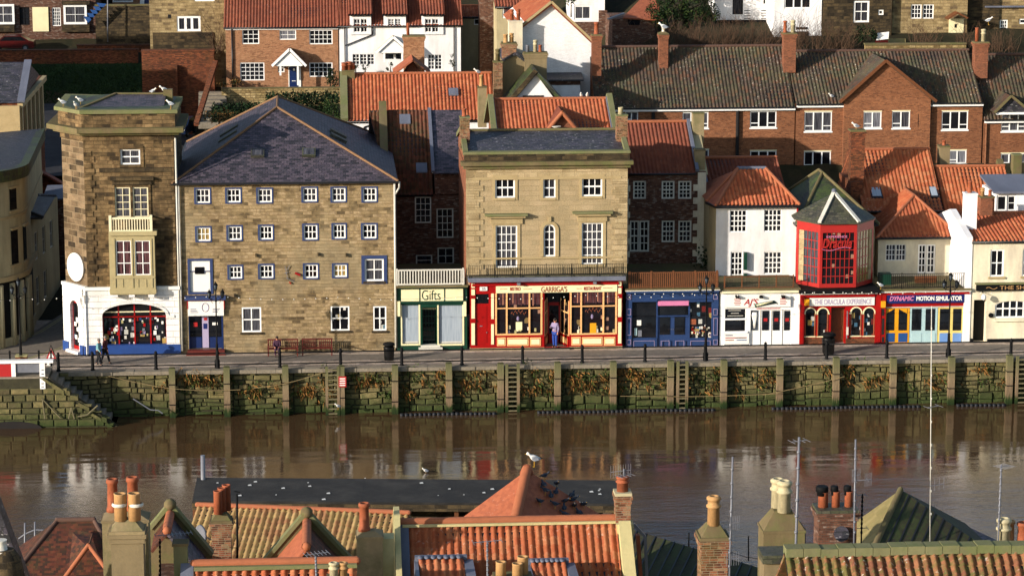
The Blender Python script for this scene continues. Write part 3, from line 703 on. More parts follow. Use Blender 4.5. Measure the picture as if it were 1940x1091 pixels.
# curved cream corner building at the left edge
r0 = thing('curved_corner_building', 'cream curved corner building with dark shopfront at the left edge beside the side street', 'building', (-33, 0, ZQ))
cx, cy, rad = -34.1, 5.6, 4.6; ztop = P(30, 335, 3).z; N = 22
arcp = [(cx-9, cy-rad-0.0)]+[(cx+rad*math.sin(t), cy-rad*math.cos(t)) for t in [math.pi*.5*k/N for k in range(N+1)]]+[(cx+rad-.6, cy+16)]
def strip(mb, pts, z0, z1, off=0.0, th=None):
    """curved wall strip, pushed outwards by off"""
    out = []
    for i, p in enumerate(pts):
        a = V((*pts[max(0, i-1)], 0)); b = V((*pts[min(len(pts)-1, i+1)], 0)); t = (b-a).normalized(); n = V((t.y, -t.x, 0)); out.append(V((*p, 0))+n*off)
    for a, b in zip(out, out[1:]):
        mb.poly([(a.x, a.y, z0), (b.x, b.y, z0), (b.x, b.y, z1), (a.x, a.y, z1)])
        if off:
            for zz in (z0, z1): mb.poly([(a.x, a.y, zz), (b.x, b.y, zz), ((b.x-cx)*.9+cx, (b.y-cy)*.9+cy, zz), ((a.x-cx)*.9+cx, (a.y-cy)*.9+cy, zz)])
zf = P(30, 530, 3).z; zm = P(30, 415, 3).z
m = MB('cream_dirty'); strip(m, arcp, zf, ztop); m.mat('iron'); strip(m, arcp, ZQ-.1, zf); m.build('wall', r0)
m = MB('stone_trim'); strip(m, arcp, zf-.05, zf+.25, .18); strip(m, arcp, zm, zm+.16, .07); m.mat('slate_moss'); strip(m, arcp, ztop-.25, ztop+.45, .3); m.build('cornice', r0)
m = MB('slate_dark'); zr_ = P(5, 285, 6).z
for a, b in zip(arcp, arcp[1:]): m.poly([(a[0], a[1], ztop+.42), (b[0], b[1], ztop+.42), (cx-2, cy+6, zr_)])
m.build('roof', r0)
m = MB('cream_dirty')
for k in (0, 4, 8, 11, 14, 17, 20, 22):
    t = math.pi*.5*k/N; p = V((cx+(rad+.06)*math.sin(t), cy-(rad+.06)*math.cos(t), 0)); m.tube(p+Z*(ZQ-.1), p+Z*(zf-.2), .2, n=6)
m.build('pilaster', r0)
m = MB('cream_dirty'); strip(m, arcp[1:], ZQ-.1, ZQ+.55, .1); m.build('stall_riser', r0)
for k, (za, zb) in ((15.4, (zf+.9, zf+3.0)), (15.4, (zm+.5, zm+1.8)), (20, (zf+.9, zf+3.0))):
    t = math.pi*.5*k/N; n = V((math.sin(t), -math.cos(t), 0)); u = V((math.cos(t), math.sin(t), 0)); c = V((cx, cy, 0))+n*(rad-.03)
    g = MB('glass'); g.obox(c-u*.35+Z*za, u*.7, n*.06, Z*(zb-za)); o = g.build('window', r0)
    g = MB('stone_trim'); g.obox(c-u*.5+Z*(za-.15), u*1.0, n*.16, Z*.12); g.obox(c-u*.45+Z*zb, u*.9, n*.2, Z*.14); g.build('sill', o)
# pale house further up the side street
r0 = thing('pale_street_house', 'narrow pale rendered house behind the curved corner building, along the side street', 'house', (-29, 12, ZQ))
f = Fac(r0, (cx+rad-.2, cy+4.2), (.12, 1)); 
for (x0, x1, z0, z1) in ((1, 1.9, 3.8+ZQ, 5.6+ZQ), (3.2, 4.1, 3.8+ZQ, 5.6+ZQ), (5.4, 6.3, 3.8+ZQ, 5.6+ZQ), (1.0, 1.9, ZQ+.9, ZQ+2.7), (3.2, 4.1, ZQ+.9, ZQ+2.7)): f.win(0, 0, 0, 0, 2, 2, r=(x0, x1, z0, z1), fr='offwhite', mw=.03)
f.wall('cream_dirty', 0, 8, ZQ-.2, P(80, 410, 10).z, 5)
hip_roof(r0, f.W(0, 5, 0).x, f.W(0, 0, 0).x+.6, 9.8, 17.8, P(80, 410, 10).z, (-32, 12.5), (-32, 15), P(80, 380, 12).z, 'slate_dark', pan=False)
# tall brick and cream building above the corner at left
YB = 22
r0 = thing('tall_pilastered_building', 'tall brown brick building with cream pilasters and slate roof at the upper left edge', 'building', (-35, YB, ZQ))
xr = P(48, 250, YB).x; ze = P(44, 225, YB).z; ztb = P(40, 120, YB+4).z
f2 = Fac(r0, (xr-4.2, YB), (1, .0))
m = MB('wall_brick'); m.box(xr-12, xr-.4, YB, YB+16, ZQ, P(20, 195, YB).z); m.build('wall', r0)
m = MB('stone_trim')
for i in range(6):
    yy = YB+.5+i*2.7; m.box(xr-.42, xr-.22, yy, yy+.7, P(20, 300, YB).z, P(20, 205, YB).z)
m.box(xr-.45, xr-.1, YB-.1, YB+16, P(20, 205, YB).z, P(20, 195, YB).z); m.box(xr-.45, xr-.15, YB-.1, YB+16, P(20, 300, YB).z-.1, P(20, 300, YB).z+.15)
m.box(xr-4, xr-.3, YB-.35, YB+.1, P(20, 290, YB).z, P(20, 200, YB).z); m.mat('cream').box(xr-4, xr-2.3, YB-.5, YB+.1, ZQ, P(0, 186, YB).z)
m.build('pilaster', r0)
m = MB('slate_dark'); zr_ = P(20, 118, YB+5).z
zl = P(20, 195, YB).z
m.prism([(xr-.2, YB-.2, zl), (xr-.2, YB+5, zr_), (xr-.2, YB+12, zl+.5)], (-12, 0, 0)); m.mat('lead').beam((xr-.2, YB-.2, zl+.1), (xr-.2, YB+5, zr_+.1), .5, .15); m.build('roof', r0)
# low red-roofed yard wall behind the side street
r0 = thing('low_coped_wall', 'low wall with sloping red tile coping, in shade behind the side street', 'wall', (-27, 30, 6))
m = MB('wall_brick'); a = P(62, 318, 26); b = P(122, 352, 26); m.prism([a, b, (b.x, b.y, 3), (a.x, a.y, 3)], (0, .4, 0)); m.build('wall', r0)
m = MB('pan_red'); m.beam(a+V((0, -.1, .1)), b+V((0, -.1, .1)), .9, .12); m.build('coping', r0)
r0 = thing('shaded_shed', 'dark shed with a pale sheet roof in the shaded gap beside the stone tower', 'shed', (-26, 22, 5))
m = MB('dark_brick'); a = P(84, 378, 20); m.box(a.x, a.x+2.4, 20, 23, 3, a.z); m.build('wall', r0)
m = MB('lead'); m.obox((a.x-.1, 19.8, a.z), (2.7, 0, 0), (0, 3.4, .4), (0, 0, .08)); m.build('roof', r0)
# ================================================================ stone tower
Yt = 0
r0 = thing('stone_tower_building', 'four storey stone corner tower with white painted ground floor, arched shop window and cream oriel', 'building', (XL(230), 0, ZQ))
f = Fac(r0, (0, 0)); aL = f.hit(163, 450)[0]; aR = f.hit(333, 450)[0]; zt = f.hit(240, 240)[1]; zwh = f.hit(250, 547)[1]
# canted face
cw = 2.35; ca = R(52); cu = V((math.cos(ca), -math.sin(ca), 0)); co = V((aL, 0, 0))-cu*cw
fc = Fac(r0, (co.x, co.y), (cu.x, cu.y))
f.win(228, 283, 265.7, 312, 2, 2, fw=.09, sur='tower_stone', sw=.2, pane='net_half', mid=True)
f.win(218, 355, 247, 412, 2, 4, fw=.07, fr='cream', pane='net_half', rec=.08); f.win(252, 355, 281, 412, 2, 4, fw=.07, fr='cream', pane='net_half', rec=.08)
m = MB('tower_stone')
def ex(m_):
    pass
w_ = f.wall('tower_stone', aL, aR, zwh, zt, 9, extra=None)
z0c, z1c = zwh, zt
m = MB('tower_rusticated'); m.poly([co+Z*zwh, V((aL, 0, zwh)), V((aL, 0, zt)), co+Z*zt])
m.poly([co+Z*zwh, co+Z*zt, co+V((0, 7, zt)), co+V((0, 7, zwh))]); m.poly([co+Z*zt, V((aL, 0, zt)), V((aL, 8, zt)), co+V((0, 7, zt))]); m.build('canted_wall', r0)
m = MB('sooty_stone'); f.box(m, aR-.95, aR+.003, -.02, .01, zwh, zt-.4); m.build('soot_strip', r0) if 0 else None; m = MB('tower_stone'); q = random.Random(5)
for s_ in range(26):   # quoins down the front edges and the sooty right strip
    z_ = zwh+.1+s_*.36
    if z_ > zt-1.4: break
    f.box(m, aL-.0, aL+(.62 if s_ % 2 else .45), -.05, .01, z_, z_+.31); f.box(m, aR-(.62 if s_ % 2 else .45), aR, -.05, .01, z_, z_+.31)
m.build('quoins', r0)
def around(mb, z0, z1, o, back=6):
    """band that follows both faces, pushed out by o"""
    nC = V((-cu.y, cu.x, 0)); nC = V((cu.y, -cu.x, 0)); 
    A = co+nC*o-cu*o; Bp = V((aL, 0, 0))+V((-.0, -o, 0)); C_ = V((aR+o, -o, 0)); D = V((aR+o, back, 0)); E = V((co.x-o, co.y+back, 0)); G = V((co.x-o*1.1, co.y+.1, 0))
    Bp = V((aL-o*math.tan(ca/2), -o, 0))
    pts = [A, Bp, C_, D, E]
    mb.prism([p+Z*z0 for p in pts], (0, 0, z1-z0))
zz = lambda py: f.hit(240, py)[1]
m = MB('moss_stone'); around(m, zz(255), zz(250), .35); around(m, zz(250), zz(241), .62); m.mat('tower_stone'); around(m, zz(267), zz(255), .06); m.mat('tower_stone'); around(m, zz(241), zz(215), .12)
m.mat('green_cap'); around(m, zz(215), zz(208), .28, 6.2); m.build('cornice', r0)
m = MB('sooty_stone'); f.pb(m, 188, 318, 325, 326, -.07, .01); f.pb(m, 209, 335, 291, 341, -.3, .01); f.pb(m, 213, 341, 287, 350, -.12, .01); m.mat('tower_stone'); f.pb(m, 213, 350, 217.6, 412, -.06, .01); f.pb(m, 281.5, 350, 286, 412, -.06, .01); f.pb(m, 247.3, 352, 251.8, 412, -.03, .02); m.build('mouldings', r0)
# roof behind the parapet
zp = zz(208); 
m = MB('slate_moss'); m.prism([(aL-.35, .25, zp+.0), (aR-.1, .25, zp+.0), (aR-.1, 5.8, zp+.0), (co.x+.15, 7.2, zp+.0), (co.x+.2, co.y+.35, zp+.0)], (0, 0, .012)); m.build('parapet_gutter', r0)
rf = [(aL-.4, .8, zp-.1), (aR-.6, .8, zp-.1), (aR-.6, 4.0, P(320, 178, 4).z), (aL+1.7, 4.0, P(230, 178, 4).z)]
slab('roof', 'slate_purple', r0, rf); m = MB('slate_moss'); m.poly([rf[0], rf[3], (aL-.4, 7, zp)]); m.poly([rf[3], rf[2], (aR-.6, 7, zp), (aL-.4, 7, zp)]); m.mat('moss_stone'); m.beam(rf[0], rf[3], .2, .14); m.beam(rf[3], rf[2], .2, .14); m.box(aR-.75, aR-.2, 3.6, 4.3, zp-.5, P(320, 172, 4).z+.1); m.build('roof_ridge', r0)
# balcony balustrade
m = MB('cream'); a0, a1, b0_, b1_ = f.rect(208, 408, 290, 436)
f.box(m, a0, a1, -.75, -.6, b1_-.12, b1_); f.box(m, a0, a1, -.75, -.6, b0_, b0_+.12)
for x in [a0+.1+(a1-a0-.2)*i/15 for i in range(16)]: f.box(m, x-.03, x+.03, -.71, -.65, b0_+.1, b1_-.1)
for x in (a0, a1-.16): f.box(m, x, x+.16, -.78, -.58, b0_-.02, b1_+.12); f.box(m, x+.03, x+.13, -.6, 0, b1_-.1, b1_)
m.build('balustrade', r0)
# oriel
a0, a1, z0, z1 = f.rect(209, 440, 295, 557); m = MB('oriel')
op = Fac(r0, (0, -.7))
for rr in ((220, 456, 249, 521), (256, 456, 284.6, 521)): op.win(*rr, 2, 3, fw=.05, mw=.05, pane='curtain_pink', rec=.08)
hs = op.h; op.r = r0; oo = op.wall('oriel', a0, a1, z0+.1, z1, .72, name='oriel_bay')
op.pb(m, 206, 438, 297, 446, -.12, .72); op.pb(m, 211, 523, 294, 527, -.06, .0); op.pb(m, 208, 548, 296, 556, -.05, .72)
for x in (217, 250.5, 287): op.pb(m, x-1.5, 452, x+1.5, 545, -.04, 0)
for x in (233, 262, 277): op.pb(m, x-.7, 529, x+.7, 544, -.03, 0)
m.build('oriel_mouldings', oo); m = MB('white_rustic')
for x in (212, 244, 281): op.pb(m, x, 556, x+11, 564, .05, .72)
m.build('corbel', oo)
# white ground floor
g = Fac(r0, (0, -.12)); gc = Fac(r0, (co.x-.12*.0, co.y-.12), (cu.x, cu.y))
aw = g.rect(194, 575, 315, 657); g.h.append((aw[0], aw[1], aw[2], aw[3], .38, .5))
wz = P(230, 675, 0).z; zb = ZQ-.05
a1g = g.hit(341, 600)[0]
g.wall('white_rustic', aL, a1g, ZQ-.05, zwh, .2, name='painted_wall', back=False)
m = MB('sign_white'); g.pb(m, 160, 543, 341, 549, -.12, .3); n_ = V((cu.y, -cu.x, 0))
m.obox(co+n_*.24-cu*.15+Z*(zwh-.02), cu*(cw+.2), n_*-.3, Z*.2); m.build('white_cornice', r0)
ow = MB('display'); ow.box(aw[0]-.02, aw[1]+.02, .3, .36, aw[2], aw[3]); ow_o = ow.build('shop_window', r0)
m = MB('red')
for i in range(0, 5):
    x = aw[0]+(aw[1]-aw[0])*i/4; g.box(m, x-.04, x+.04, .3, .4, aw[2], aw[3]-.02)
g.box(m, aw[0], aw[1], .3, .38, aw[2]+1.75, aw[2]+1.81); g.box(m, aw[0], aw[1], .28, .4, aw[2], aw[2]+.1); m.mat('iron'); g.box(m, aw[0], aw[1], .32, .4, aw[2]+1.85, aw[3]); m.mat('cream'); g.box(m, aw[0], aw[1], .3, .36, aw[2]+2.05, aw[2]+2.12)
m.build('glazing_bars', ow_o)
m = MB('display_goods_dummy' if 0 else 'offwhite'); q = random.Random(11)
goods = ['sign_white', 'cloth_lilac', 'red', 'offwhite', 'ochre', 'blue', 'sign_white', 'metal']
for i in range(48):
    x = q.uniform(aw[0]+.3, aw[1]-.2); z_ = q.uniform(aw[2]+.15, aw[2]+1.75); s_ = q.uniform(.05, .13); m.mat(q.choice(goods)); g.box(m, x-s_*.7, x+s_*.7, .37, .415, z_-s_, z_+s_)
m.build('display_goods', ow_o)
m = MB('white_rustic')   # arch moulding
N = 14; ac = (aw[0]+aw[1])/2; rr = (aw[1]-aw[0])/2; rise = .38*rr; zc = aw[3]-rise
for k in range(N):
    t0, t1 = math.pi*k/N, math.pi*(k+1)/N
    m.prism([g.W(ac-math.cos(t)*(rr+o_), -.05, zc+math.sin(t)*(rise+o_)) for t, o_ in ((t0, 0), (t1, 0), (t1, .18), (t0, .18))], g.v*.1)
g.box(m, aw[0]-.5, aw[0]+.0, -.05, .02, zc-.15, zc); g.box(m, aw[1], aw[1]+.5, -.05, .02, zc-.15, zc); m.build('arch_moulding', r0)
m = MB('plinth_blue'); g.box(m, aL-.02, a1g, -.06, .3, ZQ-.05, ZQ+.62); m.obox(co+n_*.3-cu*.1+Z*(ZQ-.05), cu*.62, n_*-.3, Z*.62); m.obox(co+n_*.3+cu*1.75+Z*(ZQ-.05), cu*.62, n_*-.3, Z*.62); m.build('plinth', r0)
gcf = Fac(r0, (co+n_*.24)[:2], (cu.x, cu.y)); gcf.h = [(.72, 1.62, ZQ+.15, ZQ+3.2, 1, .35)]
gcf.wall('white_rustic', -.05, cw+.08, ZQ-.05, zwh, .25, name='painted_wall', back=False)
m = MB('red'); gcf.box(m, .74, 1.6, .2, .26, ZQ+.15, ZQ+3.15); d_ = m.build('door', r0); m = MB('display'); gcf.box(m, .82, 1.52, .17, .22, ZQ+.4, ZQ+3.0); m.build('pane', d_)
m = MB('sign_white')
for (a_, z_) in ((.95, 1.6), (1.2, 1.3), (1.0, .8), (1.3, .65), (1.15, 1.9)): gcf.box(m, a_, a_+.22, .13, .17, ZQ+z_, ZQ+z_+.25)
m.build('poster', d_)
m = MB('white_rustic'); gcf.box(m, .5, 1.8, -.25, .3, ZQ, ZQ+.16); m.build('doorstep', r0)
# round white sign on the canted face
cs = P(145.5, 505.5, -.0); a_, z_ = fc.hit(145.5, 505.5)
m = MB('sign_white'); c_ = fc.W(a_, 0, z_); nn = -fc.v; m.tube(c_+nn*.02, c_+nn*.14, .86, n=32); tag_ = m
rs = thing('round_wall_sign', 'round white sign on the canted stone wall of the tower above the side door', 'sign', c_); m.build('sign_board', rs)
m = MB('lilac')
for k in range(28):
    t0 = 2*math.pi*k/28; t1 = 2*math.pi*(k+1)/28
    m.prism([c_+nn*.141+fc.u*math.cos(t)*r_+Z*math.sin(t)*r_ for t, r_ in ((t0, .80), (t1, .80), (t1, .775), (t0, .775))], nn*.004)
m.mat('offwhite')
for s_, e_ in (((-.3, -.2), (.1, -.3)), ((.1, -.3), (.35, -.1)), ((-.3, -.2), (-.1, .25)), ((-.1, .25), (.2, .3)), ((.2, .3), (.35, -.1))):
    p = c_+nn*.145+fc.u*s_[0]+Z*s_[1]; q_ = c_+nn*.145+fc.u*e_[0]+Z*e_[1]; m.tube(p, q_, .012, n=4)
m.build('painted_ring', rs)
pipe(r0, [(aR+.12, -.15, zz(262)), (aR+.12, -.12, ZQ+.2)], 'offwhite', .06)
# ================================================================ stone mill
r0 = thing('stone_mill_building', 'large four storey stone warehouse with hipped slate roof and blue framed windows', 'building', (XL(545), 0, ZQ))
f = Fac(r0, (0, .05)); aL = f.hit(338, 500)[0]; aR = f.hit(748, 500)[0]; ze = f.hit(545, 346)[1]
ws = []
for x0, x1, y0, y1 in ((367, 400, 355, 388), (425.6, 458, 355, 387), (484.5, 517.4, 355, 387), (570, 602.5, 353, 385), (625, 657, 353, 385), (683.7, 715.7, 353, 385)): ws.append((x0, y0, x1, y1, 'glass'))
for x0, x1, y0, y1, g_ in ((368.8, 401, 428, 460, 'net_yellow'), (428, 460, 426, 458, 'glass'), (488, 519, 425, 457, 'glass'), (571.6, 603.7, 423, 457, 'glass'), (627, 657, 422, 455, 'glass'), (683, 715.4, 422, 455, 'glass')): ws.append((x0, y0, x1, y1, g_))
for x0, x1, y0, y1, g_ in ((430, 461, 501, 531, 'glass'), (488, 520, 499, 530, 'glass'), (573, 604.5, 498, 530, 'restaurant'), (628, 659.5, 498, 528, 'net_yellow')): ws.append((x0, y0, x1, y1, g_))
for x0, y0, x1, y1, g_ in ws: f.win(x0+3.6, y0+3.2, x1-2.6, y1-3.2, 3, 2, pane=g_, sur='trim_blue', sw=.09, sp=.02, fw=.08, mw=.05, rec=.12)
f.win(691, 490, 727, 532.5, 2, 2, pane='net_half', sur='trim_blue', sw=.2, sp=.05, fw=.1, mw=.06, sill='sooty_stone')
f.win(458, 582, 495, 629, 2, 2, pane='net_half', fw=.09, mw=.07, sill='sooty_stone', rec=.06, label='ground floor window hung with pale net curtains')
f.win(626.5, 580, 662, 626, 2, 2, pane='display', fw=.08, mw=.07, sill='sooty_stone', rec=.06); f.win(707, 580, 732, 626, 2, 2, pane='display', fw=.08, mw=.07, sill='sooty_stone', rec=.06)
ld = f.rect(360, 494, 398, 553); f.h.append((*ld, 0, .12)); dr = f.rect(358, 597, 423, 661); f.h.append((*dr, 0, .5))
f.wall('mill_stone', aL, aR, ZQ-.05, ze, 17.5)
m = MB('sign_white'); f.box(m, ld[0], ld[1], .06, .1, ld[2], ld[3]); f.box(m, ld[0], ld[1], .03, .06, ld[2]+1.28, ld[3]); d_ = m.build('loading_door', r0)
m = MB('glass'); f.pb(m, 369, 506, 387, 519, .0, .03); m.build('pane', d_)
m = MB('trim_blue'); b = .13
f.box(m, ld[0]-b, ld[0], -.05, .05, ld[2]-b, ld[3]+b); f.box(m, ld[1], ld[1]+b*1.3, -.05, .05, ld[2]-b, ld[3]+b); f.box(m, ld[0], ld[1], -.05, .05, ld[3], ld[3]+b); f.box(m, ld[0], ld[1], -.05, .05, ld[2]-b, ld[2]); f.box(m, ld[0], ld[1], -.0, .05, ld[2]+1.22, ld[2]+1.28); m.build('door_frame', d_)
m = MB('trim_blue'); f.pb(m, 350, 559, 428, 566.5, -.4, 0); m.build('canopy', r0)
m = MB('sign_white'); f.pb(m, 356, 567, 424, 597, -.2, -.1); sg = m.build('sign_board', r0); m = MB('sign_red'); f.pb(m, 354.5, 566.6, 425, 569, -.22, -.1); f.pb(m, 354.5, 568.5, 356.3, 584, -.22, -.1); f.pb(m, 424, 568.5, 425.4, 584, -.22, -.1); m.build('sign_border', sg)
m = MB('cloth_lilac'); a_, z_ = f.hit(389, 581)
for k in range(16):
    t = math.pi*2*k/16; t1 = t+.35; m.tube(f.W(a_+.2*math.cos(t), -.21, z_+.26*math.sin(t)), f.W(a_+.2*math.cos(t1), -.21, z_+.26*math.sin(t1)), .022, n=4)
m.mat('navy')
for i in range(3):
    f.pb(m, 361, 584+3*i, 372+2*i, 585.1+3*i, -.21, -.19); f.pb(m, 403, 583+3*i, 417-2*i, 584.1+3*i, -.21, -.19)
m.build('lettering', sg)
m = MB('door_blue'); f.box(m, dr[0], dr[1], .3, .36, dr[2], dr[3]); f.pb(m, 357, 640, 382, 661, .24, .3); f.pb(m, 395, 640, 423, 661, .24, .3); f.pb(m, 420, 597, 423.5, 661, .0, .3); f.pb(m, 357.5, 597, 359, 661, .0, .3); dd = m.build('entrance_door', r0)
m = MB('glass'); f.pb(m, 358.6, 600, 381, 639, .22, .3); f.pb(m, 396, 600, 419, 639, .22, .3); m.build('pane', dd)
m = MB('lilac'); f.pb(m, 383, 598, 395, 660, .2, .3); m.mat('navy'); f.pb(m, 385, 614, 392, 624, .18, .2); m.mat('sign_red'); f.pb(m, 386, 603, 392, 608, .18, .2); m.mat('sign_red'); f.pb(m, 366, 612, 374, 620, .19, .22); m.mat('sign_white'); f.pb(m, 402, 612, 412, 617, .19, .22); m.build('poster', dd)
m = MB('bench_wood'); f.pb(m, 356, 661, 426, 666, -.35, .3); f.pb(m, 354, 666, 428, 672, -.7, .3); m.build('entrance_steps', r0)
m = MB('sooty_stone'); q = random.Random(2)
for (x, y) in ((485, 484), (603, 482), (656, 483), (445, 560)): f.pb(m, x-1.5, y-3.5, x+1.8, y+2.5, -.18, 0)
m.build('iron_bracket', r0)
m = MB('metal'); a_, z_ = f.hit(548, 518)   # neon ship emblem on the wall
for p, q_ in (((-.25, .45), (-.1, -.3)), ((-.15, .2), (.02, .5)), ((-.2, -.25), (.3, -.5)), ((-.3, .0), (-.05, .1))): m.tube(f.W(a_+p[0], -.08, z_+p[1]), f.W(a_+q_[0], -.08, z_+q_[1]), .02, n=4)
m.mat('red'); m.tube(f.W(a_+.35, -.08, z_+.05), f.W(a_+.65, -.08, z_-.1), .07, n=5); m.tube(f.W(a_-.0, -.08, z_-.5), f.W(a_+.1, -.08, z_-.62), .04, n=4); m.build('wall_emblem', r0)
# roof
yr0 = 6.2; apx = P(525, 204, yr0); apz = apx.z; xa = apx.x; xb = P(512, 184, 11.5).x
rf = hip_roof(r0, aL, aR, .05, 17.5, ze+.05, (xa, yr0), (xa-.05, 11.6), apz, 'slate_purple', pan=False, ov=.22, rmat='ridge_tan', hipr=.09)
m = MB('slate_grey')
for px_ in (488, 585):
    p = P(px_, 291, 2.2); k = (apz-ze)/(yr0+.2); pz_ = ze+(2.2+.2)*k; kk = V((0, 1, k)).normalized(); n_ = V((0, -k, 1)).normalized()
    m.obox(V((p.x-.4, 1.9, ze+2.1*k))+n_*.0, (.8, 0, 0), kk*.75, n_*.16); m.mat('net_half'); m.obox(V((p.x-.32, 1.97, ze+2.17*k))+n_*.17, (.64, 0, 0), kk*.6, n_*.01); m.mat('slate_grey')
kx = (apz-ze)/(xa-aL+.22)
for yy in (6.2, 8.8):   # roof lights on the left slope
    for s_ in (0,): 
        p = V((xa-3.6, yy, apz-3.6*kx)); d = V((1, 0, kx)).normalized(); n_ = V((-kx, 0, 1)).normalized(); m.obox(p, (0, .8, 0), d*1.3, n_*.12)
kr = (apz-ze)/(aR+.22-xa)
for yy in (5.0, 7.0):
    p = V((xa+3.2, yy, apz-3.2*kr)); d = V((1, 0, -kr)).normalized(); n_ = V((kr, 0, 1)).normalized(); m.obox(p, (0, .8, 0), d*1.1, n_*.2)
m.build('rooflight', rf)
pipe(r0, [(aR+.02, -.1, ze-.1), (aR+.02, -.1, ZQ+.2)], 'offwhite', .07); pipe(r0, [(aR+.3, -.1, ze+.0), (aR+.3, -.1, ze-.35), (aR+.05, -.1, ze-.75)], 'offwhite', .06); pipe(r0, [(aL+.12, -.1, ze-.1), (aL+.12, -.1, ZQ+.2)], 'offwhite', .06)
# ================================================================ gifts shop and the dark house behind
def shop(name, label, x0, x1, ytop, cat='shop', dep=6.0):
    r = thing(name, label, cat, (XL((x0+x1)/2), 0, ZQ)); f = Fac(r, (0, 0)); return r, f
def railing(root, f, px0, py0, px1, py1, b, mat, n, name='balustrade', post=.05, bal=.022, posts=4, rail=.05, bot=True):
    a0, a1, z0, z1 = f.rect(px0, py0, px1, py1, b); m = MB(mat)
    f.box(m, a0, a1, b-rail/2, b+rail/2, z1-rail, z1)
    if bot: f.box(m, a0, a1, b-rail/2.2, b+rail/2.2, z0+.05, z0+.05+rail)
    for i in range(n+1):
        x = a0+(a1-a0)*i/n; f.box(m, x-bal, x+bal, b-bal, b+bal, z0+.05, z1-rail*.5)
    for i in range(posts+1):
        x = a0+(a1-a0-post*2)*i/posts; f.box(m, x, x+post*2, b-post, b+post, z0-.1, z1+.06)
    return m.build(name, root)
r0, f = shop('gift_shop', 'narrow dark green gift shop with cream fascia and white balustrade on its roof terrace', 750, 885, 542)
L_ = f.rect(752, 542, 885, 668)
wl = f.rect(762, 578, 793, 651); wr = f.rect(831, 578, 876, 651); dr = f.rect(800, 582, 827, 656); f.h = [(*wl, 0, .2), (*wr, 0, .2), (*dr, 0, .9)]
f.wall('green', L_[0], L_[1], ZQ-.05, L_[3], 7, sidemat='dark_brick')
for rr in (wl, wr):
    m = MB('blind'); f.box(m, rr[0], rr[1], .1, .14, rr[2], rr[3]); o = m.build('shop_window', r0)
    m = MB('pale_cream'); f.box(m, rr[0]-.08, rr[0], -.03, .12, rr[2]-.1, rr[3]+.02); f.box(m, rr[1], rr[1]+.1, -.03, .12, rr[2]-.1, rr[3]+.02); f.box(m, rr[0]-.0, rr[1]+.0, -.05, .12, rr[2]-.1, rr[2]); m.build('frame', o)
    m = MB('offwhite'); f.box(m, rr[0]+.04, rr[1]-.04, .085, .1, rr[2]+.03, rr[2]+.12); m.build('sill', o)
m = MB('glass'); f.box(m, dr[0]+.05, dr[1]-.05, .75, .8, dr[2], dr[3]-.25); d_ = m.build('door', r0); m = MB('green')
for i in range(5): x = dr[0]+.05+(dr[1]-dr[0]-.14)*i/4; f.box(m, x, x+.04, .7, .75, dr[2], dr[3]-.25)
for j in range(6): z_ = dr[2]+(dr[3]-dr[2]-.3)*j/5; f.box(m, dr[0]+.05, dr[1]-.05, .705, .748, z_, z_+.05)
m.mat('pale_cream'); f.box(m, dr[0]-.02, dr[1]+.02, .6, .8, dr[3]-.25, dr[3]-.17); m.build('door_bars', d_)
m = MB('offwhite'); f.pb(m, 793, 657, 838, 661.5, -.3, .3); f.pb(m, 797, 653, 834, 657, -.1, .3); m.build('doorstep', r0)
m = MB('pale_cream'); f.pb(m, 760, 547, 877, 569.5, -.1, -.04); fa = m.build('fascia', r0)
m = MB('green'); f.pb(m, 756, 543.5, 882, 546.5, -.16, 0); f.pb(m, 794, 546.6, 795.5, 570, -.13, -.04); f.pb(m, 841, 546.6, 842.5, 570, -.13, -.04); f.pb(m, 757, 570, 882, 573, -.18, 0); f.pb(m, 752, 661, 884, 668, -.06, 0); m.build('moulding', fa)
f.text('Gifts', 799, 549, 834, 567.5, 'green', fa, b=-.115, shear=.0, bold=-.01)
m = MB('moss_stone'); f.pb(m, 750, 539.5, 886, 543, -.35, 7); m.build('terrace_deck', r0)
m = MB('pale_cream'); f.pb(m, 753, 570, 758, 598, -.2, 0); f.pb(m, 878, 570, 883, 598, -.2, 0); m.build('bracket', r0)
railing(r0, f, 750, 510, 879, 541, -.1, 'offwhite', 24, post=.05, bal=.035, posts=1, rail=.09)
# dark house behind
Yd = 9
r0 = thing('shaded_rear_house', 'dark shaded brick house set back above the gift shop, sash windows and part slate roof', 'house', (XL(815, Yd), Yd, ZQ))
f = Fac(r0, (0, Yd)); aL = f.hit(752, 450)[0]; aM = f.hit(821, 450)[0]; aR = f.hit(884, 450)[0]; ze = f.hit(785, 369)[1]; zs = f.hit(850, 325)[1]
f.win(786, 373, 817, 423, 3, 4, fr='offwhite', sur=None); f.win(827, 395, 859, 451, 3, 4, fr='offwhite'); f.win(788, 483, 819, 504, 1, 2, fr='offwhite'); f.win(829, 469, 860, 501, 2, 2, fr='offwhite'); f.win(846, 329, 863, 366, 1, 1, fr='offwhite', pane='net_half')
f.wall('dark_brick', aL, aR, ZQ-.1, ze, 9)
m = MB('dark_brick'); zd = f.hit(850, 327)[1]; m.box(f.hit(824, 350)[0], aR, Yd-.0, Yd+3, ze-.05, zd); m.build('dormer_wall', r0)
yrr = Yd+5.5; zr = P(790, 209, yrr).z
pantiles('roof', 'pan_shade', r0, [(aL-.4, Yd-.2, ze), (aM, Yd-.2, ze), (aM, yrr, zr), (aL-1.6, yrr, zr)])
slab('roof', 'slate_purple', r0, [(aM, Yd-.25, zd), (aR, Yd-.25, zd), (aR, yrr, zr), (aM, yrr, zr)]); slab('roof', 'slate_dark', r0, [(aL-1.6, yrr, zr), (aR, yrr, zr), (aR, yrr+5, ze), (aL-1.6, yrr+5, ze)])
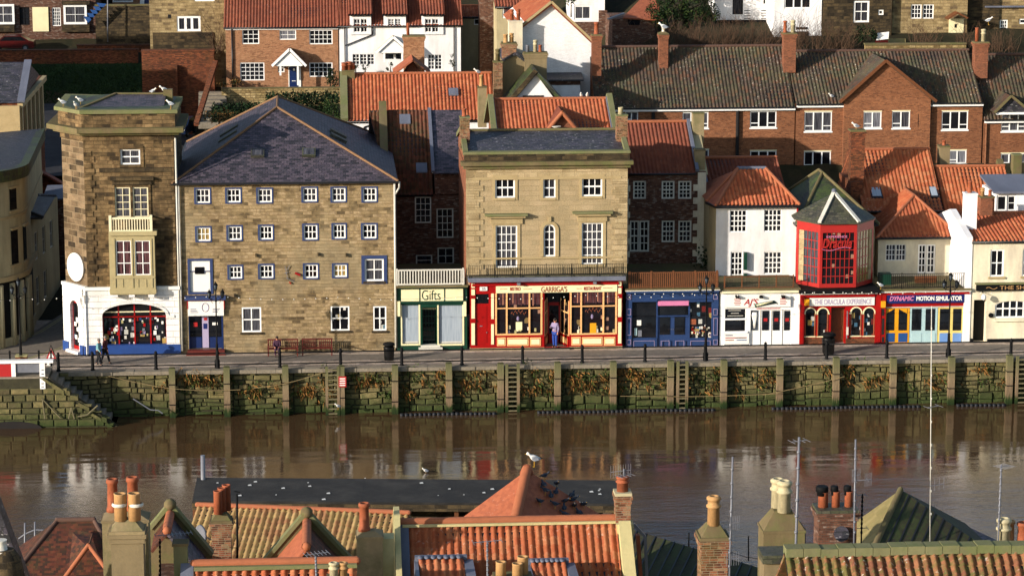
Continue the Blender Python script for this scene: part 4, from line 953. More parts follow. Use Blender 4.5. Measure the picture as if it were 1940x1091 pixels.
m = MB('lead'); m.beam((aM, Yd-.3, zd+.1), (aM, yrr, zr+.1), .2, .15); p = P(799, 316, Yd+1.5); k = (zr-ze)/(yrr-Yd+.2)
for px_, yy in ((799, Yd+1.2), (768, Yd+4.5)):
    xx = P(px_, 300, yy).x; zz_ = ze+(yy-Yd+.2)*k; m.obox((xx-.35, yy, zz_+.06), (.7, 0, 0), V((0, .6, .6*k)), (0, 0, .07))
m.build('rooflight', r0)
# mossy gable coping left of it
r0 = thing('mossy_gable_wall', 'dark brick gable wall with mossy sloping coping rising behind the mill roof', 'wall', (XL(708, Yd), Yd+2, ZQ))
x_ = aL-.55; m = MB('dark_brick'); m.prism([(x_, Yd-.2, ZQ), (x_, Yd+9, ZQ), (x_, Yd+9, zr-.4), (x_, yrr, zr+.45), (x_, Yd-.2, ze+.4)], (-.35, 0, 0)); m.build('wall', r0)
m = MB('moss_stone'); m.beam((x_-.17, Yd-.3, ze+.45), (x_-.17, yrr, zr+.55), .5, .18); m.build('coping', r0)
# ================================================================ garriga's building
r0 = thing('sandstone_restaurant_building', 'three storey yellow sandstone building with red restaurant front on the ground floor', 'building', (XL(1035), 0, ZQ))
f = Fac(r0, (0, 0)); aL = f.hit(883, 450)[0]; aR = f.hit(1188, 450)[0]; zc = f.hit(1035, 318)[1]; zsf = f.hit(1035, 530)[1]
f.win(938, 337, 975.5, 375, 3, 2, sur='stone_trim', sw=.16, mid=True, fw=.09, mw=.05); f.win(1029, 338, 1052.5, 375, 2, 2, sur='stone_trim', sw=.16, mid=True, fw=.08); f.win(1102.5, 335.5, 1141, 372, 3, 2, sur='stone_trim', sw=.16, mid=True, fw=.09, mw=.05)
f.win(939, 427, 980, 507, 4, 5, cols=(), sur='stone_trim', sw=.18, fw=.08, mw=.045, pane='net_half'); f.win(1102, 422, 1142, 501, 4, 5, sur='stone_trim', sw=.18, fw=.08, mw=.045, pane='net_half')
f.win(1030, 425, 1052, 486, 2, 4, arch=1, fw=.08, mw=.05)
f.wall('ashlar_smooth', aL, aR, zsf-.3, zc, 8.5, sidemat='orange_brick')
m = MB('ashlar'); zz = lambda py: f.hit(1035, py)[1]
for i in range(26):
    z_ = zz(520)+.05+i*.34
    if z_ > zc-.5: break
    f.box(m, aL, aL+(1.05 if i % 2 else .8), -.04, .01, z_, z_+.31); f.box(m, aR-(.75 if i % 2 else .95), aR, -.04, .01, z_, z_+.31)
f.box(m, aL, aR, -.03, .01, zc-.55, zc); m.build('quoins', r0)
m = MB('stone_trim'); f.box(m, aL+.4, aR-.4, -.06, -.03, zc-.7, zc-.55)
a_, z_ = f.hit(1041, 436); N = 12
for k in range(N):
    t0, t1 = math.pi*k/N, math.pi*(k+1)/N; m.prism([f.W(a_-math.cos(t)*r_, -.07, z_+math.sin(t)*r_) for t, r_ in ((t0, .37), (t1, .37), (t1, .56), (t0, .56))], f.v*.08)
f.box(m, a_-.56, a_-.37, -.07, .01, z_-1.6, z_); f.box(m, a_+.37, a_+.56, -.07, .01, z_-1.6, z_); f.pb(m, 1038, 410, 1044, 420, -.12, .0); f.pb(m, 893, 487, 1178, 490, -.08, .01); m.build('arch_moulding', r0)
m = MB('green_cap'); f.pb(m, 918, 404, 999, 408, -.42, 0); f.pb(m, 1084, 399.5, 1160, 403.5, -.42, 0); m.mat('stone_trim'); f.pb(m, 922, 408, 995, 412, -.3, 0); f.pb(m, 1088, 403.5, 1156, 408, -.3, 0); f.pb(m, 930, 412, 990, 424, -.1, 0); f.pb(m, 1094, 408, 1150, 419, -.1, 0); m.build('window_hood', r0)
m = MB('moss_stone'); f.box(m, aL-.15, aR+.15, -.25, .4, zc, zc+.2); f.box(m, aL-.3, aR+.3, -.45, .4, zc+.2, zc+.42); m.mat('sooty_stone'); f.box(m, aL-.1, aR+.1, -.12, .4, zc+.42, zc+.85); m.mat('green_cap'); f.box(m, aL-.15, aR+.15, -.17, .45, zc+.85, zc+1.0); m.build('cornice', r0)
zr = P(1035, 247, 4.3).z; zcc = zc+.75
slab('roof', 'slate_dark', r0, [(aL+.15, .4, zcc), (aR-.15, .4, zcc), (aR-.15, 4.3, zr), (aL+.15, 4.3, zr)]); slab('roof', 'slate_dark', r0, [(aL+.15, 4.3, zr), (aR-.15, 4.3, zr), (aR-.15, 8.5, zcc), (aL+.15, 8.5, zcc)])
m = MB('moss_stone'); ridge(m, (aL+.2, 4.3, zr+.03), (aR-.2, 4.3, zr+.03), .12); m.mat('green_cap')
for x in (aL+.0, aR-.0): m.beam((x, .2, zcc+.12), (x, 4.3, zr+.15), .3, .25); m.beam((x, 4.3, zr+.15), (x, 8.5, zcc+.12), .3, .25)
m.build('coping', r0)
m = MB('orange_brick'); m.prism([(aL-.02, .1, zcc-.6), (aL-.02, 8.5, zcc-.6), (aL-.02, 8.5, zcc), (aL-.02, 4.3, zr), (aL-.02, .1, zcc)], (.15, 0, 0)); m.build('gable_wall', r0)
chimney(r0, 872, 890, 222, 266, 2.3, 'chimney_brick', .8, [(.45, .5, .5, .15, 'terracotta', 0)], cap='green_cap', band=False)
chimney(r0, 1168.5, 1189, 218, 262, 2.3, 'chimney_brick', .8, [(.4, .4, .45, .16, 'cream_pot', 2)], cap='green_cap', band=False)
# balcony of iron over the shopfront
m = MB('slate_grey'); m.mat('lead'); f.pb(m, 886, 521, 1183, 529, -.75, 0); m.mat('slate_grey'); f.pb(m, 888, 518.5, 1181, 521, -.6, 0); m.build('canopy', r0)
railing(r0, f, 888, 501, 1181, 522, -.7, 'iron', 86, name='balcony_railing', post=.02, bal=.011, posts=6, rail=.025)
# shopfront
s = MB('red'); SB = -.35
sf = Fac(r0, (0, SB)); a0, a1 = sf.hit(891, 600)[0], sf.hit(1179, 600)[0]
holes = [sf.rect(901, 557, 926, 655), sf.rect(939.7, 555, 1026.5, 634), sf.rect(1031, 553, 1079, 657), sf.rect(1081, 553, 1168, 633)]
sf.h = [(*h_, 0, .12) for h_ in holes]; sh = sf.wall('red', a0, a1, ZQ+.12, sf.hit(1035, 529)[1], .36, name='shopfront', back=False)
m = MB('ashlar'); sf.box(m, a0-.02, sf.hit(1031, 600)[0], -.03, .36, ZQ-.05, ZQ+.15); sf.box(m, sf.hit(1079, 600)[0], a1+.02, -.03, .36, ZQ-.05, ZQ+.15); m.build('stone_plinth', r0)
m = MB('pale_cream'); sf.pb(m, 939.5, 540, 1169, 553.5, -.08, 0); fa = m.build('fascia', r0)
sf.text("GARRIGA'S", 1025, 542, 1074, 552.5, 'terracotta', fa, b=-.095, bold=.006); sf.text('BISTRO', 966, 543.5, 986, 550, 'red', fa, b=-.09, bold=.02); sf.text('RESTAURANT', 1106, 542.5, 1139, 549, 'red', fa, b=-.09, bold=.02)
m = MB('red'); sf.pb(m, 947, 546.8, 961, 547.6, -.09, -.07); sf.pb(m, 991, 546.8, 1008, 547.6, -.09, -.07); sf.pb(m, 1092, 545.8, 1103, 546.6, -.09, -.07); sf.pb(m, 1142, 544.8, 1160, 545.6, -.09, -.07)
sf.box(m, a0-.05, a1+.05, -.22, .3, sf.hit(1035, 533.5)[1], sf.hit(1035, 529)[1]); sf.pb(m, 894, 536, 1172, 540, -.12, 0); m.mat('metal')
for x, y in ((982, 536), (1126, 534)): sf.pb(m, x-3, y-2, x+3, y+2, -.4, -.2)
m.build('moulding', fa)
m = MB('warm_cream'); m.mat('pale_cream')
for x0, x1, y0, y1 in ((893, 899.5, 535, 545), (893, 899.5, 548, 559), (893, 899.5, 566, 603), (893, 899.5, 612, 653), (930.5, 935.5, 556, 604), (930.5, 935.5, 614, 652), (1171, 1177, 532, 542), (1171, 1177, 545, 556), (1171, 1177, 565, 600), (1171, 1177, 610, 650)): sf.pb(m, x0, y0, x1, y1, -.05, 0)
m.build('pilaster_panel', sh)
m = MB('red'); sf.pb(m, 892, 562, 900.5, 565, -.08, 0); sf.pb(m, 892, 605, 900.5, 610, -.08, 0); sf.pb(m, 1170, 558, 1178, 563, -.08, 0); sf.pb(m, 1170, 602, 1178, 608, -.08, 0); m.build('pilaster_band', sh)
for xs_, y0, y1 in (((940.5, 959.5, 1003, 1026), 639, 655), ((1081.5, 1101.5, 1143, 1167), 638, 654)):
    for x0, x1 in zip(xs_, xs_[1:]):
        m = MB('warm_cream'); sf.pb(m, x0+1, y0, x1-1.5, y1, -.03, 0); m.mat('pale_cream'); sf.pb(m, x0+3.5, y0+3, x1-4, y1-3, -.05, 0); m.mat('red'); sf.pb(m, x0+3, y0+2.4, x1-3.5, y0+3, -.055, -.02); sf.pb(m, x0+3, y1-3, x1-3.5, y1-2.4, -.055, -.02); m.build('stall_riser_panel', sh)
q = random.Random(8)
for h_, cuts, tz in ((holes[1], (960, 1003), 583), (holes[3], (1101, 1143), 581)):
    m = MB('restaurant'); sf.box(m, h_[0], h_[1], .07, .11, h_[2], h_[3]); o = m.build('shop_window', sh)
    m = MB('warm_cream'); sf.box(m, h_[0]-.05, h_[0]+.05, -.04, .08, h_[2], h_[3]); sf.box(m, h_[1]-.07, h_[1]+.03, -.04, .08, h_[2], h_[3]); sf.box(m, h_[0]+.05, h_[1]-.07, -.04, .08, h_[2]-.02, h_[2]+.07)
    for c_ in cuts: x = sf.hit(c_, 600)[0]; sf.box(m, x-.045, x+.045, -.035, .08, h_[2]+.07, h_[3])
    z_ = sf.hit(1035, tz)[1]; sf.box(m, h_[0]+.05, h_[1]-.07, -.045, .08, z_-.03, z_+.03); m.build('frame', o)
    m = MB('curtain_pink'); sf.box(m, h_[0]+.06, h_[1]-.08, .05, .068, z_+.2, h_[3]-.02)
    for k in range(26):
        x = h_[0]+.1+(h_[1]-h_[0]-.25)*k/25; m.mat('jacket_red' if k % 3 else 'skin') if k % 2 else m.mat('curtain_pink'); sf.box(m, x, x+.045, .038, .05, z_+.12+.2*abs(math.sin(k*.9)), h_[3]-.04)
    m.build('curtain', o)
    m = MB('terracotta'); ax = (sf.hit(cuts[0], 600)[0]+sf.hit(cuts[1], 600)[0])/2; az = sf.hit(1035, tz+11)[1]
    for k in range(9):
        t = (k-4)/4; m.tube(sf.W(ax+t*.42, .06, az+.13*math.cos(t*1.5)), sf.W(ax+t*.42+.07, .06, az+.13*math.cos(t*1.5)+.12*(-1)**k), .018, n=4)
    m.mat('cloth_lilac'); m.ball(sf.W(ax, .06, az-.3), .09, .03, .15); m.mat('pale_cream' if tz == 583 else 'yellow'); sf.box(m, ax-.18+.05, ax+.2+.05, .035, .07, az-1.0 if tz == 583 else az-1.35, az-.5 if tz == 583 else az-.7)
    for k in range(9): x = q.uniform(h_[0]+.15, h_[1]-.2); z2 = h_[2]+q.uniform(.1, .4); m.mat(q.choice(['offwhite', 'cream', 'cloth_lilac', 'ochre'])); sf.box(m, x, x+.12, .05, .07, z2-.05, z2+.16)
    m.build('window_display', o)
h_ = holes[0]; m = MB('red'); sf.box(m, h_[0], h_[1], .06, .1, h_[2], h_[3]-.6); sf.box(m, h_[0]+.12, h_[1]-.12, .04, .06, h_[2]+1.1, h_[3]-.75); sf.box(m, h_[0]+.12, h_[1]-.12, .04, .06, h_[2]+.2, h_[2]+.95); d_ = m.build('door', r0)
m = MB('glass'); sf.box(m, h_[0], h_[1], .07, .11, h_[3]-.6, h_[3]); m.build('fanlight', d_); m = MB('metal'); sf.pb(m, 909, 617, 914, 618.5, .02, .04); m.ball(sf.W(h_[1]-.12, .03, ZQ+1.1), .035); m.build('handle', d_)
m = MB('sign_white'); sf.pb(m, 909, 543, 923, 550.5, -.06, 0); o = m.build('number_plate', r0); sf.text('35', 912.5, 544.5, 919.5, 549, 'navy', o, b=-.07)
h_ = holes[2]; zt_ = h_[3]
m = MB('dark_interior'); sf.box(m, h_[0], h_[1], 1.3, 1.34, ZQ, zt_); sf.box(m, h_[0], h_[1], .0, 1.3, zt_, zt_+.03); m.build('recess_wall', r0)
m = MB('red'); dx0, dx1 = sf.hit(1038, 600)[0]+.05, sf.hit(1064, 600)[0]+.05; zd = sf.hit(1035, 583)[1]
sf.box(m, dx0, dx0+.12, 1.2, 1.28, ZQ+.1, zd+.1); sf.box(m, dx1-.12, dx1, 1.2, 1.28, ZQ+.1, zd+.1); sf.box(m, dx0, dx1, 1.2, 1.28, ZQ+.1, ZQ+.7); sf.box(m, dx0, dx1, 1.2, 1.28, zd-.1, zd+.1); d_ = m.build('entrance_door', r0)
m = MB('restaurant'); sf.box(m, dx0+.12, dx1-.12, 1.22, 1.26, ZQ+.7, zd-.1); sf.box(m, dx0, dx1, 1.22, 1.26, zd+.1, zt_); m.build('pane', d_)
for sx, xa_, xb_ in ((0, h_[0]+.03, dx0), (1, h_[1]-.03, dx1)):
    A = sf.W(xa_, .12, 0); B = sf.W(xb_, 1.2, 0); m = MB('restaurant'); m.beam(A+Z*(ZQ+1.8), B+Z*(ZQ+1.8), .04, 2.0); o = m.build('return_window', sh)
    m = MB('warm_cream'); 
    for t in (.02, .5, .98): p = A.lerp(B, t); m.tube(p+Z*(ZQ+.8), p+Z*(ZQ+2.95), .045, n=4)
    for z_ in (.82, 2.2): m.beam(A+Z*(ZQ+z_), B+Z*(ZQ+z_), .08, .07)
    m.mat('red').beam(A+Z*(ZQ+.45), B+Z*(ZQ+.45), .1, .66); m.mat('warm_cream').beam(A.lerp(B, .1)+Z*(ZQ+.45), A.lerp(B, .9)+Z*(ZQ+.45), .13, .36); m.build('frame', o)
m = MB('flagstone'); sf.box(m, h_[0], h_[1], -.2, 1.3, ZQ, ZQ+.12); m.build('doorstep', r0)
# ================================================================ blue shop
r0, f = shop('blue_shop', 'dark blue shop with double doors and pink nameboard, timber deck on its roof', 1184, 1362, 549)
L_ = f.rect(1186, 549, 1361, 662); hl = f.rect(1198, 572, 1243.5, 640); hr = f.rect(1307, 572, 1348, 640); hd = f.rect(1246, 579, 1304, 660)
f.h = [(*hl, 0, .15), (*hr, 0, .15), (*hd, 0, .15)]; f.wall('blue', L_[0], L_[1], ZQ-.05, L_[3], 8, sidemat='dark_brick')
m = MB('glass'); f.box(m, hl[0], hl[1], .1, .14, hl[2], hl[3]); o = m.build('shop_window', r0); m = MB('sign_white'); f.pb(m, 1207, 607, 1215, 617, .08, .1); m.mat('pale_blue'); f.pb(m, 1202, 622, 1207, 636, .08, .1); m.mat('metal'); f.pb(m, 1209, 626, 1216, 638, .08, .1); m.build('window_display', o)
m = MB('display'); f.box(m, hr[0], hr[1], .1, .14, hr[2], hr[3]); o = m.build('shop_window', r0)
m = MB('terracotta'); f.pb(m, 1308, 605, 1319, 615, .07, .1); q = random.Random(4)
for i in range(26): x = q.uniform(1309, 1345); y = q.uniform(618, 637); m.mat(q.choice(['offwhite', 'terracotta', 'cream', 'cloth_lilac', 'ochre', 'sign_white', 'red'])); f.pb(m, x, y, x+q.uniform(1.5, 4), y+q.uniform(2, 5), .07, .1)
m.build('window_display', o)
m = MB('blue'); f.box(m, hd[0], hd[1], .08, .13, hd[2], hd[3]-.62); f.box(m, hd[0], hd[1], -.03, .12, hd[3]-.68, hd[3]-.6); d_ = m.build('double_door', r0)
m = MB('glass'); f.pb(m, 1250, 600, 1269.5, 634, .05, .08); f.pb(m, 1278, 600, 1297.5, 634, .05, .08); f.box(m, hd[0]+.04, hd[1]-.04, .09, .13, hd[3]-.6, hd[3]); m.build('pane', d_); m = MB('metal'); m.ball(f.W(f.hit(1272, 630)[0], .05, ZQ+1.05), .03); m.ball(f.W(f.hit(1275.5, 630)[0], .05, ZQ+1.05), .03); m.build('handle', d_)
m = MB('pink'); f.pb(m, 1246.5, 569.5, 1304, 578, -.16, 0); m.build('nameboard', r0)
m = MB('blue'); f.pb(m, 1186, 549, 1361, 553, -.32, 0); f.pb(m, 1195, 553, 1352, 567, -.1, 0); f.pb(m, 1195, 567, 1245, 571, -.14, 0); f.pb(m, 1305, 567, 1350, 571, -.14, 0); fa = m.build('fascia', r0); m = MB('offwhite'); f.pb(m, 1184, 547.5, 1363, 549.2, -.36, 0)
for i in range(9): a_, z_ = f.hit(1202+i*18, 554.5); m.ball(f.W(a_, -.38, z_), .04)
m.build('cornice_trim', fa)
def frame(m, f, x0, y0, x1, y1, b=-.03, t=.9):
    f.pb(m, x0, y0, x1, y0+t, b, 0); f.pb(m, x0, y1-t, x1, y1, b, 0); f.pb(m, x0, y0+t, x0+t, y1-t, b, 0); f.pb(m, x1-t, y0+t, x1, y1-t, b, 0)
m = MB('blue'); f.pb(m, 1185.5, 553, 1196.5, 662, -.1, 0); f.pb(m, 1349.5, 553, 1360.5, 662, -.1, 0); f.pb(m, 1197, 641, 1244.5, 660, -.03, 0); pl = m.build('pilaster', r0)
m = MB('cloth_lilac'); g2 = Fac(r0, (0, -.1))
for x in (1187.5, 1351.5):
    for y0, y1 in ((558, 567), (585, 597), (602, 635), (643, 653)): frame(m, g2, x, y0, x+8, y1, t=1)
for x0, x1 in ((1200, 1240), (1252, 1268), (1279, 1296), (1308, 1346)): frame(m, f, x0, 645, x1, 657, b=-.045, t=.9)
m.build('lilac_moulding', pl)
m = MB('moss_stone'); f.pb(m, 1184, 545, 1362, 547.5, -.3, 8); m.build('terrace_deck', r0)
railing(r0, f, 1191, 515, 1360, 546, -.05, 'timber', 46, name='timber_balustrade', post=.05, bal=.035, posts=4, rail=.06)
# brick house behind it
Yb = 8
r0 = thing('shaded_brick_house', 'dark brick house with white sashes and pantile roof, set back above the blue shop', 'house', (XL(1255, Yb), Yb, ZQ))
f = Fac(r0, (0, Yb)); aL = f.hit(1187, 420)[0]; aR = f.hit(1321, 420)[0]; aQ = f.hit(1336, 420)[0]; ze = f.hit(1255, 326)[1]
for x0, y0, x1, y1, a, b in ((1199.6, 343, 1224, 377, 3, 4), (1253.5, 343, 1278, 377, 3, 4), (1285, 343, 1310, 377, 3, 4), (1193, 418, 1211, 477, 2, 4), (1211.3, 418, 1230, 477, 2, 4), (1253.5, 418, 1278, 459, 3, 4), (1285, 418, 1310, 459, 3, 4)): f.win(x0, y0, x1, y1, a, b, fr='offwhite', fw=.1, mw=.05, mid=True)
f.wall('dark_brick', aL, aQ, ZQ-.1, ze, 8)
m = MB('cream_render'); x_ = f.hit(1321, 420)[0]; f.box(m, x_, aQ+.02, -.05, .01, ZQ-.1, ze-.05)
for i in range(14):
    if i % 2: f.box(m, x_-.28, x_, -.05, .01, ze-.8-i*.42, ze-.8-i*.42+.4)
    f.box(m, aL-.0, aL+(.22 if i % 2 else .12), -.03, .01, ze-.8-i*.42, ze-.42-i*.42)
m.build('quoins', r0)
yr = Yb+4.6; zr = P(1250, 231, yr).z; aV = f.hit(1312, 300)[0]
gable_roof(r0, aL-.1, aV+.2, Yb, Yb+9, yr, zr, ze, 'pan_red', rmat='pan_orange')
m = MB('lead'); m.beam((aV+.3, Yb-.2, ze+.1), (aV+.3, yr, zr+.1), .2, .2); m.mat('cream_dirty'); m.prism([(aV+.3, Yb, ze-.2), (aV+.3, Yb+9, ze-.2), (aV+.3, yr, zr)], (.7, 0, 0)); m.build('gable_wall', r0)
chimney(r0, 1313, 1334, 214, 254, yr-1.2, 'buff_render', .8, (), cap='moss_stone', band=False); chimney(r0, 1317, 1336, 284, 330, Yb+.4, 'buff_render', .8, (), cap='moss_stone', band=False)
m = MB('leaf_dark'); q = random.Random(6)
for i in range(260): 
    c_ = V((q.gauss(f.hit(1328, 490)[0], .35), Yb-1.6+q.gauss(0, .3), ZQ+3.2+q.gauss(0, .6)+.8)); s_ = V((q.uniform(-1, 1), q.uniform(-1, 1), q.uniform(-1, 1)))*.1; t_ = V((q.uniform(-1, 1), q.uniform(-1, 1), q.uniform(-1, 1)))*.1; m.poly([c_, c_+s_, c_+s_+t_, c_+t_])
solo(m, 'climbing_shrub', 'dark evergreen shrub on the terrace by the white quoins of the shaded brick house', 'shrub')
# ================================================================ AJ's white cafe
r0, f = shop('white_cafe', 'white single storey cafe front with red and green lettering between the blue and red shops', 1363, 1515, 549)
L_ = f.rect(1363.5, 549, 1515, 661); hw = f.rect(1373.5, 585, 1412, 627); hd = f.rect(1421.5, 587, 1499, 660); f.h = [(*hw, 0, .1), (*hd, 0, .15)]
f.wall('white', L_[0], L_[1], ZQ-.05, L_[3], 5, sidemat='white_render')
m = MB('glass'); f.box(m, hw[0], hw[1], .06, .09, hw[2], hw[3]); o = m.build('shop_window', r0); m = MB('white'); f.pb(m, 1372, 603, 1413, 606, -.03, .06); f.pb(m, 1370, 627, 1416, 631, -.1, .06); m.build('frame', o); m = MB('offwhite')
for i, (x0, x1) in enumerate(((1380, 1404), (1385, 1400), (1378, 1408))): f.pb(m, x0, 588+i*5, x1, 589+i*5, .04, .055)
m.build('lettering', o)
m = MB('white'); f.box(m, hd[0], hd[1], .1, .14, hd[2], hd[3]); d_ = m.build('folding_doors', r0)
for x0, x1 in ((1423.5, 1436), (1444, 1457), (1464.5, 1477), (1485.5, 1497)):
    m = MB('steam_glass' if x0 < 1430 else 'glass'); f.pb(m, x0, 589, x1, 626, .06, .1); m.build('pane', d_)
m = MB('sign_red')
for x in (1447, 1467.5, 1488): f.pb(m, x, 603, x+7, 609, .04, .06)
m.mat('sign_white'); a_, z_ = f.hit(1430, 607); m.lathe(f.W(a_, .05, z_-.5), [(.05, 0), (.1, .4), (.2, .8), (.15, 1.0)], 8, 1, .1); m.mat('offwhite')
for x in (1440, 1461, 1481.5): f.pb(m, x, 587, x+.8, 658, .06, .1)
m.build('sticker', d_)
m = MB('sign_white'); f.pb(m, 1370.5, 561, 1497, 581, -.14, 0); fa = m.build('fascia', r0)
f.text("AJ'S", 1408, 565, 1436, 580.5, 'sign_red', fa, b=-.15, shear=.3, bold=.012)
m = MB('leaf_mid'); m.mat('green'); a0, z0 = f.hit(1429, 578); a1, z1 = f.hit(1466, 571)
m.tube(f.W(a0, -.16, z0), f.W(a1, -.16, z1), .1, .1, 8); m.mat('pale_cream'); m.tube(f.W(a0+.1, -.25, z0+.03), f.W(a1-.1, -.25, z1+.05), .04, n=6); m.mat('green'); m.tube(f.W(a1, -.16, z1), f.W(a1+.22, -.16, z1-.12), .06, .02, 6); m.mat('sign_red')
for i in range(4): f.pb(m, 1390+i % 2, 565.5+i*3.3, 1403-i % 2, 566.8+i*3.3, -.15, -.13); f.pb(m, 1477, 564.5+i*3.3, 1490-(i % 2)*2, 565.8+i*3.3, -.15, -.13)
f.pb(m, 1433, 583.5, 1478, 585, -.02, 0); m.build('lettering', fa)
m = MB('sign_white'); f.pb(m, 1371, 631.5, 1418.5, 650.5, -.06, 0); o = m.build('menu_board', r0); m = MB('sign_red')
for i, (x0, x1, c_) in enumerate(((1374, 1388, 'navy'), (1393, 1413, 'sign_red'), (1374, 1414, 'sign_red'), (1374, 1390, 'terracotta'), (1395, 1414, 'mid_blue'))): m.mat(c_); y = 634+(i+1)//2*4.5; f.pb(m, x0, y, x1, y+1.6, -.075, -.055)
m.build('lettering', o)
m = MB('dark_interior'); f.pb(m, 1372, 652.5, 1419, 661, -.02, .0); m.mat('cream'); f.pb(m, 1364, 550, 1514, 554, -.2, 0)
m.mat('iron')
for x in (1395, 1440, 1482): f.pb(m, x-2.5, 559, x+4, 563, -.4, 0)
m.build('trim', r0)
m = MB('moss_stone'); f.pb(m, 1362, 546, 1516, 549, -.15, 5); m.build('terrace_deck', r0)
railing(r0, f, 1372, 523, 1504, 547, .1, 'timber', 4, name='terrace_railing', post=.03, bal=.02, posts=4, rail=.05)
m = MB('iron'); a0, a1, z0, z1 = f.rect(1376, 525, 1502, 546, .13)
for i in range(44): x = a0+(a1-a0)*i/43; m.tube((x, .13, z0), (x, .13, z1), .006, n=3)
for j in range(5): z_ = z0+(z1-z0)*j/4; m.tube((a0, .13, z_), (a1, .13, z_), .006, n=3)
m.build('mesh_panel', r0)
Yw = 4.2
r0 = thing('white_hipped_house', 'white two storey house with hipped orange pantile roof above the white cafe', 'house', (XL(1425, Yw), Yw, ZQ))
f = Fac(r0, (0, Yw)); aL = f.hit(1356, 460)[0]; aR = f.hit(1508, 460)[0]; ze = f.hit(1430, 388)[1]
f.win(1382.5, 398, 1415, 440, 4, 4, fw=.06, mw=.055); f.win(1447.5, 397, 1481, 439, 4, 4, fr='white', fw=.06, mw=.06); f.win(1447.5, 477, 1481, 519, 4, 4, fr='white', fw=.06, mw=.06); f.win(1384, 477, 1407, 533, 3, 5, fw=.06, mw=.05, name='terrace_door')
f.wall('white_render', aL, aR, ZQ+1, ze, 7, sidemat='cream_dirty')
m = MB('green'); f.pb(m, 1408, 477, 1414, 510, -.3, -.02); f.pb(m, 1408, 517, 1414, 533, -.3, -.02); m.build('shutter', r0)
# chamfered left wall seen from the side
lx = P(1343, 400, Yw+1.6).x; m = MB('cream_dirty'); m.poly([(aL, Yw, ZQ+1), (aL, Yw, ze), (lx, Yw+1.6, ze), (lx, Yw+1.6, ZQ+1)]); m.poly([(lx, Yw+1.6, ZQ+1), (lx, Yw+1.6, ze), (lx, Yw+7, ze), (lx, Yw+7, ZQ+1)]); m.build('side_wall', r0)
za = P(1430, 320, Yw+3.4).z; xa0, xa1 = P(1398, 320, Yw+3.4).x, P(1450, 320, Yw+3.4).x
FLx, FRx = aL-.05, aR+.12
A, B = V((xa0, Yw+3.4, za)), V((xa1, Yw+3.4, za)); FL, FR = V((FLx, Yw-.2, ze)), V((FRx, Yw-.2, ze)); L2 = V((lx-.15, Yw+1.5, ze)); BR = V((FRx, Yw+7.2, ze)); BL = V((lx-.15, Yw+7.2, ze))
o = pantiles('roof', 'pan_orange', r0, [FL, FR, B, A]); slab('roof', 'plain_orange', r0, [FL, A, L2]); slab('roof', 'plain_orange', r0, [L2, A, BL]); slab('roof', 'pan_orange', r0, [FR, BR, B]); slab('roof', 'pan_orange', r0, [BR, BL, A]); slab('roof', 'pan_orange', r0, [BR, A, B])
m = MB('plain_orange')
for p, q_ in ((FL, A), (FR, B), (L2, A)): ridge(m, p+Z*.04, q_+Z*.04, .13)
m.build('ridge_tiles', o); m = MB('lead'); ridge(m, A+Z*.05, B+Z*.05, .14); m.build('ridge_lead', o); m = MB('gutter'); m.beam(FL+V((0, -.06, -.08)), FR+V((0, -.06, -.08)), .14, .16); m.beam(FL+V((0, -.06, -.08)), L2+V((-.05, 0, -.08)), .12, .14); m.build('gutter', o)
pipe(r0, [(aR+.04, Yw-.1, ze), (aR+.04, Yw-.1, ZQ+2.8)], 'lantern_red', .06)
# pantile roof between the white house and the flats
Yk = 10.5
r0 = thing('low_pantile_house', 'house whose shaded pantile roof shows behind the white hipped house', 'house', (XL(1415, Yk), Yk, ZQ))
x0, x1 = P(1341, 340, Yk).x, P(1490, 340, Yk).x; ze2 = P(1415, 362, Yk).z; zr2 = P(1415, 299, Yk+4).z
m = MB('dark_brick'); m.box(x0, x1, Yk, Yk+8, ZQ, ze2); m.build('wall', r0); gable_roof(r0, x0, x1, Yk, Yk+8, Yk+4, zr2, ze2, 'pan_red', rmat='pan_orange')
m = MB('lead'); m.beam((x0, Yk-.2, ze2+.1), (x0, Yk+4, zr2+.1), .25, .2); m.build('verge', r0)
# ================================================================ red arcade shop with lantern bay
r0, f = shop('red_arched_shop', 'red attraction front with four arched windows under a glazed red lantern bay', 1514, 1668, 549)
L_ = f.rect(1515, 549, 1667, 659); hs = [f.rect(*q_) for q_ in ((1525.5, 584, 1544, 637), (1549, 584, 1568, 637), (1612, 583, 1631, 636), (1636, 583, 1656, 636))]; hd = f.rect(1574, 582, 1601, 657)
f.h = [(*h_, 1, .12) for h_ in hs]+[(*hd, 0, .6)]
f.wall('red', L_[0], L_[1], ZQ-.05, L_[3], 6, sidemat='dark_brick')
for h_ in hs:
    m = MB('display'); f.box(m, h_[0], h_[1], .08, .11, h_[2], h_[3]); o = m.build('arched_window', r0); m = MB('pale_cream'); a_ = (h_[0]+h_[1])/2; rr = (h_[1]-h_[0])/2; zc_ = h_[3]-rr; N = 10
    for k in range(N):
        t0, t1 = math.pi*k/N, math.pi*(k+1)/N; m.prism([f.W(a_-math.cos(t)*r_, -.05, zc_+math.sin(t)*r_) for t, r_ in ((t0, rr), (t1, rr), (t1, rr+.07), (t0, rr+.07))], f.v*.06)
    f.box(m, h_[0]-.14, h_[0]-.0, -.06, .0, zc_-.06, zc_+.02); f.box(m, h_[1], h_[1]+.1, -.06, .0, zc_-.06, zc_+.02); m.mat('terracotta'); f.box(m, h_[0]-.02, h_[0]+.03, -.03, .05, h_[2], zc_); f.box(m, h_[1]-.03, h_[1]+.02, -.03, .05, h_[2], zc_); m.mat('pale_cream'); f.box(m, h_[0]-.05, h_[1]+.05, -.05, .08, h_[2]-.05, h_[2]+.01); m.build('frame', o)
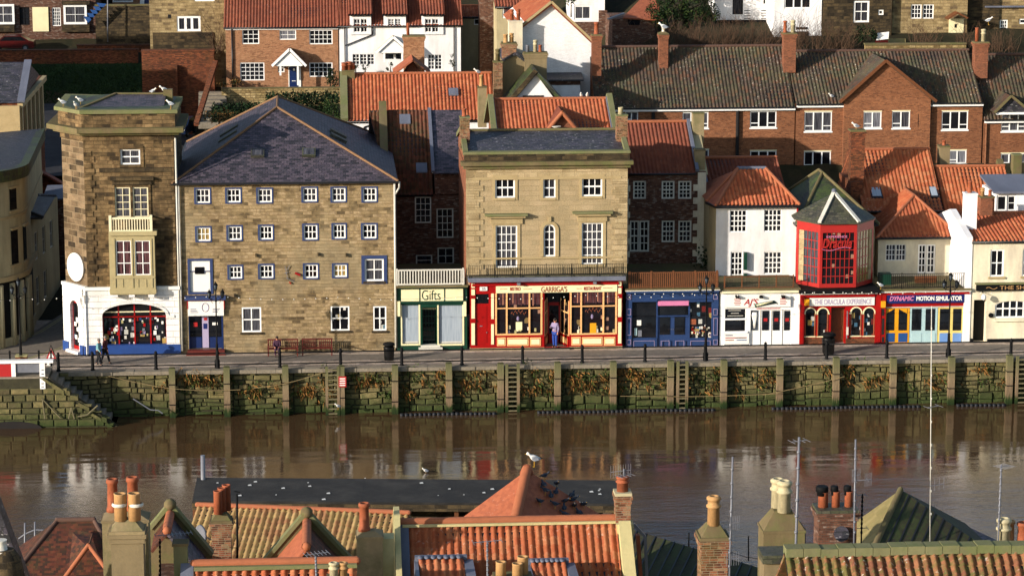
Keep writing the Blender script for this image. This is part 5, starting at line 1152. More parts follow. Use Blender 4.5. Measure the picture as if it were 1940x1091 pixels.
m = MB('timber'); f.box(m, hd[0], hd[1], .5, .55, hd[2], hd[3]); f.box(m, hd[0]+.1, hd[1]-.1, .47, .5, hd[2]+.2, hd[2]+1.0); f.box(m, hd[0]+.1, hd[1]-.1, .47, .5, hd[2]+1.2, hd[3]-.3); d_ = m.build('door', r0)
m = MB('metal'); f.pb(m, 1603, 588, 1604.5, 640, -.2, -.1); m.mat('offwhite'); f.pb(m, 1602, 618, 1606, 633, -.22, -.2); m.build('notice_post', r0)
m = MB('wall_brick'); f.pb(m, 1524, 640, 1573, 657, -.04, 0); f.pb(m, 1602, 640, 1657, 657, -.04, 0); m.build('stall_riser', r0)
m = MB('sign_white'); f.pb(m, 1533, 563, 1656, 578, -.14, 0); fa = m.build('fascia', r0); f.text('THE DRACULA EXPERIENCE', 1542, 565.5, 1650, 575.5, 'lilac', fa, b=-.15, bold=.01)
m = MB('yellow'); f.pb(m, 1523, 565.5, 1532, 577.5, -.25, 0); m.build('lamp_box', r0)
m = MB('navy'); m.mat('iron'); f.pb(m, 1512, 547, 1664, 553, -.5, 6); m.mat('offwhite'); f.pb(m, 1514, 553, 1660, 554.6, -.45, 0)
for i in range(8): a_, z_ = f.hit(1522+i*18, 551); m.ball(f.W(a_, -.55, z_), .045)
m.build('cornice', r0)
m = MB('red'); f.pb(m, 1514.5, 556, 1523, 659, -.15, 0); f.pb(m, 1657.5, 556, 1668, 659, -.15, 0); f.pb(m, 1524, 554.6, 1657, 562, -.2, 0); m.build('pilaster', r0)
# lantern bay: half octagon
zc0, zc1 = P(1588, 546, -.2).z, P(1588, 423, -.2).z; c0, c1 = P(1553, 490, 0).x, P(1622.5, 490, 0).x; l0, r1 = P(1510, 490, 1.3).x, P(1655, 490, 1.3).x
lb = thing('lantern_bay', 'red glazed half octagon bay with slate cap and neon lettering above the arched shop', 'bay window', (XL(1588), 0, zc0))
pts = [V((l0, 1.5, 0)), V((c0, 0, 0)), V((c1, 0, 0)), V((r1, 1.5, 0))]
zb1 = P(1588, 441, 0).z; zg0 = P(1588, 540, 0).z
for i, (p, q_) in enumerate(zip(pts, pts[1:])):
    ff = Fac(lb, (p.x, p.y), ((q_-p).x, (q_-p).y)); L = (q_-p).length; nx = 7 if i == 1 else 4; e = .16
    m = MB('lantern_red'); ff.box(m, 0, L, -.0, .12, zb1, zc1); ff.box(m, 0, L, 0, .12, zc0, zg0+.08); ff.box(m, 0, e, 0, .12, zg0+.08, zb1); ff.box(m, L-e, L, 0, .12, zg0+.08, zb1); ff.box(m, -.03, L+.03, -.06, 0, zc1-.12, zc1)
    w0, w1 = e, L-e
    if i != 1: m.mat('ashlar'); (ff.box(m, e, e+.4, .02, .12, zg0+.08, zb1) if i == 0 else ff.box(m, L-e-.3, L-e, .02, .12, zg0+.08, zb1)); w0, w1 = (e+.4, L-e) if i == 0 else (e, L-e-.3)
    m.build('frame', lb)
    g = MB('steam_glass' if i != 1 else 'curtain_pink'); g.mat('restaurant' if i == 1 else ('net_half' if i == 0 else 'net_yellow')); ff.box(g, w0, w1, .07, .1, zg0+.08, zb1); o = g.build('glazing', lb)
    m = MB('lantern_red')
    for k in range(1, nx): x = w0+(w1-w0)*k/nx; ff.box(m, x-.018, x+.018, .04, .07, zg0+.08, zb1)
    for k in range(1, 6): z_ = zg0+(zb1-zg0)*k/6; ff.box(m, w0, w1, .035, .07, z_-.02, z_+.02)
    m.build('glazing_bars', o)
    if i == 1:
        tx = ff.text('Dracula', 1558, 452, 1614, 470, 'lantern_red', lb, b=-.02, bold=.02, shear=.25); ff.text('EXPERIENCE', 1566, 446.5, 1605, 450.5, 'pink', lb, b=-.02, bold=.01)
        m = MB('pink'); a0_, z0_ = ff.hit(1557, 472); a1_, _ = ff.hit(1612, 472)
        for k in range(10): t0 = k/10; t1 = (k+1)/10; m.tube(ff.W(a0_+(a1_-a0_)*t0, -.02, z0_-.1*math.sin(t0*6)), ff.W(a0_+(a1_-a0_)*t1, -.02, z0_-.1*math.sin(t1*6)), .016, n=4)
        m.build('neon_tube', lb)
apx = P(1580, 365, 2.0); Rp = [p+V((0, 0, zc1)) for p in [V((l0-.15, 1.6, 0)), V((c0-.1, -.18, 0)), V((c1+.1, -.18, 0)), V((r1+.15, 1.6, 0))]]; ap = V((apx.x, 2.0, apx.z))
m = MB('slate_grey')
for p, q_ in zip(Rp, Rp[1:]): m.prism([p, q_, ap], (0, 0, -.08))
m.prism([Rp[0], ap, V((l0-.1, 3, zc1))], (0, 0, -.08)); m.prism([Rp[3], V((r1+.1, 3, zc1)), ap], (0, 0, -.08)); rfo = m.build('roof', lb)
m = MB('offwhite'); m.beam(Rp[1]+Z*.06, ap+Z*.06, .22, .1); m.beam(Rp[2]+Z*.06, ap+Z*.06, .22, .1); m.mat('lead'); m.ball(ap+Z*.1, .16); m.build('hip_flashing', rfo)
# mossy roof house behind
Ym = 3.2
r0 = thing('mossy_roof_house', 'house with dark mossy slate pyramid roof rising behind the red lantern bay', 'house', (XL(1585, Ym), Ym, ZQ))
x0, x1 = P(1513, 450, Ym).x, P(1660, 450, Ym).x; ze2 = P(1585, 425, Ym).z; ap2 = P(1557, 327, Ym+4.5)
m = MB('ashlar'); m.box(x0+.1, x1-.1, Ym, Ym+9, ZQ, ze2); m.build('wall', r0)
hip_roof(r0, x0, x1, Ym, Ym+9, ze2, (ap2.x, Ym+4.3), (ap2.x, Ym+5.5), ap2.z, 'slate_moss', pan=False, rmat='moss_stone', ov=.1)
# ================================================================ motion simulator shop
r0, f = shop('multicoloured_door_shop', 'red ride front with navy fascia and folding doors in yellow, pale blue and sky blue', 1668, 1838, 549)
L_ = f.rect(1668.5, 549, 1837, 655); hd = f.rect(1676, 582, 1827, 654); f.h = [(*hd, 0, .12)]
f.wall('red', L_[0], L_[1], ZQ-.05, L_[3], 6, sidemat='cream_render')
for x0, x1, fc_, pc in ((1676, 1699, 'yellow', 'mid_blue'), (1699, 1723, 'yellow', 'mid_blue'), (1724, 1750, 'pale_blue', 'pale_blue'), (1750, 1776, 'pale_blue', 'pale_blue'), (1777, 1802, 'light_yellow', 'sky_blue'), (1802, 1826, 'light_yellow', 'sky_blue')):
    m = MB(fc_); f.pb(m, x0, 582, x1, 653, .05, .1); m.mat(pc); f.pb(m, x0+3, 631, x1-4, 648, .03, .06); o = m.build('folding_door', r0)
    g = MB('glass'); f.pb(g, x0+3.5, 585, x1-4.5, 626, .03, .06); g.build('pane', o)
    if fc_ == 'yellow': m = MB('yellow'); a0_, a1_, z0_, z1_ = f.rect(x0+3.5, 585, x1-4.5, 594); m.prism([f.W(a0_, .02, z1_), f.W(a1_, .02, z1_), f.W(a1_ if x0 > 1690 else a0_, .02, z0_)], f.v*.02); m.build('corner_panel', o)
m = MB('pale_cream'); f.pb(m, 1690, 652, 1830, 656, -.15, .1); m.mat('yellow'); f.pb(m, 1675, 652, 1723, 656, -.17, .1); m.build('threshold', r0)
m = MB('navy'); f.pb(m, 1680, 557.5, 1826, 573, -.16, 0); fa = m.build('fascia', r0); f.text('DYNAMIC', 1684, 560, 1731, 569, 'pink', fa, b=-.17, shear=.3, bold=.03); f.text('MOTION', 1735, 560, 1769, 568.5, 'sign_white', fa, b=-.17, bold=.04); f.text('SIMULATOR', 1772, 559.5, 1822, 568.5, 'sign_white', fa, b=-.17, bold=.04)
m = MB('offwhite'); f.pb(m, 1668, 549.5, 1838, 552, -.3, 0); f.pb(m, 1678, 580.5, 1828, 582, -.04, 0); m.mat('red'); f.pb(m, 1669, 552, 1837, 557, -.2, 0)
for x in (1669, 1828): f.pb(m, x, 557, x+8, 656, -.12, 0)
m.mat('yellow'); f.pb(m, 1668, 569, 1676, 581, -.3, -.12); m.build('trim', r0)
m = MB('dark_interior')
for y0, y1 in ((585, 598), (603, 634), (638, 648)): g2 = Fac(r0, (0, -.12)); g2.pb(m, 1670.5, y0, 1675, y1, -.01, 0); g2.pb(m, 1830, y0, 1835, y1, -.01, 0)
m.build('pilaster_panel', r0)
m = MB('moss_stone'); f.pb(m, 1666, 546, 1838, 549.5, -.3, 6); m.build('terrace_deck', r0)
railing(r0, f, 1665, 518, 1837, 546, -.1, 'iron', 44, name='terrace_railing', post=.02, bal=.012, posts=4, rail=.035)
m = MB('timber'); ff = Fac(r0, (0, 1.0)); ff.pb(m, 1735, 524, 1775, 536, 0, .3); m.mat('green'); ff.pb(m, 1668, 520, 1690, 544, .2, .8); m.build('terrace_planter', r0)
Yi = 4
r0 = thing('cream_hipped_house', 'cream house with orange pantile hipped roof above the multicoloured doors', 'house', (XL(1740, Yi), Yi, ZQ))
f = Fac(r0, (0, Yi)); aL = f.hit(1663, 500)[0]; aR = f.hit(1812, 500)[0]; ze = f.hit(1740, 449)[1]
f.win(1678, 463, 1697, 494, 3, 3, fr='white', pane='net_half', fw=.05); f.win(1697.3, 463, 1716, 494, 3, 3, fr='white', pane='net_half', fw=.05); f.win(1739, 463, 1755, 518, 2, 4, fr='white', fw=.1, mw=.06); f.win(1755.3, 463, 1772, 518, 2, 4, fr='white', fw=.1, mw=.06)
f.wall('cream_render', aL, aR, ZQ+1, ze, 8)
xa = P(1733, 372, Yi+3.5); o = hip_roof(r0, aL, aR, Yi, Yi+9, ze, (xa.x, Yi+3.6), (xa.x-.0, Yi+6.6), xa.z, 'pan_orange', ov=.15, rmat='pan_orange')
# ================================================================ public house at right
r0 = thing('cream_pub', 'cream painted public house with orange pantile roof and black nameboard at the right edge', 'pub', (XL(1900), 0, ZQ))
f = Fac(r0, (0, -.1)); aL = f.hit(1838, 550)[0]; aR = aL+9; ze = f.hit(1890, 456)[1]
f.win(1876, 473, 1902, 524, 2, 2, fw=.09, mw=.06, sill='stone_trim'); f.win(1937, 472, 1962, 523, 2, 2, fw=.09, mw=.06, sill='stone_trim')
hd = f.rect(1844, 568, 1868, 648); f.h.append((*hd, 0, .6)); hw = f.rect(1885, 570, 1955, 602)
f.win(0, 0, 0, 0, 5, 2, arch=.25, r=hw, fw=.09, mw=.08, pane='glass')
f.wall('cream_render', aL, aR, ZQ-.05, ze, 9)
m = MB('dark_interior'); f.box(m, hd[0], hd[1], .5, .56, hd[2], hd[3]); m.build('door', r0); m = MB('cream_render'); f.pb(m, 1883, 603, 1956, 608, -.15, 0); m.build('sill', r0)
m = MB('iron'); f.pb(m, 1849, 537, 1990, 550, -.15, 0); fa = m.build('fascia', r0); f.text('THE SHIP', 1893, 540, 1952, 547.5, 'buff_pot', fa, b=-.16, bold=.0)
m = MB('green_cap'); f.pb(m, 1847, 534.5, 1992, 537, -.3, 0); m.mat('buff_pot')
for k in range(7): a_, z_ = f.hit(1867+k*3, 545-2*math.sin(k)); a2, z2 = f.hit(1870+k*3, 545-2*math.sin(k+1)); m.tube(f.W(a_, -.17, z_), f.W(a2, -.17, z2), .02, n=4)
m.build('fascia_cap', fa)
m = MB('iron'); f.pb(m, 1870, 641, 1995, 650, -.03, 0); f.pb(m, 1838, 641, 1844, 650, -.03, 0); a_, z_ = f.hit(1877, 597); m.tube(f.W(a_, -.1, z_), f.W(a_, 0, z_), .15, n=14); m.build('plinth', r0)
m = MB('iron'); a_, z_ = f.hit(1860, 561); m.tube(f.W(a_, -.5, z_+.2), f.W(a_, 0, z_+.3), .02, n=5); m.mat('white').lathe(f.W(a_, -.5, z_-.15), [(.05, 0), (.16, .1), (.12, .3), (.03, .38)], 8); m.build('wall_lantern', r0)
gr = gable_roof(r0, aL-.0, aR, -.1, 9, 4.4, P(1890, 404, 4.4).z, ze, 'pan_orange', rmat='plain_orange')
zr = P(1890, 404, 4.4).z; m = MB('white_render'); m.prism([(aL-.35, -.15, ZQ), (aL-.35, 9, ZQ), (aL-.35, 9, ze), (aL-.35, 4.4, zr+.3), (aL-.35, -.15, ze+.25)], (.4, 0, 0)); m.build('gable_wall', r0)
chimney(r0, 1829, 1851, 367, 440, 1.8, 'white_render', .8, [(.45, .5, .75, .14, 'terracotta', 0)], cap='white_render', band=False); chimney(r0, 1858, 1884, 373, 410, 4.0, 'orange_brick', .7, [(.2, .5, .55, .13, 'buff_pot', 1), (.75, .5, .4, .12, 'terracotta', 0)], cap='moss_stone', band=False)
# ================================================================ leaves, shrubs, gulls
def leaves(m, c, rx, ry, rz, n, s, mats, q=rnd, hollow=.35):
    c = V(c)
    cl = [V((q.gauss(0, .45), q.gauss(0, .45), q.gauss(0, .45))) for _ in range(max(4, n//60))]
    for i in range(n):
        k = q.choice(cl); d = k+V((q.gauss(0, .2), q.gauss(0, .2), q.gauss(0, .2)))
        if d.length > 1.05: d = d.normalized()*q.uniform(.7, 1.05)
        p = c+V((d.x*rx, d.y*ry, d.z*rz)); a = V((q.uniform(-1, 1), q.uniform(-1, 1), q.uniform(-1, 1))).normalized()*s*q.uniform(.5, 1.3); b = a.orthogonal().normalized()*s*q.uniform(.4, 1)
        m.mat(q.choice(mats)); m.poly([p, p+a*.5+b*.5, p+a, p+a*.5-b*.5])
    return m
def shrub(name, label, px, py, Y, r, h, mats=('leaf_dark', 'leaf_hedge'), n=500, group=None, cat='shrub', s=.16):
    p = P(px, py, Y); t = thing(name, label, cat, p, group); m = MB('bark'); m.tube(p-Z*.3, p+Z*h*.5, .06, .03, 6); m.build('stem', t)
    m = MB(mats[0]); leaves(m, p+Z*h*.5, r, r, h*.5, n, s, mats); m.build('foliage', t); return t
def bare(name, label, px, py, Y, wd, h, n, q, group=None, lean=0):
    p = P(px, py, Y); p.z = min(p.z, p.z); m = MB('twig')
    for i in range(n):
        b = p+V((q.uniform(-wd, wd)*.45, q.uniform(-.5, .5), -.3)); d = V((q.gauss(lean, .35), q.gauss(0, .25), 1)).normalized(); L = h*q.uniform(.5, 1)
        pts = [b]
        for s_ in range(3): d = (d+V((q.gauss(0, .18), q.gauss(0, .18), q.gauss(0, .1)))).normalized(); pts.append(pts[-1]+d*L/3)
        for k, (a, c) in enumerate(zip(pts, pts[1:])): m.tube(a, c, .022-.005*k, .017-.005*k, 3, False)
        for k in range(5):
            a = pts[q.randint(1, 3)]; dd = (d+V((q.gauss(0, .6), q.gauss(0, .5), q.gauss(0, .3)))).normalized(); m.tube(a, a+dd*L*q.uniform(.15, .35), .009, .005, 3, False)
    return solo(m, name, label, 'shrub', p, group)
def gull_proto(L, label, name='gull', group='gulls perched on roofs and the quay', mats=('feather_white', 'feather_grey', 'feather_black', 'beak')):
    """standing bird facing -X, one continuous lofted body with wings, legs and beak as parts"""
    t = thing(name, label, name, L, group); L = V(L)
    m = MB(mats[0]); rings = [(-.31, .40, .012), (-.29, .405, .035), (-.25, .41, .055), (-.20, .39, .055), (-.16, .35, .055), (-.10, .30, .085), (0, .27, .11), (.10, .25, .1), (.19, .245, .06), (.28, .24, .03), (.34, .235, .02)]
    n = 10
    for x, z, r in rings:
        for k in range(n): a = 2*math.pi*k/n; m.v.append(L+V((x, math.cos(a)*r*.9, z+math.sin(a)*r*(.9 if x < .2 else .5))))
    m.s = True
    for j in range(len(rings)-1):
        for k in range(n): m.fc([j*n+k, j*n+(k+1) % n, (j+1)*n+(k+1) % n, (j+1)*n+k])
    m.fc(list(range(n))[::-1]); m.fc([(len(rings)-1)*n+k for k in range(n)]); b = m.build('body', t)
    for sg in (-1, 1):
        m = MB(mats[1]); pts = [(-.12, .085, .32), (0, .11, .34), (.15, .1, .29), (.3, .05, .255), (.2, .09, .22), (0, .115, .2), (-.1, .09, .25)]
        m.prism([L+V((x, y*sg, z)) for x, y, z in pts], (0, .02*sg, 0)); m.mat(mats[2]).prism([L+V((x, y*sg, z)) for x, y, z in ((.28, .06, .265), (.42, .02, .245), (.27, .06, .235))], (0, .02*sg, 0)); m.build('wing', t)
        m = MB(mats[3]); m.tube(L+V((.02, .04*sg, 0)), L+V((.03, .04*sg, .18)), .009, n=4); m.tube(L+V((-.04, .04*sg, .006)), L+V((.03, .04*sg, .012)), .01, n=4); m.build('leg', t)
    m = MB(mats[3]); m.tube(L+V((-.3, 0, .402)), L+V((-.37, 0, .39)), .014, .005, 5); m.build('beak', t)
    return t
gulls = []
def gull(p, rz, label, s=1.1):
    if not gulls: g = gull_proto(V((0, 0, 0)), label); gulls.append(g); g.location = p; g.rotation_euler = (0, 0, rz); g.scale = (s*.8, s, s*1.12)
    else: g = copytree(gulls[0], None, p, rz, s); g.scale = (s*.8, s, s*1.12); g['label'] = label; gulls.append(g)
    return g
# ================================================================ middle layer
def house(name, label, px0, px1, Y, dep, py_e, py_r, wallmat, roofmat, zb=None, wins=(), pan=True, rmat=None, cat='house', yr=None, over=.15, wmat='white', coping=None, pyw=None, **kw):
    pm = (px0+px1)/2; r = thing(name, label, cat, (P(pm, py_e, Y).x, Y, hillz(P(pm, py_e, Y).x, Y))); f = Fac(r, (0, Y)); a0, a1 = f.hit(px0, pyw or py_e)[0], f.hit(px1, pyw or py_e)[0]; ze = f.hit(pm, py_e)[1]; yr = yr or Y+dep/2; zr = P(pm, py_r, yr).z
    for w_ in wins: f.win(*w_[:4], *(w_[4] if len(w_) > 4 else (2, 2)), **(w_[5] if len(w_) > 5 else {}))
    f.wall(wallmat, a0, a1, (zb if zb is not None else hillz((a0+a1)/2, Y))-1.2, ze, dep, extra=lambda m: gable_tri(m, f, a0+.02, a1-.02, ze-.1, .05, dep-.05, zr-.1, yr-Y))
    o = gable_roof(r, a0-over, a1+over, Y, Y+dep, yr, zr, ze, roofmat, pan=pan, rmat=rmat, coping=coping, **kw)
    return r, f, a0, a1, ze, zr, yr, o
# red roofed house behind the dark rear house
r0, f, a0, a1, ze, zr, yr, ro = house('white_walled_pantile_house', 'house with long orange pantile roof and small rooflight, below the white dormer cottage', 659, 934, 24, 9, 226, 140, 'white_render', 'pan_orange', wins=((668, 238, 676, 256, (1, 2)),))
m = MB('moss_stone'); m.mat('lead'); p = P(859, 184, 26.5); k = (zr-ze)/(yr-24); zz_ = ze+(26.2-24)*k; m.obox((p.x-.33, 26.2, zz_+.05), (.66, 0, 0), V((0, .6, .6*k)), (0, 0, .12)); m.mat('green_cap'); x_ = f.hit(652, 200)[0]; m.beam((x_, 23.8, ze), (x_, yr, zr+.1), .5, .3); m.build('rooflight', ro)
m = MB('iron'); a_, z_ = f.hit(690, 252); m.path([f.W(a_-1, -.06, z_-.3), f.W(a_, -.06, z_), f.W(a_, -.06, z_+.4), f.W(a_+.3, -.06, z_+.5)], .05); m.build('drainpipe', r0)
chimney(r0, 648, 672, 134, 158, 28, 'moss_stone', .9, [(.2, .4, .55, .2, 'terracotta', 1), (.6, .5, .6, .2, 'terracotta', 1), (.85, .6, .5, .18, 'terracotta', 1)], cap='moss_stone', band=False)
# gable dormer and brick chimney on its far side
r0 = thing('small_brick_chimney_house', 'small tiled gable with brick chimney stack, in front of the white dormer cottage', 'house', (P(785, 130, 33).x, 33, 8))
p = P(782, 112, 32); q1 = P(746, 140, 31); q2 = P(818, 140, 31); m = MB('orange_brick'); m.prism([(q1.x+.3, 32.4, q1.z-1), (q2.x-.3, 32.4, q1.z-1), (p.x, 32.4, p.z-.2)], (0, 2, 0)); m.build('wall', r0)
slab('roof', 'plain_orange', r0, [(q1.x, 31.6, q1.z-.1), (q1.x, 35, q1.z-.1), (p.x, 35, p.z), (p.x, 31.6, p.z)]); slab('roof', 'plain_brown', r0, [(q2.x, 31.6, q1.z-.1), (q2.x, 35, q1.z-.1), (p.x, 35, p.z), (p.x, 31.6, p.z)])
chimney(r0, 765, 804, 68, 122, 35.5, 'brown_brick', .9, [(.22, .5, .9, .11, 'terracotta', 2)], cap='moss_stone', band=True)
chimney(r0, 906, 922, 165, 225, 22.5, 'buff_render', .8, [(.4, .5, .8, .14, 'buff_pot', 0)], cap='moss_stone', band=False)
# K: orange roof behind the sandstone building
r0, f, a0, a1, ze, zr, yr, ro = house('orange_roof_gable_house', 'house with bright orange pantile roof and small gable, directly behind the sandstone building', 942, 1162, 13, 9, 262, 188, 'orange_brick', 'pan_orange', zb=2, over=0)
m = MB('green_cap')
for px_, w_ in ((937, .35), (1168, .35)): x_ = f.hit(px_, 220)[0]; m.beam((x_, 12.8, ze+.1), (x_, yr, zr+.2), w_, .35); m.beam((x_, yr, zr+.2), (x_, 22, ze), w_, .35)
m.mat('lead')
for px_ in (941.5, 1163): x_ = f.hit(px_, 220)[0]; m.beam((x_, 12.8, ze+.08), (x_, yr, zr+.08), .16, .16)
m.build('coping', ro)
ap_ = P(1064, 211, 13.4); q1 = P(1034, 250, 12.9); q2 = P(1096, 250, 12.9); yb_ = 16.5; m = MB('orange_brick'); m.prism([(q1.x+.2, 13.1, q1.z), (q2.x-.2, 13.1, q1.z), (ap_.x, 13.1, ap_.z-.15)], (0, .1, 0)); m.build('gable', r0)
slab('gable_roof', 'pan_red', r0, [(q1.x, 12.8, q1.z-.05), (q1.x, 14, q1.z-.05), (ap_.x, yb_, ap_.z), (ap_.x, 12.8, ap_.z)]); slab('gable_roof', 'pan_red', r0, [(q2.x, 12.8, q1.z-.05), (q2.x, 14, q1.z-.05), (ap_.x, yb_, ap_.z), (ap_.x, 12.8, ap_.z)])
m = MB('plain_orange'); ridge(m, (q1.x, 12.8, q1.z), (ap_.x, 12.8, ap_.z), .16); ridge(m, (q2.x, 12.8, q1.z), (ap_.x, 12.8, ap_.z), .16); m.build('ridge_tiles', r0); m = MB('offwhite'); m.lathe(P(1054, 244, 12.6), [(.05, 0), (.3, .12), (.32, .16)], 10); m.build('satellite_dish', r0)
# tall white gable
Yg = 30
r0 = thing('tall_white_gable_house', 'tall white painted brick gable end house standing end on above the rooftops', 'house', (P(1055, 150, Yg).x, Yg, 6))
f = Fac(r0, (0, Yg)); ap_ = P(1044, 6, Yg); a0, a1 = P(988, 100, Yg).x, P(1120, 110, Yg).x; z0_, z1_ = P(988, 47, Yg).z, P(1122, 77, Yg).z
m = MB('painted_brick'); m.prism([(a0, Yg, 4), (a1, Yg, 4), (a1, Yg, z1_), (ap_.x, Yg, ap_.z), (a0, Yg, z0_)], (0, 12, 0)); m.build('wall', r0)
slab('roof', 'pan_orange', r0, [(a0-.5, Yg-.3, z0_-.4), (a0-.5, Yg+12, z0_-.4), (ap_.x, Yg+12, ap_.z+.1), (ap_.x, Yg-.3, ap_.z+.1)], .2); slab('roof', 'pan_red', r0, [(a1+.35, Yg-.3, z1_-.25), (a1+.35, Yg+12, z1_-.25), (ap_.x, Yg+12, ap_.z+.1), (ap_.x, Yg-.3, ap_.z+.1)], .2)
m = MB('stone_trim'); m.beam((a0-.5, Yg-.33, z0_-.42), (ap_.x, Yg-.33, ap_.z+.1), .1, .16); m.beam((a1+.35, Yg-.33, z1_-.28), (ap_.x, Yg-.33, ap_.z+.1), .1, .16); m.build('verge', r0)
m = MB('dark_brick'); p = P(1062, 150, Yg-1.5); m.box(p.x-1.4, p.x+1.4, Yg-1.6, Yg-.01, 4, P(1062, 152, Yg-1).z); m.mat('slate_dark'); m.obox((p.x-1.6, Yg-1.8, P(1062, 152, Yg-1).z), (3.2, 0, 0), (0, 1.8, .3), (0, 0, .12)); m.mat('white_render'); m.box(p.x-1.38, p.x+1.38, Yg-1.63, Yg-1.61, 4, P(1062, 160, Yg-1).z); m.build('lean_to', r0)
chimney(r0, 964, 990, 40, 85, Yg-1, 'cream_render', .9, [(.25, .5, .8, .14, 'terracotta', 1), (.72, .5, .8, .14, 'terracotta', 1)], cap='cream_render', band=False)
# rendered gable with chimneys and the white fronted cottage before it
Yh = 25
r0 = thing('beige_chimney_house', 'beige rendered gable with two clusters of clay chimney pots, left of the tall white gable', 'house', (P(975, 170, Yh).x, Yh, 5))
pts = [P(952, 200, Yh), P(1010, 200, Yh), P(1010, 130, Yh), P(976, 105, Yh), P(952, 118, Yh)]; m = MB('beige_render'); m.prism([(p.x, Yh, p.z if i > 1 else 4) for i, p in enumerate(pts)], (0, 6, 0)); m.build('wall', r0)
m = MB('slate_dark'); m.beam(pts[3]+V((0, 3, .1)), pts[2]+V((0, 3, .1)), 6.3, .15); m.beam(pts[4]+V((0, 3, .1)), pts[3]+V((0, 3, .1)), 6.3, .15); m.build('roof', r0)
chimney(r0, 952, 978, 82, 118, Yh+.3, 'chimney_brick', .9, [(.25, .4, .6, .17, 'buff_pot', 0), (.7, .6, .65, .15, 'buff_pot', 1)], cap='moss_stone', band=True)
chimney(r0, 994, 1036, 100, 135, Yh-.3, 'beige_render', .9, [(.15, .5, .5, .13, 'metal', 2), (.5, .5, .85, .14, 'cream_pot', 1), (.72, .5, .5, .13, 'terracotta', 0)], cap='moss_stone', band=True)
chimney(r0, 935, 952, 117, 187, Yh-1, 'chimney_brick', .7, [(.5, .5, .85, .16, 'moss_stone', 1)], cap='moss_stone', band=False)
Yj = 21
r0 = thing('small_white_gable_cottage', 'small white gable with mossy roof just above the orange pantile ridge', 'cottage', (P(1010, 180, Yj).x, Yj, 5))
ap_ = P(1015, 140, Yj); b0, b1 = P(972, 190, Yj), P(1052, 190, Yj); m = MB('white_render'); m.prism([(b0.x, Yj, 4), (b1.x, Yj, 4), (b1.x, Yj, b1.z), (ap_.x, Yj, ap_.z), (b0.x, Yj, b0.z)], (0, 8, 0)); m.build('wall', r0)
apf = V((ap_.x, Yj-.3, ap_.z+.25)); k = (ap_.z-b0.z)/(ap_.x-b0.x)
slab('roof', 'slate_moss', r0, [(b0.x-.5, Yj-.3, b0.z-.3), (b0.x-.5, Yj+8, b0.z-.3), (apf.x, Yj+8, apf.z), (apf.x, Yj-.3, apf.z)], .2); slab('roof', 'slate_moss', r0, [(b1.x+1.0, Yj-.3, b1.z-.6), (b1.x+1.0, Yj+8, b1.z-.6), (apf.x, Yj+8, apf.z), (apf.x, Yj-.3, apf.z)], .2)
m = MB('moss_stone'); m.mat('sooty_stone'); m.beam((b0.x-.5, Yj-.32, b0.z-.32), apf, .1, .3); m.build('verge', r0)
m = MB('dark_interior'); p = P(1010, 184, Yj-.05); m.box(p.x-.7, p.x+.7, Yj-.04, Yj+.1, p.z-1, p.z+.1); m.build('window', r0)
# ---------------------------------------------------------------- brick flats
def flatwin(f, x0, y0, x1, y1, k=3, pane='net_half'):
    a0, a1, z0, z1 = f.rect(x0, y0, x1, y1); f.h.append((a0, a1, z0, z1, 0, .2)); o = None
    m = MB('white'); t = .07; f.box(m, a0, a1, .04, .12, z0, z0+t); f.box(m, a0, a1, .04, .12, z1-t, z1); f.box(m, a0, a0+t, .04, .12, z0+t, z1-t); f.box(m, a1-t, a1, .04, .12, z0+t, z1-t)
    for i in range(1, k): x = a0+(a1-a0)*i/k; f.box(m, x-t*.6, x+t*.6, .035, .115, z0+t, z1-t)
    zt = z0+(z1-z0)*.27
    for i in range(k):
        if k == 3 and i == 1: continue
        if k == 2 and i == 1: continue
        f.box(m, a0+(a1-a0)*i/k+t, a0+(a1-a0)*(i+1)/k-t*.6, .045, .11, zt-.03, zt+.03)
    f.box(m, a0-.04, a1+.06, -.04, .04, z0-.1, z0-.0); o = m.build('window', f.r)
    g = MB(pane); f.box(g, a0+.01, a1-.01, .09, .125, z0+.01, z1-.01); g.build('pane', o); m = MB('pale_cream'); f.box(m, a0-.02, a1+.02, -.02, .03, z1, z1+.07); m.build('lintel', o)
Yf = 26
def flats(name, label, x0, x1, pe, pr, wins, zb=3, chim=(), dep=9.5, Y=Yf, holes=None):
    r = thing(name, label, 'flats', (P((x0+x1)/2, pe, Y).x, Y, zb)); f = Fac(r, (0, Y)); a0, a1 = f.hit(x0, pe)[0], f.hit(x1, pe)[0]; ze = f.hit((x0+x1)/2, pe)[1]; zr = P((x0+x1)/2, pr, Y+4.7).z
    for w_ in wins: flatwin(f, *w_)
    f.wall('flat_brick', a0, a1, zb, ze, dep, extra=lambda m: gable_tri(m, f, a0+.02, a1-.02, ze-.1, .05, dep-.05, zr-.1))
    ro = gable_roof(r, a0-.0, a1+.0, Y, Y+dep, Y+4.7, zr, ze, 'pan_brown', rmat='pan_brown', gut=False, th=.36)
    m = MB('gutter'); m.beam((a0, Y-.26, ze-.02), (a1, Y-.26, ze-.02), .12, .1); m.mat('white'); m.beam((a0, Y-.2, ze-.15), (a1, Y-.2, ze-.15), .06, .14); m.build('gutter', ro)
    return r, f, a0, a1, ze, zr, ro
W1 = [(1293, 213, 1342, 243), (1421, 211, 1471, 242, 3, 'glass'), (1421, 286, 1471, 312, 3, 'glass'), (1184, 212, 1209, 232, 2), (1302, 284, 1343, 310)]
r1, f1, a0, a1, ze, zr, ro = flats('brick_flats_left', 'long red brick flats with mottled dark roof and three stacks, left of the gabled block', 1128, 1506, 204, 89, W1)
r1.name = 'brick_flats'
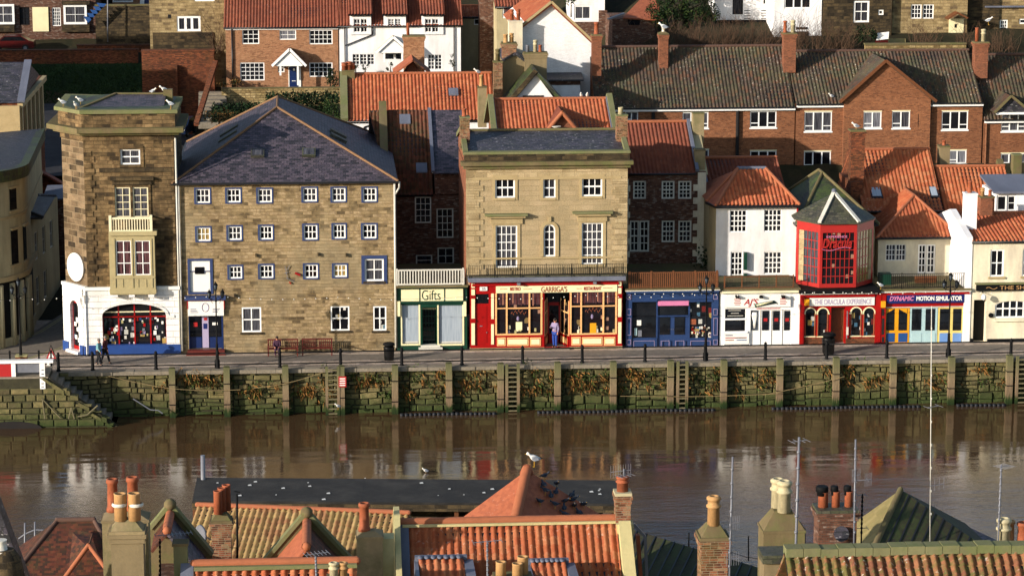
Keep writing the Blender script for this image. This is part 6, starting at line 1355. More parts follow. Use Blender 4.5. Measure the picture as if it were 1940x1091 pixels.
pipe(r1, [(f1.hit(1397, 220)[0], Yf-.12, ze-.2), (f1.hit(1397, 220)[0], Yf-.12, 4)], 'dark_interior', .12); pipe(r1, [(f1.hit(1237, 220)[0], Yf-.12, ze-.3), (f1.hit(1237, 220)[0], Yf-.12, 4)], 'dark_interior', .12)
chimney(r1, 1122, 1139.5, 66, 128, Yf+1.0, 'orange_brick', .7, [(.5, .5, .85, .18, 'terracotta', 0)], cap='moss_stone')
chimney(r1, 1249, 1266, 64, 118, Yf+3.0, 'orange_brick', .7, [(.5, .5, .3, .12, 'offwhite', 0)], cap='moss_stone', haunch=.1)
chimney(r1, 1485, 1508, 63, 122, Yf+2.6, 'orange_brick', .8, [(.15, .5, .85, .14, 'terracotta', 0), (.8, .5, .9, .16, 'cream_pot', 1)], cap='moss_stone')
W2 = [(1524, 212, 1576, 249), (1523, 287, 1574, 322, 3, 'glass'), (1784, 211, 1834, 246, 3, 'glass'), (1796, 285, 1831, 310, 2, 'net')]
r2, f2, a0, a1, ze, zr, ro = flats('brick_flats', 'red brick flats block with broad central brick gable and one tall stack', 1508.5, 1862, 196, 97, W2)
b0_, b1_ = f2.hit(1598, 190), f2.hit(1765, 187); ap_ = f2.hit(1677, 118); hg = Yf-.35
m = MB('flat_brick'); zz0 = 3
# projecting gable bay
g2 = Fac(r2, (0, hg)); q0, q1 = g2.hit(1598, 190)[0], g2.hit(1765, 188)[0]; za_ = g2.hit(1677, 118)[1]; ql = g2.hit(1598, 186)[1]
[flatwin(g2, *w_) for w_ in ((1636, 212, 1670, 243, 2, 'net'), (1690, 211, 1724, 243, 2), (1636, 285, 1668, 318, 2), (1690, 285, 1722, 318, 2))]
g2.wall('flat_brick', q0+.05, q1-.05, 3, ql, .5, name='bay_wall', back=False, extra=lambda m: m.prism([(q0+.05, hg, ql), (q1-.05, hg, ql), (g2.hit(1677, 118)[0], hg, za_)], (0, .5, 0)))
gx_ = g2.hit(1677, 118)[0]; yb_ = Yf+4.5
for q_, mt in ((q0-.3, 'pan_brown'), (q1+.3, 'pan_brown')): slab('gable_roof', mt, r2, [(q_, hg-.25, ql-.25), (q_, Yf+1.4, ql-.25), (gx_, yb_, za_+.15), (gx_, hg-.25, za_+.15)], .14)
m = MB('timber'); m.beam((q0-.3, hg-.27, ql-.27), (gx_, hg-.27, za_+.13), .1, .2); m.beam((q1+.3, hg-.27, ql-.27), (gx_, hg-.27, za_+.13), .1, .2); m.build('verge_board', r2)
pipe(r2, [(q1+.25, Yf-.3, ql-.1), (q1+.0, Yf-.12, ql-.7), (q1-.05, Yf-.12, ql-1.2), (q1-.05, Yf-.12, 4)], 'dark_interior', .09)
m = MB('iron'); p = f2.W(*f2.hit(1724.5, 213)[:1], -.0, f2.hit(1724, 213)[1]); zlo = f2.hit(1724, 240)[1]; m.path([p, p+V((.5, -.35, -.1)), V((p.x+.5, p.y-.35, zlo)), V((p.x, p.y, zlo))], .02, 4); m.build('open_casement', r2)
chimney(r2, 1847, 1872, 80, 133, Yf+2.6, 'orange_brick', .8, [(.2, .5, 1.0, .13, 'terracotta', 2), (.7, .5, .9, .16, 'cream_pot', 1)], cap='moss_stone')
W3 = [(1897, 216, 1945, 249, 3), (1896, 291, 1943, 315, 3)]
r3, f3, a0, a1, ze, zr, ro = flats('brick_flats', 'partly visible red brick flats with small tiled gable at the right edge', 1864, 2080, 226, 104, W3)
m = MB('flat_brick'); ap_ = P(1916, 182, Yf-1); q1, q2 = P(1884, 214, Yf-1), P(1955, 214, Yf-1); slab('gable_roof', 'pan_brown', r3, [(q1.x, Yf-1, q1.z), (q1.x, Yf+2, q1.z), (ap_.x, Yf+2, ap_.z), (ap_.x, Yf-1, ap_.z)]); slab('gable_roof', 'pan_brown', r3, [(q2.x, Yf-1, q2.z), (q2.x, Yf+2, q2.z), (ap_.x, Yf+2, ap_.z), (ap_.x, Yf-1, ap_.z)])
m.mat('slate_dark'); m.prism([(q1.x+.2, Yf-.8, q1.z), (q2.x-.2, Yf-.8, q1.z), (ap_.x, Yf-.8, ap_.z-.1)], (0, .1, 0)); m.mat('white'); m.box(q1.x+.2, q2.x-.2, Yf-.9, Yf-.6, q1.z-.15, q1.z); m.mat('moss_stone'); m.beam(q1, ap_, .1, .16); m.beam(q2, ap_, .1, .16); m.build('gable_front', r3)
pipe(r3, [(f3.hit(1866, 300)[0], Yf-.12, ze), (f3.hit(1866, 300)[0], Yf-.12, 4)], 'flat_brick', .06)
# ---------------------------------------------------------------- houses between row and flats at the right
r0, f, a0, a1, ze, zr, yr, ro = house('skylight_pantile_house', 'orange pantile house with two dark skylights between brick and stone stacks', 1634, 1787, 9, 9, 396, 279, 'wall_brick', 'pan_front', zb=2, over=0, yr=14.5)
k = (zr-ze)/(14.5-9)
m = MB('gutter')
for px_, w_ in ((1657.5, .75), (1766, .55)):
    p = P(px_, 368, 10.6); zz_ = ze+(10.0-9)*k; m.mat('gutter').obox((p.x-w_/2, 9.8, ze+.8*k+.06), (w_, 0, 0), V((0, 1.0, k*1.0)), V((0, -.08, .1))); m.mat('blind').obox((p.x-w_/2+.08, 9.85, ze+.95*k+.15), (w_-.16, 0, 0), V((0, .75, k*.75)), V((0, -.02, .03)))
m.build('rooflight', ro)
chimney(r0, 1612, 1638, 247, 345, 10.5, 'wall_brick', .8, (), cap='moss_stone'); chimney(r0, 1781, 1800, 277, 300, 13.5, 'beige_render', .8, [(.5, .5, .35, .13, 'terracotta', 0)], cap='moss_stone', band=False)
m = MB('wall_brick'); p = P(1612, 345, 10); q_ = P(1636, 420, 9.5); m.box(p.x, q_.x, 10, 14, 2, P(1620, 345, 10).z); m.build('side_wall', r0)
r0, f, a0, a1, ze, zr, yr, ro = house('dormer_pantile_house', 'half shaded orange pantile house with flat roofed white dormer behind the pub chimneys', 1798, 1932, 8, 9, 440, 311, 'wall_brick', 'pan_front', zb=2, over=0, yr=13.5)
m = MB('moss_stone'); m.beam((f.hit(1932, 370)[0], 7.8, ze+.1), (f.hit(1932, 370)[0], 13.5, zr+.2), .4, .35); m.build('coping', ro)
chimney(r0, 1920, 1936, 293, 320, 12.0, 'moss_stone', .7, (), cap='green_cap', band=False)
ff = Fac(r0, (0, 6.6)); ff.win(1888, 370, 1908, 400, 1, 1, fr='white', fw=.1); ff.win(1908, 370, 1925, 400, 1, 2, fr='white', fw=.1); a0_, z0_ = ff.hit(1885, 402); a1_, z1_ = ff.hit(1975, 365); o = ff.wall('white_render', a0_, a1_, z0_-1, z1_, 3.5, name='dormer'); m = MB('slate_dark'); m.mat('lead'); m.obox((a0_-.2, 6.3, z1_), (a1_-a0_+.4, 0, 0), (0, 3.8, .55), (0, 0, .12)); m.build('dormer_roof', o)
# ================================================================ upper layer
Yc = 58
r0, f, a0, a1, ze, zr, yr, ro = house('brick_cottage', 'brown brick cottage with blue front door under a white porch gable and red pantile roof', 428, 641, Yc, 9, 50, -30, 'brown_brick', 'pan_red', wins=((459, 56, 491, 84, (3, 3)), (529.5, 57, 561, 76, (2, 2), {'pane': 'net'}), (586, 57, 630, 84.5, (5, 3)), (455, 119, 501, 153, (5, 4)), (586, 119, 630, 146, (5, 3)), (526.5, 122, 539, 137.5, (2, 2))), rmat='pan_red', pyw=100)
m = MB('white'); m.box(a0, a1, Yc-.1, Yc-.01, ze-.28, ze-.1); m.build('fascia_board', ro); pipe(r0, [(f.hit(440, 100)[0], Yc-.1, ze-.2), (f.hit(440, 100)[0], Yc-.1, 11)], 'gutter', .06)
m = MB('door_blue'); f.pb(m, 548, 122, 565.5, 165, -.05, .03); f.pb(m, 552, 126, 562, 142, -.07, -.05); f.pb(m, 552, 146, 562, 160, -.07, -.05); d_ = m.build('front_door', r0); m = MB('white'); f.pb(m, 546.5, 119, 548, 165, -.08, 0); f.pb(m, 565.5, 119, 570, 165, -.08, 0); f.pb(m, 555, 130, 559, 134, -.09, -.07); f.pb(m, 553, 153, 560, 154, -.09, -.07); m.build('door_frame', d_)
def porch(r0, Yc, apx, lx, rx, mt):
    ap_ = P(*apx, Yc-1.2); l_ = P(*lx, Yc-1.2); r_ = P(*rx, Yc-1.2)
    m = MB('white'); m.prism([(l_.x+.35, Yc-1.15, l_.z+.1), (r_.x-.35, Yc-1.15, l_.z+.1), (ap_.x, Yc-1.15, ap_.z-.25)], (0, .08, 0)); m.box(l_.x+.3, r_.x-.3, Yc-1.15, Yc-1.0, l_.z-.05, l_.z+.1); m.beam(l_+V((0, -.05, -.02)), ap_+V((0, -.05, -.02)), .08, .2); m.beam(r_+V((0, -.05, -.02)), ap_+V((0, -.05, -.02)), .08, .2); m.box(r_.x-.75, r_.x-.6, Yc-1.1, Yc-.95, l_.z-1.6, l_.z); m.box(l_.x+.6, l_.x+.75, Yc-1.1, Yc-.95, l_.z-.8, l_.z)
    o = m.build('porch', r0); slab('porch_roof', mt, o, [l_, V((l_.x, Yc+.2, l_.z)), V((ap_.x, Yc+.2, ap_.z)), ap_]); slab('porch_roof', mt, o, [r_, V((r_.x, Yc+.2, r_.z)), V((ap_.x, Yc+.2, ap_.z)), ap_])
porch(r0, Yc, (548.5, 93), (515, 125), (580, 125), 'pan_red')
m = MB('feather_white'); p = P(523, 32, Yc+2.4); m.lathe(p, [(.1, 0), (.1, .5), (.14, .55), (.12, .7)], 8); m.build('flue', ro)
# white dormer cottage
r0, f, a0, a1, ze, zr, yr, ro = house('white_dormer_cottage', 'white rendered cottage with three pantiled dormers breaking its eaves', 643, 873, Yc, 9, 47, -30, 'white_render', 'pan_red', wins=((668, 103, 681, 123, (2, 3), {'fw': .04}), (682, 103, 695, 123, (2, 3), {'fw': .04}), (696, 103, 709, 123, (2, 3), {'fw': .04}), (811, 104, 823, 132, (2, 4), {'fw': .04}), (824, 104, 837, 132, (2, 4), {'fw': .04})), rmat='pan_red', pyw=90)
for (x0, x1, y1, wl, wr, wt, wb) in ((663, 703, 66, 670, 696, 36, 62), (727, 769, 52, 735, 760, 36, 50), (799, 840, 66, 805, 831, 36, 62)):
    g = Fac(r0, (0, Yc-.12)); g.win(wl, wt, (wl+wr)/2-.3, wb, 2, 3, fw=.06); g.win((wl+wr)/2+.3, wt, wr, wb, 2, 3, fw=.06); aa, bb, za, zb_ = g.rect(x0, 27, x1, y1); o = g.wall('white_render', aa, bb, za, zb_, 3.6, name='dormer')
    pantiles('dormer_roof', 'pan_red', r0, [(aa-.12, Yc-.4, zb_-.02), (bb+.12, Yc-.4, zb_-.02), (bb+.12, Yc+3.7, zb_+1.9), (aa-.12, Yc+3.7, zb_+1.9)]); m = MB('lead'); m.obox((bb, Yc, zb_-1.4), (.03, 0, 0), (0, 3.6, 1.6), (0, 0, 1.5)); m.build('dormer_cheek', o)
porch(r0, Yc, (745, 70), (712, 100), (778, 100), 'plain_ochre')
m = MB('glass'); f.pb(m, 727, 103, 745, 112, -.03, 0); f.pb(m, 750, 103, 765, 112, -.03, 0); m.build('porch_window', r0)
pipe(r0, [(f.hit(706, 50)[0], Yc-.1, f.hit(700, 50)[1]), (f.hit(706, 60)[0], Yc-.1, f.hit(700, 66)[1]), (f.hit(653, 80)[0], Yc-.1, f.hit(653, 87)[1])], 'gutter', .05); pipe(r0, [(f.hit(653, 50)[0], Yc-.1, ze-.2), (f.hit(653, 60)[0], Yc-.1, 9.5)], 'gutter', .05); pipe(r0, [(f.hit(860, 50)[0], Yc-.1, ze-.2), (f.hit(860, 60)[0], Yc-.1, 9.5)], 'gutter', .05)
for i, (px_, py_, r_) in enumerate(((674, 134, .35), (692, 136, .35), (740, 136, .4), (860, 126, .5))): shrub('clipped_shrub', ['low clipped shrub below the white cottage, leftmost', 'low clipped shrub below the white cottage, second from left', 'rounded shrub beside the white cottage porch', 'round clipped bush at the right corner of the white cottage'][i], px_, py_, Yc-1.5, r_, r_*2, n=160, s=.1)
# garden wall, hedge, bushes
r0 = thing('garden_wall', 'low honey coloured stone garden wall in front of the brick cottage', 'wall', P(530, 190, 56)); m = MB('garden_stone'); p0, p1 = P(420, 193, 56), P(647, 185, 56); m.box(p0.x, p1.x, 56, 56.5, 7, P(530, 168, 56).z); m.build('wall', r0); m = MB('moss_stone'); m.box(p0.x-.03, p1.x+.03, 55.96, 56.54, P(530, 168, 56).z, P(530, 166.5, 56).z); m.build('coping', r0)
r0 = thing('garden_hedge', 'dense dark green clipped hedge below the honey stone garden wall', 'hedge', P(570, 220, 50)); q = random.Random(21); m = MB('leaf_hedge')
x0_, x1_ = P(402, 220, 50).x, P(642, 220, 50).x; zt_ = P(570, 180, 50).z
for i in range(5200):
    x = q.uniform(x0_, x1_); top = zt_-(.8 if x < P(505, 200, 50).x else 0)+q.gauss(0, .1); z_ = top-abs(q.gauss(0, 1.1)); y = 50+q.uniform(-.3, 1.8); a = V((q.uniform(-1, 1), q.uniform(-1, 1), q.uniform(-1, 1))).normalized()*.17; b = a.orthogonal()*.8; m.mat(q.choice(['leaf_hedge', 'leaf_hedge', 'leaf_dark'])); c_ = V((x, y, z_)); m.poly([c_, c_+a*.5+b*.5, c_+a, c_+a*.5-b*.5])
m.build('foliage', r0); m = MB('leaf_hedge'); m.box(x0_, x1_, 50.2, 51.6, 6, zt_-1.1); m.build('core', r0)
shrub('rounded_bush', 'rounded bush growing beside the right windows of the brick cottage', 626, 166, 56.8, .8, 1.5, n=420); shrub('trailing_bush', 'loose bright green bush at the right end of the dark hedge', 632, 246, 48.5, .9, 3.2, ('leaf_dark', 'leaf_mid'), 520); shrub('low_hedge', 'low brown topped hedge at the left foot of the brick cottage', 440, 166, 56.8, 1.2, .7, ('leaf_hedge', 'dead_plant'), 260)
shrub('mill_side_bush', 'low brown bush by the steps beside the mill roof', 415, 235, 42, 1.8, 1.2, ('leaf_hedge', 'dead_plant'), 500)
# upper left: bank, terrace wall, cottages
m = MB('grass'); m.poly([P(0, 210, 76), P(300, 196, 76), P(300, 120, 81), P(-20, 122, 81)]); q = random.Random(9)
for i in range(2600):
    t = q.random(); c_ = V((q.uniform(P(0, 200, 76).x, P(268, 200, 76).x), 76+5*t, 8.4+2.8*t+.05)); m.mat(q.choice(['leaf_dark', 'grass'])); a = V((q.gauss(0, .15), q.gauss(0, .1), q.uniform(.1, .3))); m.poly([c_, c_+V((.12, 0, 0)), c_+a])
solo(m, 'grass_bank', 'steep dark green grass bank in the shade above the upper road', 'grass', V((-40, 78, 8)), kind='stuff')
def pwall(name, label, x0, y0, x1, y1, Y, mt, cap, dep=.5, zb=None):
    a, b = P(x0, y0, Y), P(x1, y1, Y); r = thing(name, label, 'wall', (a.x, Y, b.z)); m = MB(mt); m.box(a.x, b.x, Y, Y+dep, b.z if zb is None else zb, a.z); m.build('wall', r); m = MB(cap); m.box(a.x-.04, b.x+.04, Y-.05, Y+dep+.05, a.z, a.z+.12); m.build('coping', r); return r
pwall('terrace_wall', 'long low brick terrace wall at the top of the grass bank', -20, 98, 262, 124, 82, 'wall_brick', 'plain_brown'); pwall('terrace_step_wall', 'short raised brick wall section above the right end of the terrace wall', 146, 88, 285, 100, 84, 'wall_brick', 'plain_brown')
r0 = pwall('retaining_wall', 'tall dark red brick retaining wall with buttress below the small windowed stone house', 268, 99, 408, 230, 60, 'wall_brick', 'wall_brick', 1, 7); m = MB('wall_brick'); a = P(327, 124, 59.7); b = P(338, 215, 59.7); m.box(a.x, b.x, 59.5, 60, 6.5, a.z); m.build('buttress', r0)
r0 = thing('stair_handrail_wall', 'sloping red coped parapet running down beside the shaded steps', 'wall', P(385, 180, 56)); m = MB('wall_brick'); p = P(408, 118, 58.5); q_ = P(372, 236, 50); m.beam(p, q_, .4, .3); m.build('coping', r0)
r0 = thing('garden_steps', 'shaded stone steps climbing beside the sloping parapet', 'steps', P(395, 220, 52)); m = MB('flagstone')
for i in range(9): p = P(400, 232-i*7, 50+i*.8); m.box(p.x-1.0, p.x+1.2, p.y, p.y+.9, p.z-.5, p.z)
m.build('treads', r0)
m = MB('asphalt'); p = P(345, 245, 52); m.box(p.x-4, p.x+4, 44, 60, 4, p.z-1.5); solo(m, 'yard', None, None, V((0, 0, 0)), kind='structure')
# cars
def car(name, label, p, rz, mt):
    t = thing(name, label, 'car', p); Lc = V(p)
    def T(x, y, z): c, s = math.cos(rz), math.sin(rz); return Lc+V((x*c-y*s, x*s+y*c, z))
    prof = [(-2.0, .35), (-2.05, .7), (-1.9, .9), (-1.1, .98), (-.6, 1.4), (.9, 1.42), (1.6, .98), (2.0, .9), (2.05, .5), (2.0, .3)]
    m = MB(mt); m.prism([T(x, -.8, z) for x, z in prof], T(0, .8, 0)-T(0, -.8, 0)); m.build('body', t)
    m = MB('glass'); m.prism([T(x, -.81, z) for x, z in ((-1.0, .98), (-.57, 1.34), (.85, 1.36), (1.4, .98))], T(0, .81, 0)-T(0, -.81, 0)); m.build('side_window', t); m = MB('glass'); m.prism([T(x, -.7, z) for x, z in ((-1.14, .99), (-.64, 1.4), (-.6, 1.38), (-1.1, .95))], T(0, .7, 0)-T(0, -.7, 0)); m.build('windscreen', t)
    for x in (-1.25, 1.25):
        for y in (-.82, .64):
            m = MB('shoe'); m.tube(T(x, y, .32), T(x, y+.18, .32), .32, n=14); w_ = m.build('wheel', t); m = MB('metal'); m.tube(T(x, y-.01, .32), T(x, y+.19, .32), .17, n=10); m.build('hub', w_)
    for y in (-.6, .6): m = MB('offwhite'); m.obox(T(-2.08, y-.15, .65), T(-2.04, y-.15, .65)-T(-2.08, y-.15, .65), T(0, .3, 0)-T(0, 0, 0), (0, 0, .14)); m.build('headlight', t)
    return t
p = P(22, 92, 86); car('red_car', 'dark red car parked in front of the shaded cottages at top left', (p.x, 86.5, hillz(p.x, 86.5)+.2), 0, 'car_red')
p = P(350, 235, 52); car('blue_car', 'dark blue car parked in shade behind the tower parapet', (p.x-.3, 52, p.z-.9), R(80), 'car_blue')
def cottage(name, label, x0, x1, pe, base, Y, mt, wins, roofmat='slate_dark', pr=None, pan=False, **kw):
    return house(name, label, x0, x1, Y, 8, pe, pr if pr is not None else pe-60, mt, roofmat, wins=wins, pan=pan, pyw=base-20, **kw)
cottage('bay_window_cottage', 'brick cottage with white bay windows and cream door at the top left corner', -60, 183, -40, 100, 90, 'dark_brick', ((-14, 8, 28, 46, (2, 2), {'fw': .2, 'pane': 'net_half', 'rec': -.3, 'hole': False}), (121, 9, 165, 46, (2, 2), {'fw': .2, 'pane': 'net_half', 'rec': -.3, 'hole': False}), (99, 15, 115, 50, (4, 5)), (37, 14, 56, 48, (2, 3), {'fr': 'iron'})))
r0 = [o for o in bpy.data.objects if o.get('label', '').startswith('brick cottage with white bay')][0]; f = Fac(r0, (0, 90)); m = MB('pale_cream'); f.pb(m, 62, 14, 92, 60, -.1, 0); m.build('front_door', r0)
m = MB('sooty_stone'); f.pb(m, 118, 46, 170, 60, -.4, 0); f.pb(m, -14, 46, 28, 60, -.4, 0); f.pb(m, 118, 2, 170, 9, -.45, 0); m.build('bay_base', r0)
r0 = pwall('sunlit_yard_wall', 'partly sunlit rough stone yard wall between the bay windowed cottage and the stone house', 180, 12, 286, 92, 86, 'sooty_stone', 'moss_stone')
r0, *_ = cottage('brick_end_cottage', 'brown brick cottage fragment with white window and blue door at the top edge', 212, 286, -40, 15, 96, 'brown_brick', ((213, -15, 252, 5, (1, 1), {'fw': .15}),)); f = Fac(r0, (0, 96)); m = MB('door_blue'); f.pb(m, 273, -30, 286, 10, -.06, 0); m.build('front_door', r0); m = MB('white'); f.pb(m, 265, -30, 273, 11, -.08, 0); m.build('door_frame', r0)
r0 = thing('washing_post', 'tall thin pole with blue bunting at upper left', 'pole', P(204, 80, 85)); m = MB('metal'); p = P(204, 80, 85); m.tube(p, P(204, -20, 85), .06, n=6); m.build('pole', r0); m = MB('mid_blue'); a = P(202, 8, 85)
for i in range(5): b = a+V((-.3*i, 0, -.3*i)); m.prism([b, b+V((-.9, 0, .1)), b+V((-.5, 0, -.5))], (0, .03, 0))
m.build('bunting', r0)
r0, f, a0, a1, ze, zr, yr, ro = cottage('small_windowed_stone_house', 'tall rough stone house with one white three light window above the brick retaining wall', 284, 430, -50, 90, 62, 'cottage_stone', ((335, 31, 380, 60, (3, 1), {'fw': .18, 'mw': .2}), (368, -14, 406, 3, (2, 1), {'fw': .15})), kw_dummy=0) if 0 else house('small_windowed_stone_house', 'tall rough stone house with one white three light window above the brick retaining wall', 284, 430, 62, 8, -50, -110, 'cottage_stone', 'slate_dark', wins=((335, 31, 380, 60, (3, 1), {'fw': .18, 'mw': .2}), (368, -14, 406, 3, (2, 1), {'fw': .15})), pan=False, pyw=60)
m = MB('dark_interior'); f.pb(m, 318, 28, 324, 35, -.02, 0); m.mat('sooty_stone'); f.pb(m, 290, 62, 404, 100, -.12, .0); m.build('plinth', r0); bare('bare_climber', 'bare brown climber up the corner of the small windowed stone house', 415, 95, 61.5, 1.0, 4.5, 30, random.Random(4))  # dark sheet on the lower wall: its shade put into the stone colour
# top middle
r0, *_ = house('lean_to_cottage', 'cream low cottage fragment with red pantile roof between the two white houses', 874, 918, 64, 6, 32, 12, 'cream_dirty', 'pan_orange', wins=((898, 36, 908, 48, (1, 1)),))
m = MB('dark_brick'); p = P(925, 0, 60); m.box(p.x-.7, p.x+.6, 60, 62, 8, P(925, -20, 60).z); solo(m, 'brick_pier', 'tall dark brick pier rising out of shade right of the white dormer cottage', 'wall')
r0, *_ = house('red_curtain_cottage', 'beige cottage with a red curtained window and pantile eaves behind the tall white gable', 941, 1003, 56, 7, 12, -30, 'cream_dirty', 'pan_red', wins=((952, 14, 971, 35, (1, 1), {'pane': 'curtain_pink', 'fw': .12}), (972, 14, 990, 35, (1, 1), {'pane': 'curtain_pink', 'fw': .12})))
r0, f, *_ = house('white_top_cottage', 'white cottage fragment with wide open window at the top edge right of the tall gable', 1088, 1146, 52, 7, -30, -70, 'white_render', 'pan_red', wins=((1088, 11, 1120, 38, (2, 1), {'fw': .12, 'pane': 'net_half'}),)); m = MB('dark_brick'); f.pb(m, 1080, 42, 1146, 90, -.1, 0); f.pb(m, 1134, 20, 1150, 90, -.12, -.0); m.build('plinth', r0)
shrub('yellow_green_shrub', 'small yellow green shrub behind the ridge of the tall white gable', 1082, 26, 48, .5, 2.0, ('leaf_mid', 'leaf_mid'), 220)
r0 = thing('red_roofed_shed', 'low brick shed with weathered orange tile roof beside the dark evergreen', 'shed', P(1190, 70, 44)); a, b = P(1160, 75, 44), P(1240, 75, 44); m = MB('dark_brick'); m.box(a.x, b.x, 44, 49, a.z-3, P(1190, 36, 44).z); m.build('wall', r0); z_ = P(1190, 33, 44).z
slab('roof', 'plain_orange', r0, [(P(1180, 30, 43.7).x, 43.7, z_), (P(1255, 40, 43.7).x, 43.7, z_-.2), (P(1245, -5, 47).x, 47, P(1240, 0, 47).z), (P(1212, 5, 47).x, 47, P(1212, 0, 47).z)])
m = MB('metal'); m.beam(P(1152, 37, 43), P(1182, 26, 43.5), .3, .1); m.build('gutter', r0); m = MB('glass'); Fac(r0, (0, 44)).pb(m, 1190, 38, 1212, 48, -.03, 0); m.build('window', r0)
p = P(1290, 52, 44); t = thing('evergreen_tree', 'broad dark green evergreen tree at the top edge above the brick flats', 'tree', p); m = MB('bark')
m.tube(p-Z*1, p+Z*4, .3, .15, 8)
for i in range(8): a = p+Z*(1+i*.4); m.tube(a, a+V((math.cos(i*2.4)*2.0, math.sin(i*2.4)*1.2, 1.0)), .08, .03, 5)
m.build('trunk', t); m = MB('leaf_dark'); q = random.Random(31)
for cx_, cz_, r_ in ((-1.6, 1.0, 1.2), (-.4, 1.6, 1.5), (1.0, 1.4, 1.4), (2.0, .9, 1.1), (.4, 3.2, 1.8), (-1.4, 2.8, 1.4), (1.9, 2.7, 1.2), (0, .5, 1.1)): leaves(m, p+V((cx_, q.uniform(-.5, .5), cz_)), r_, r_*.9, r_*.85, 1100, .15, ['leaf_dark', 'leaf_dark', 'leaf_hedge', 'leaf_mid'], q)
m.build('crown', t)
q = random.Random(12)
for i, (px_, py_, wd_, h_, n_, lean) in enumerate(((1215, 95, 4, 2.2, 60, .1), (1285, 95, 4.5, 2.6, 90, 0), (1345, 95, 4.5, 2.8, 110, .15), (1405, 96, 4.5, 2.8, 110, .5), (1455, 98, 4, 2.9, 100, .6))): bare('bare_thicket', ['leafless brown shrub by the red roofed shed', 'leafless brown thicket below the left side of the evergreen', 'leafless brown thicket below the right side of the evergreen', 'leaning leafless thicket below the white houses', 'strongly leaning leafless thicket beside the tall chimney stack'][i], px_, py_, 39, wd_, h_, n_, q, 'bare shrubs above the flats', lean)
for i, (px_, py_, wd_, h_, n_) in enumerate(((1528, 95, 2.2, 3.2, 50), (1585, 97, 2.6, 2.6, 90), (1750, 92, 2.0, 2.4, 50), (1835, 92, 1.6, 2.2, 40), (1895, 100, 2.6, 2.0, 60))): bare('bare_bush', ['leafless bush in front of the tall white house', 'reddish leafless bush left of the dark green shrub', 'leafless bush in front of the honey stone cottage', 'leafless bush beside the cream cottage door', 'tangled leafless bush right of the tall brick stack'][i], px_, py_, 38, wd_, h_, n_, q, 'bare bushes below the stone cottages')
shrub('dark_garden_shrub', 'dark green shrub in front of the shaded stone house', 1635, 90, 38.5, 1.0, 1.8, n=520)
# top right houses
r0, f, *_ = house('white_balcony_house', 'shaded white house with dark balcony railings at the top edge, beyond the bare thicket', 1358, 1464, 46, 7, -60, -100, 'white_render', 'slate_dark', wins=((1446, -20, 1459, 9, (1, 1), {'fw': .05}), (1388, -30, 1408, 28, (1, 1), {'fr': 'iron', 'fw': .05})), pyw=30)
m = MB('iron')
for j in range(4):
    for x0, x1 in ((1408, 1420), (1440, 1464)): f.pb(m, x0, 19+j*5, x1, 20.2+j*5, -.5, -.45)
f.pb(m, 1358, 38, 1466, 42, -.5, 0); m.build('balcony', r0)
r0, f, *_ = house('tall_white_house', 'bright white house with triple window and dark recess at the top edge', 1466, 1556, 42, 8, -60, -100, 'white_render', 'slate_dark', wins=((1486, -12, 1537, 17, (3, 1), {'fw': .1, 'mw': .1}),), pyw=50); m = MB('dark_interior'); f.pb(m, 1506, 60, 1532, 80, -.02, 0); f.pb(m, 1508, 52, 1530, 56, -.04, 0); m.build('low_window', r0)
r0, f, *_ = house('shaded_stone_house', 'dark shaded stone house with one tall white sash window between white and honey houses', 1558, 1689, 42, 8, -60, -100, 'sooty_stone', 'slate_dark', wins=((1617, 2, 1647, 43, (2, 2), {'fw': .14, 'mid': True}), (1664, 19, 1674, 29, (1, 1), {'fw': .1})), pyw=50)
m = MB('feather_white'); p = P(1672, 68, 38); t = thing('folded_garden_chair', 'white and red folding item lying against the shaded stone house wall', 'garden chair', P(1672, 85, 38)); m.obox(p+V((-.45, 0, -.35)), (.9, 0, .1), (.1, .3, .5), (0, .05, 0)); m.build('backrest', t); m = MB('car_red'); m.obox(p+V((-.5, -.1, -.6)), (.9, 0, 0), (0, .4, 0), (0, 0, .25)); m.build('seat', t)
r0, f, *_ = house('honey_stone_cottage', 'honey stone cottage with cream door and small timber porch at the top right', 1690, 1832, 42.5, 8, -60, -100, 'cottage_stone', 'slate_dark', wins=((1726, 9, 1746, 36, (3, 3), {'fw': .08}), (1748, 9, 1769, 36, (3, 3), {'fw': .08})), pyw=50)
m = MB('pale_cream'); f.pb(m, 1797, 36, 1825, 89, -.08, 0); m.mat('iron'); f.pb(m, 1808, 46, 1812, 53, -.1, -.08); m.build('front_door', r0); m = MB('pale_cream'); f.pb(m, 1742, 65, 1771, 88, -.1, 0); m.build('oil_tank', r0)
ap_ = P(1812, 24, 41.6); l_, r_ = P(1793, 36, 41.6), P(1831, 34, 41.6); m = MB('terracotta'); m.mat('timber'); m.beam(l_, ap_, 1.0, .12); m.beam(r_, ap_, 1.0, .12); m.build('porch_roof', r0)
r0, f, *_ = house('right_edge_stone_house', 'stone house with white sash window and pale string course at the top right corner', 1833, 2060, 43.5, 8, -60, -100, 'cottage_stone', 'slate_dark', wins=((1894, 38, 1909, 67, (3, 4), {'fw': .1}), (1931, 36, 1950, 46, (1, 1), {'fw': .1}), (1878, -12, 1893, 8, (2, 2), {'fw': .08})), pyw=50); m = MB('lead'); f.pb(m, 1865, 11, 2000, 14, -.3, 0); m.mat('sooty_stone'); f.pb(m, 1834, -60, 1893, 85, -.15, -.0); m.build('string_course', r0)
pwall('mossy_garden_wall', 'low mossy stone garden wall in front of the top right cottages', 1640, 86, 1830, 96, 37, 'garden_stone', 'moss_stone')
p = P(1700, 85, 38.6); m = MB('plain_ochre'); m.obox(p+V((-.6, 0, -.5)), (1.3, 0, 0), (0, .5, .9), (0, .1, 0)); solo(m, 'leaning_board', 'mossy yellow board leaning before the honey stone cottage', 'board')
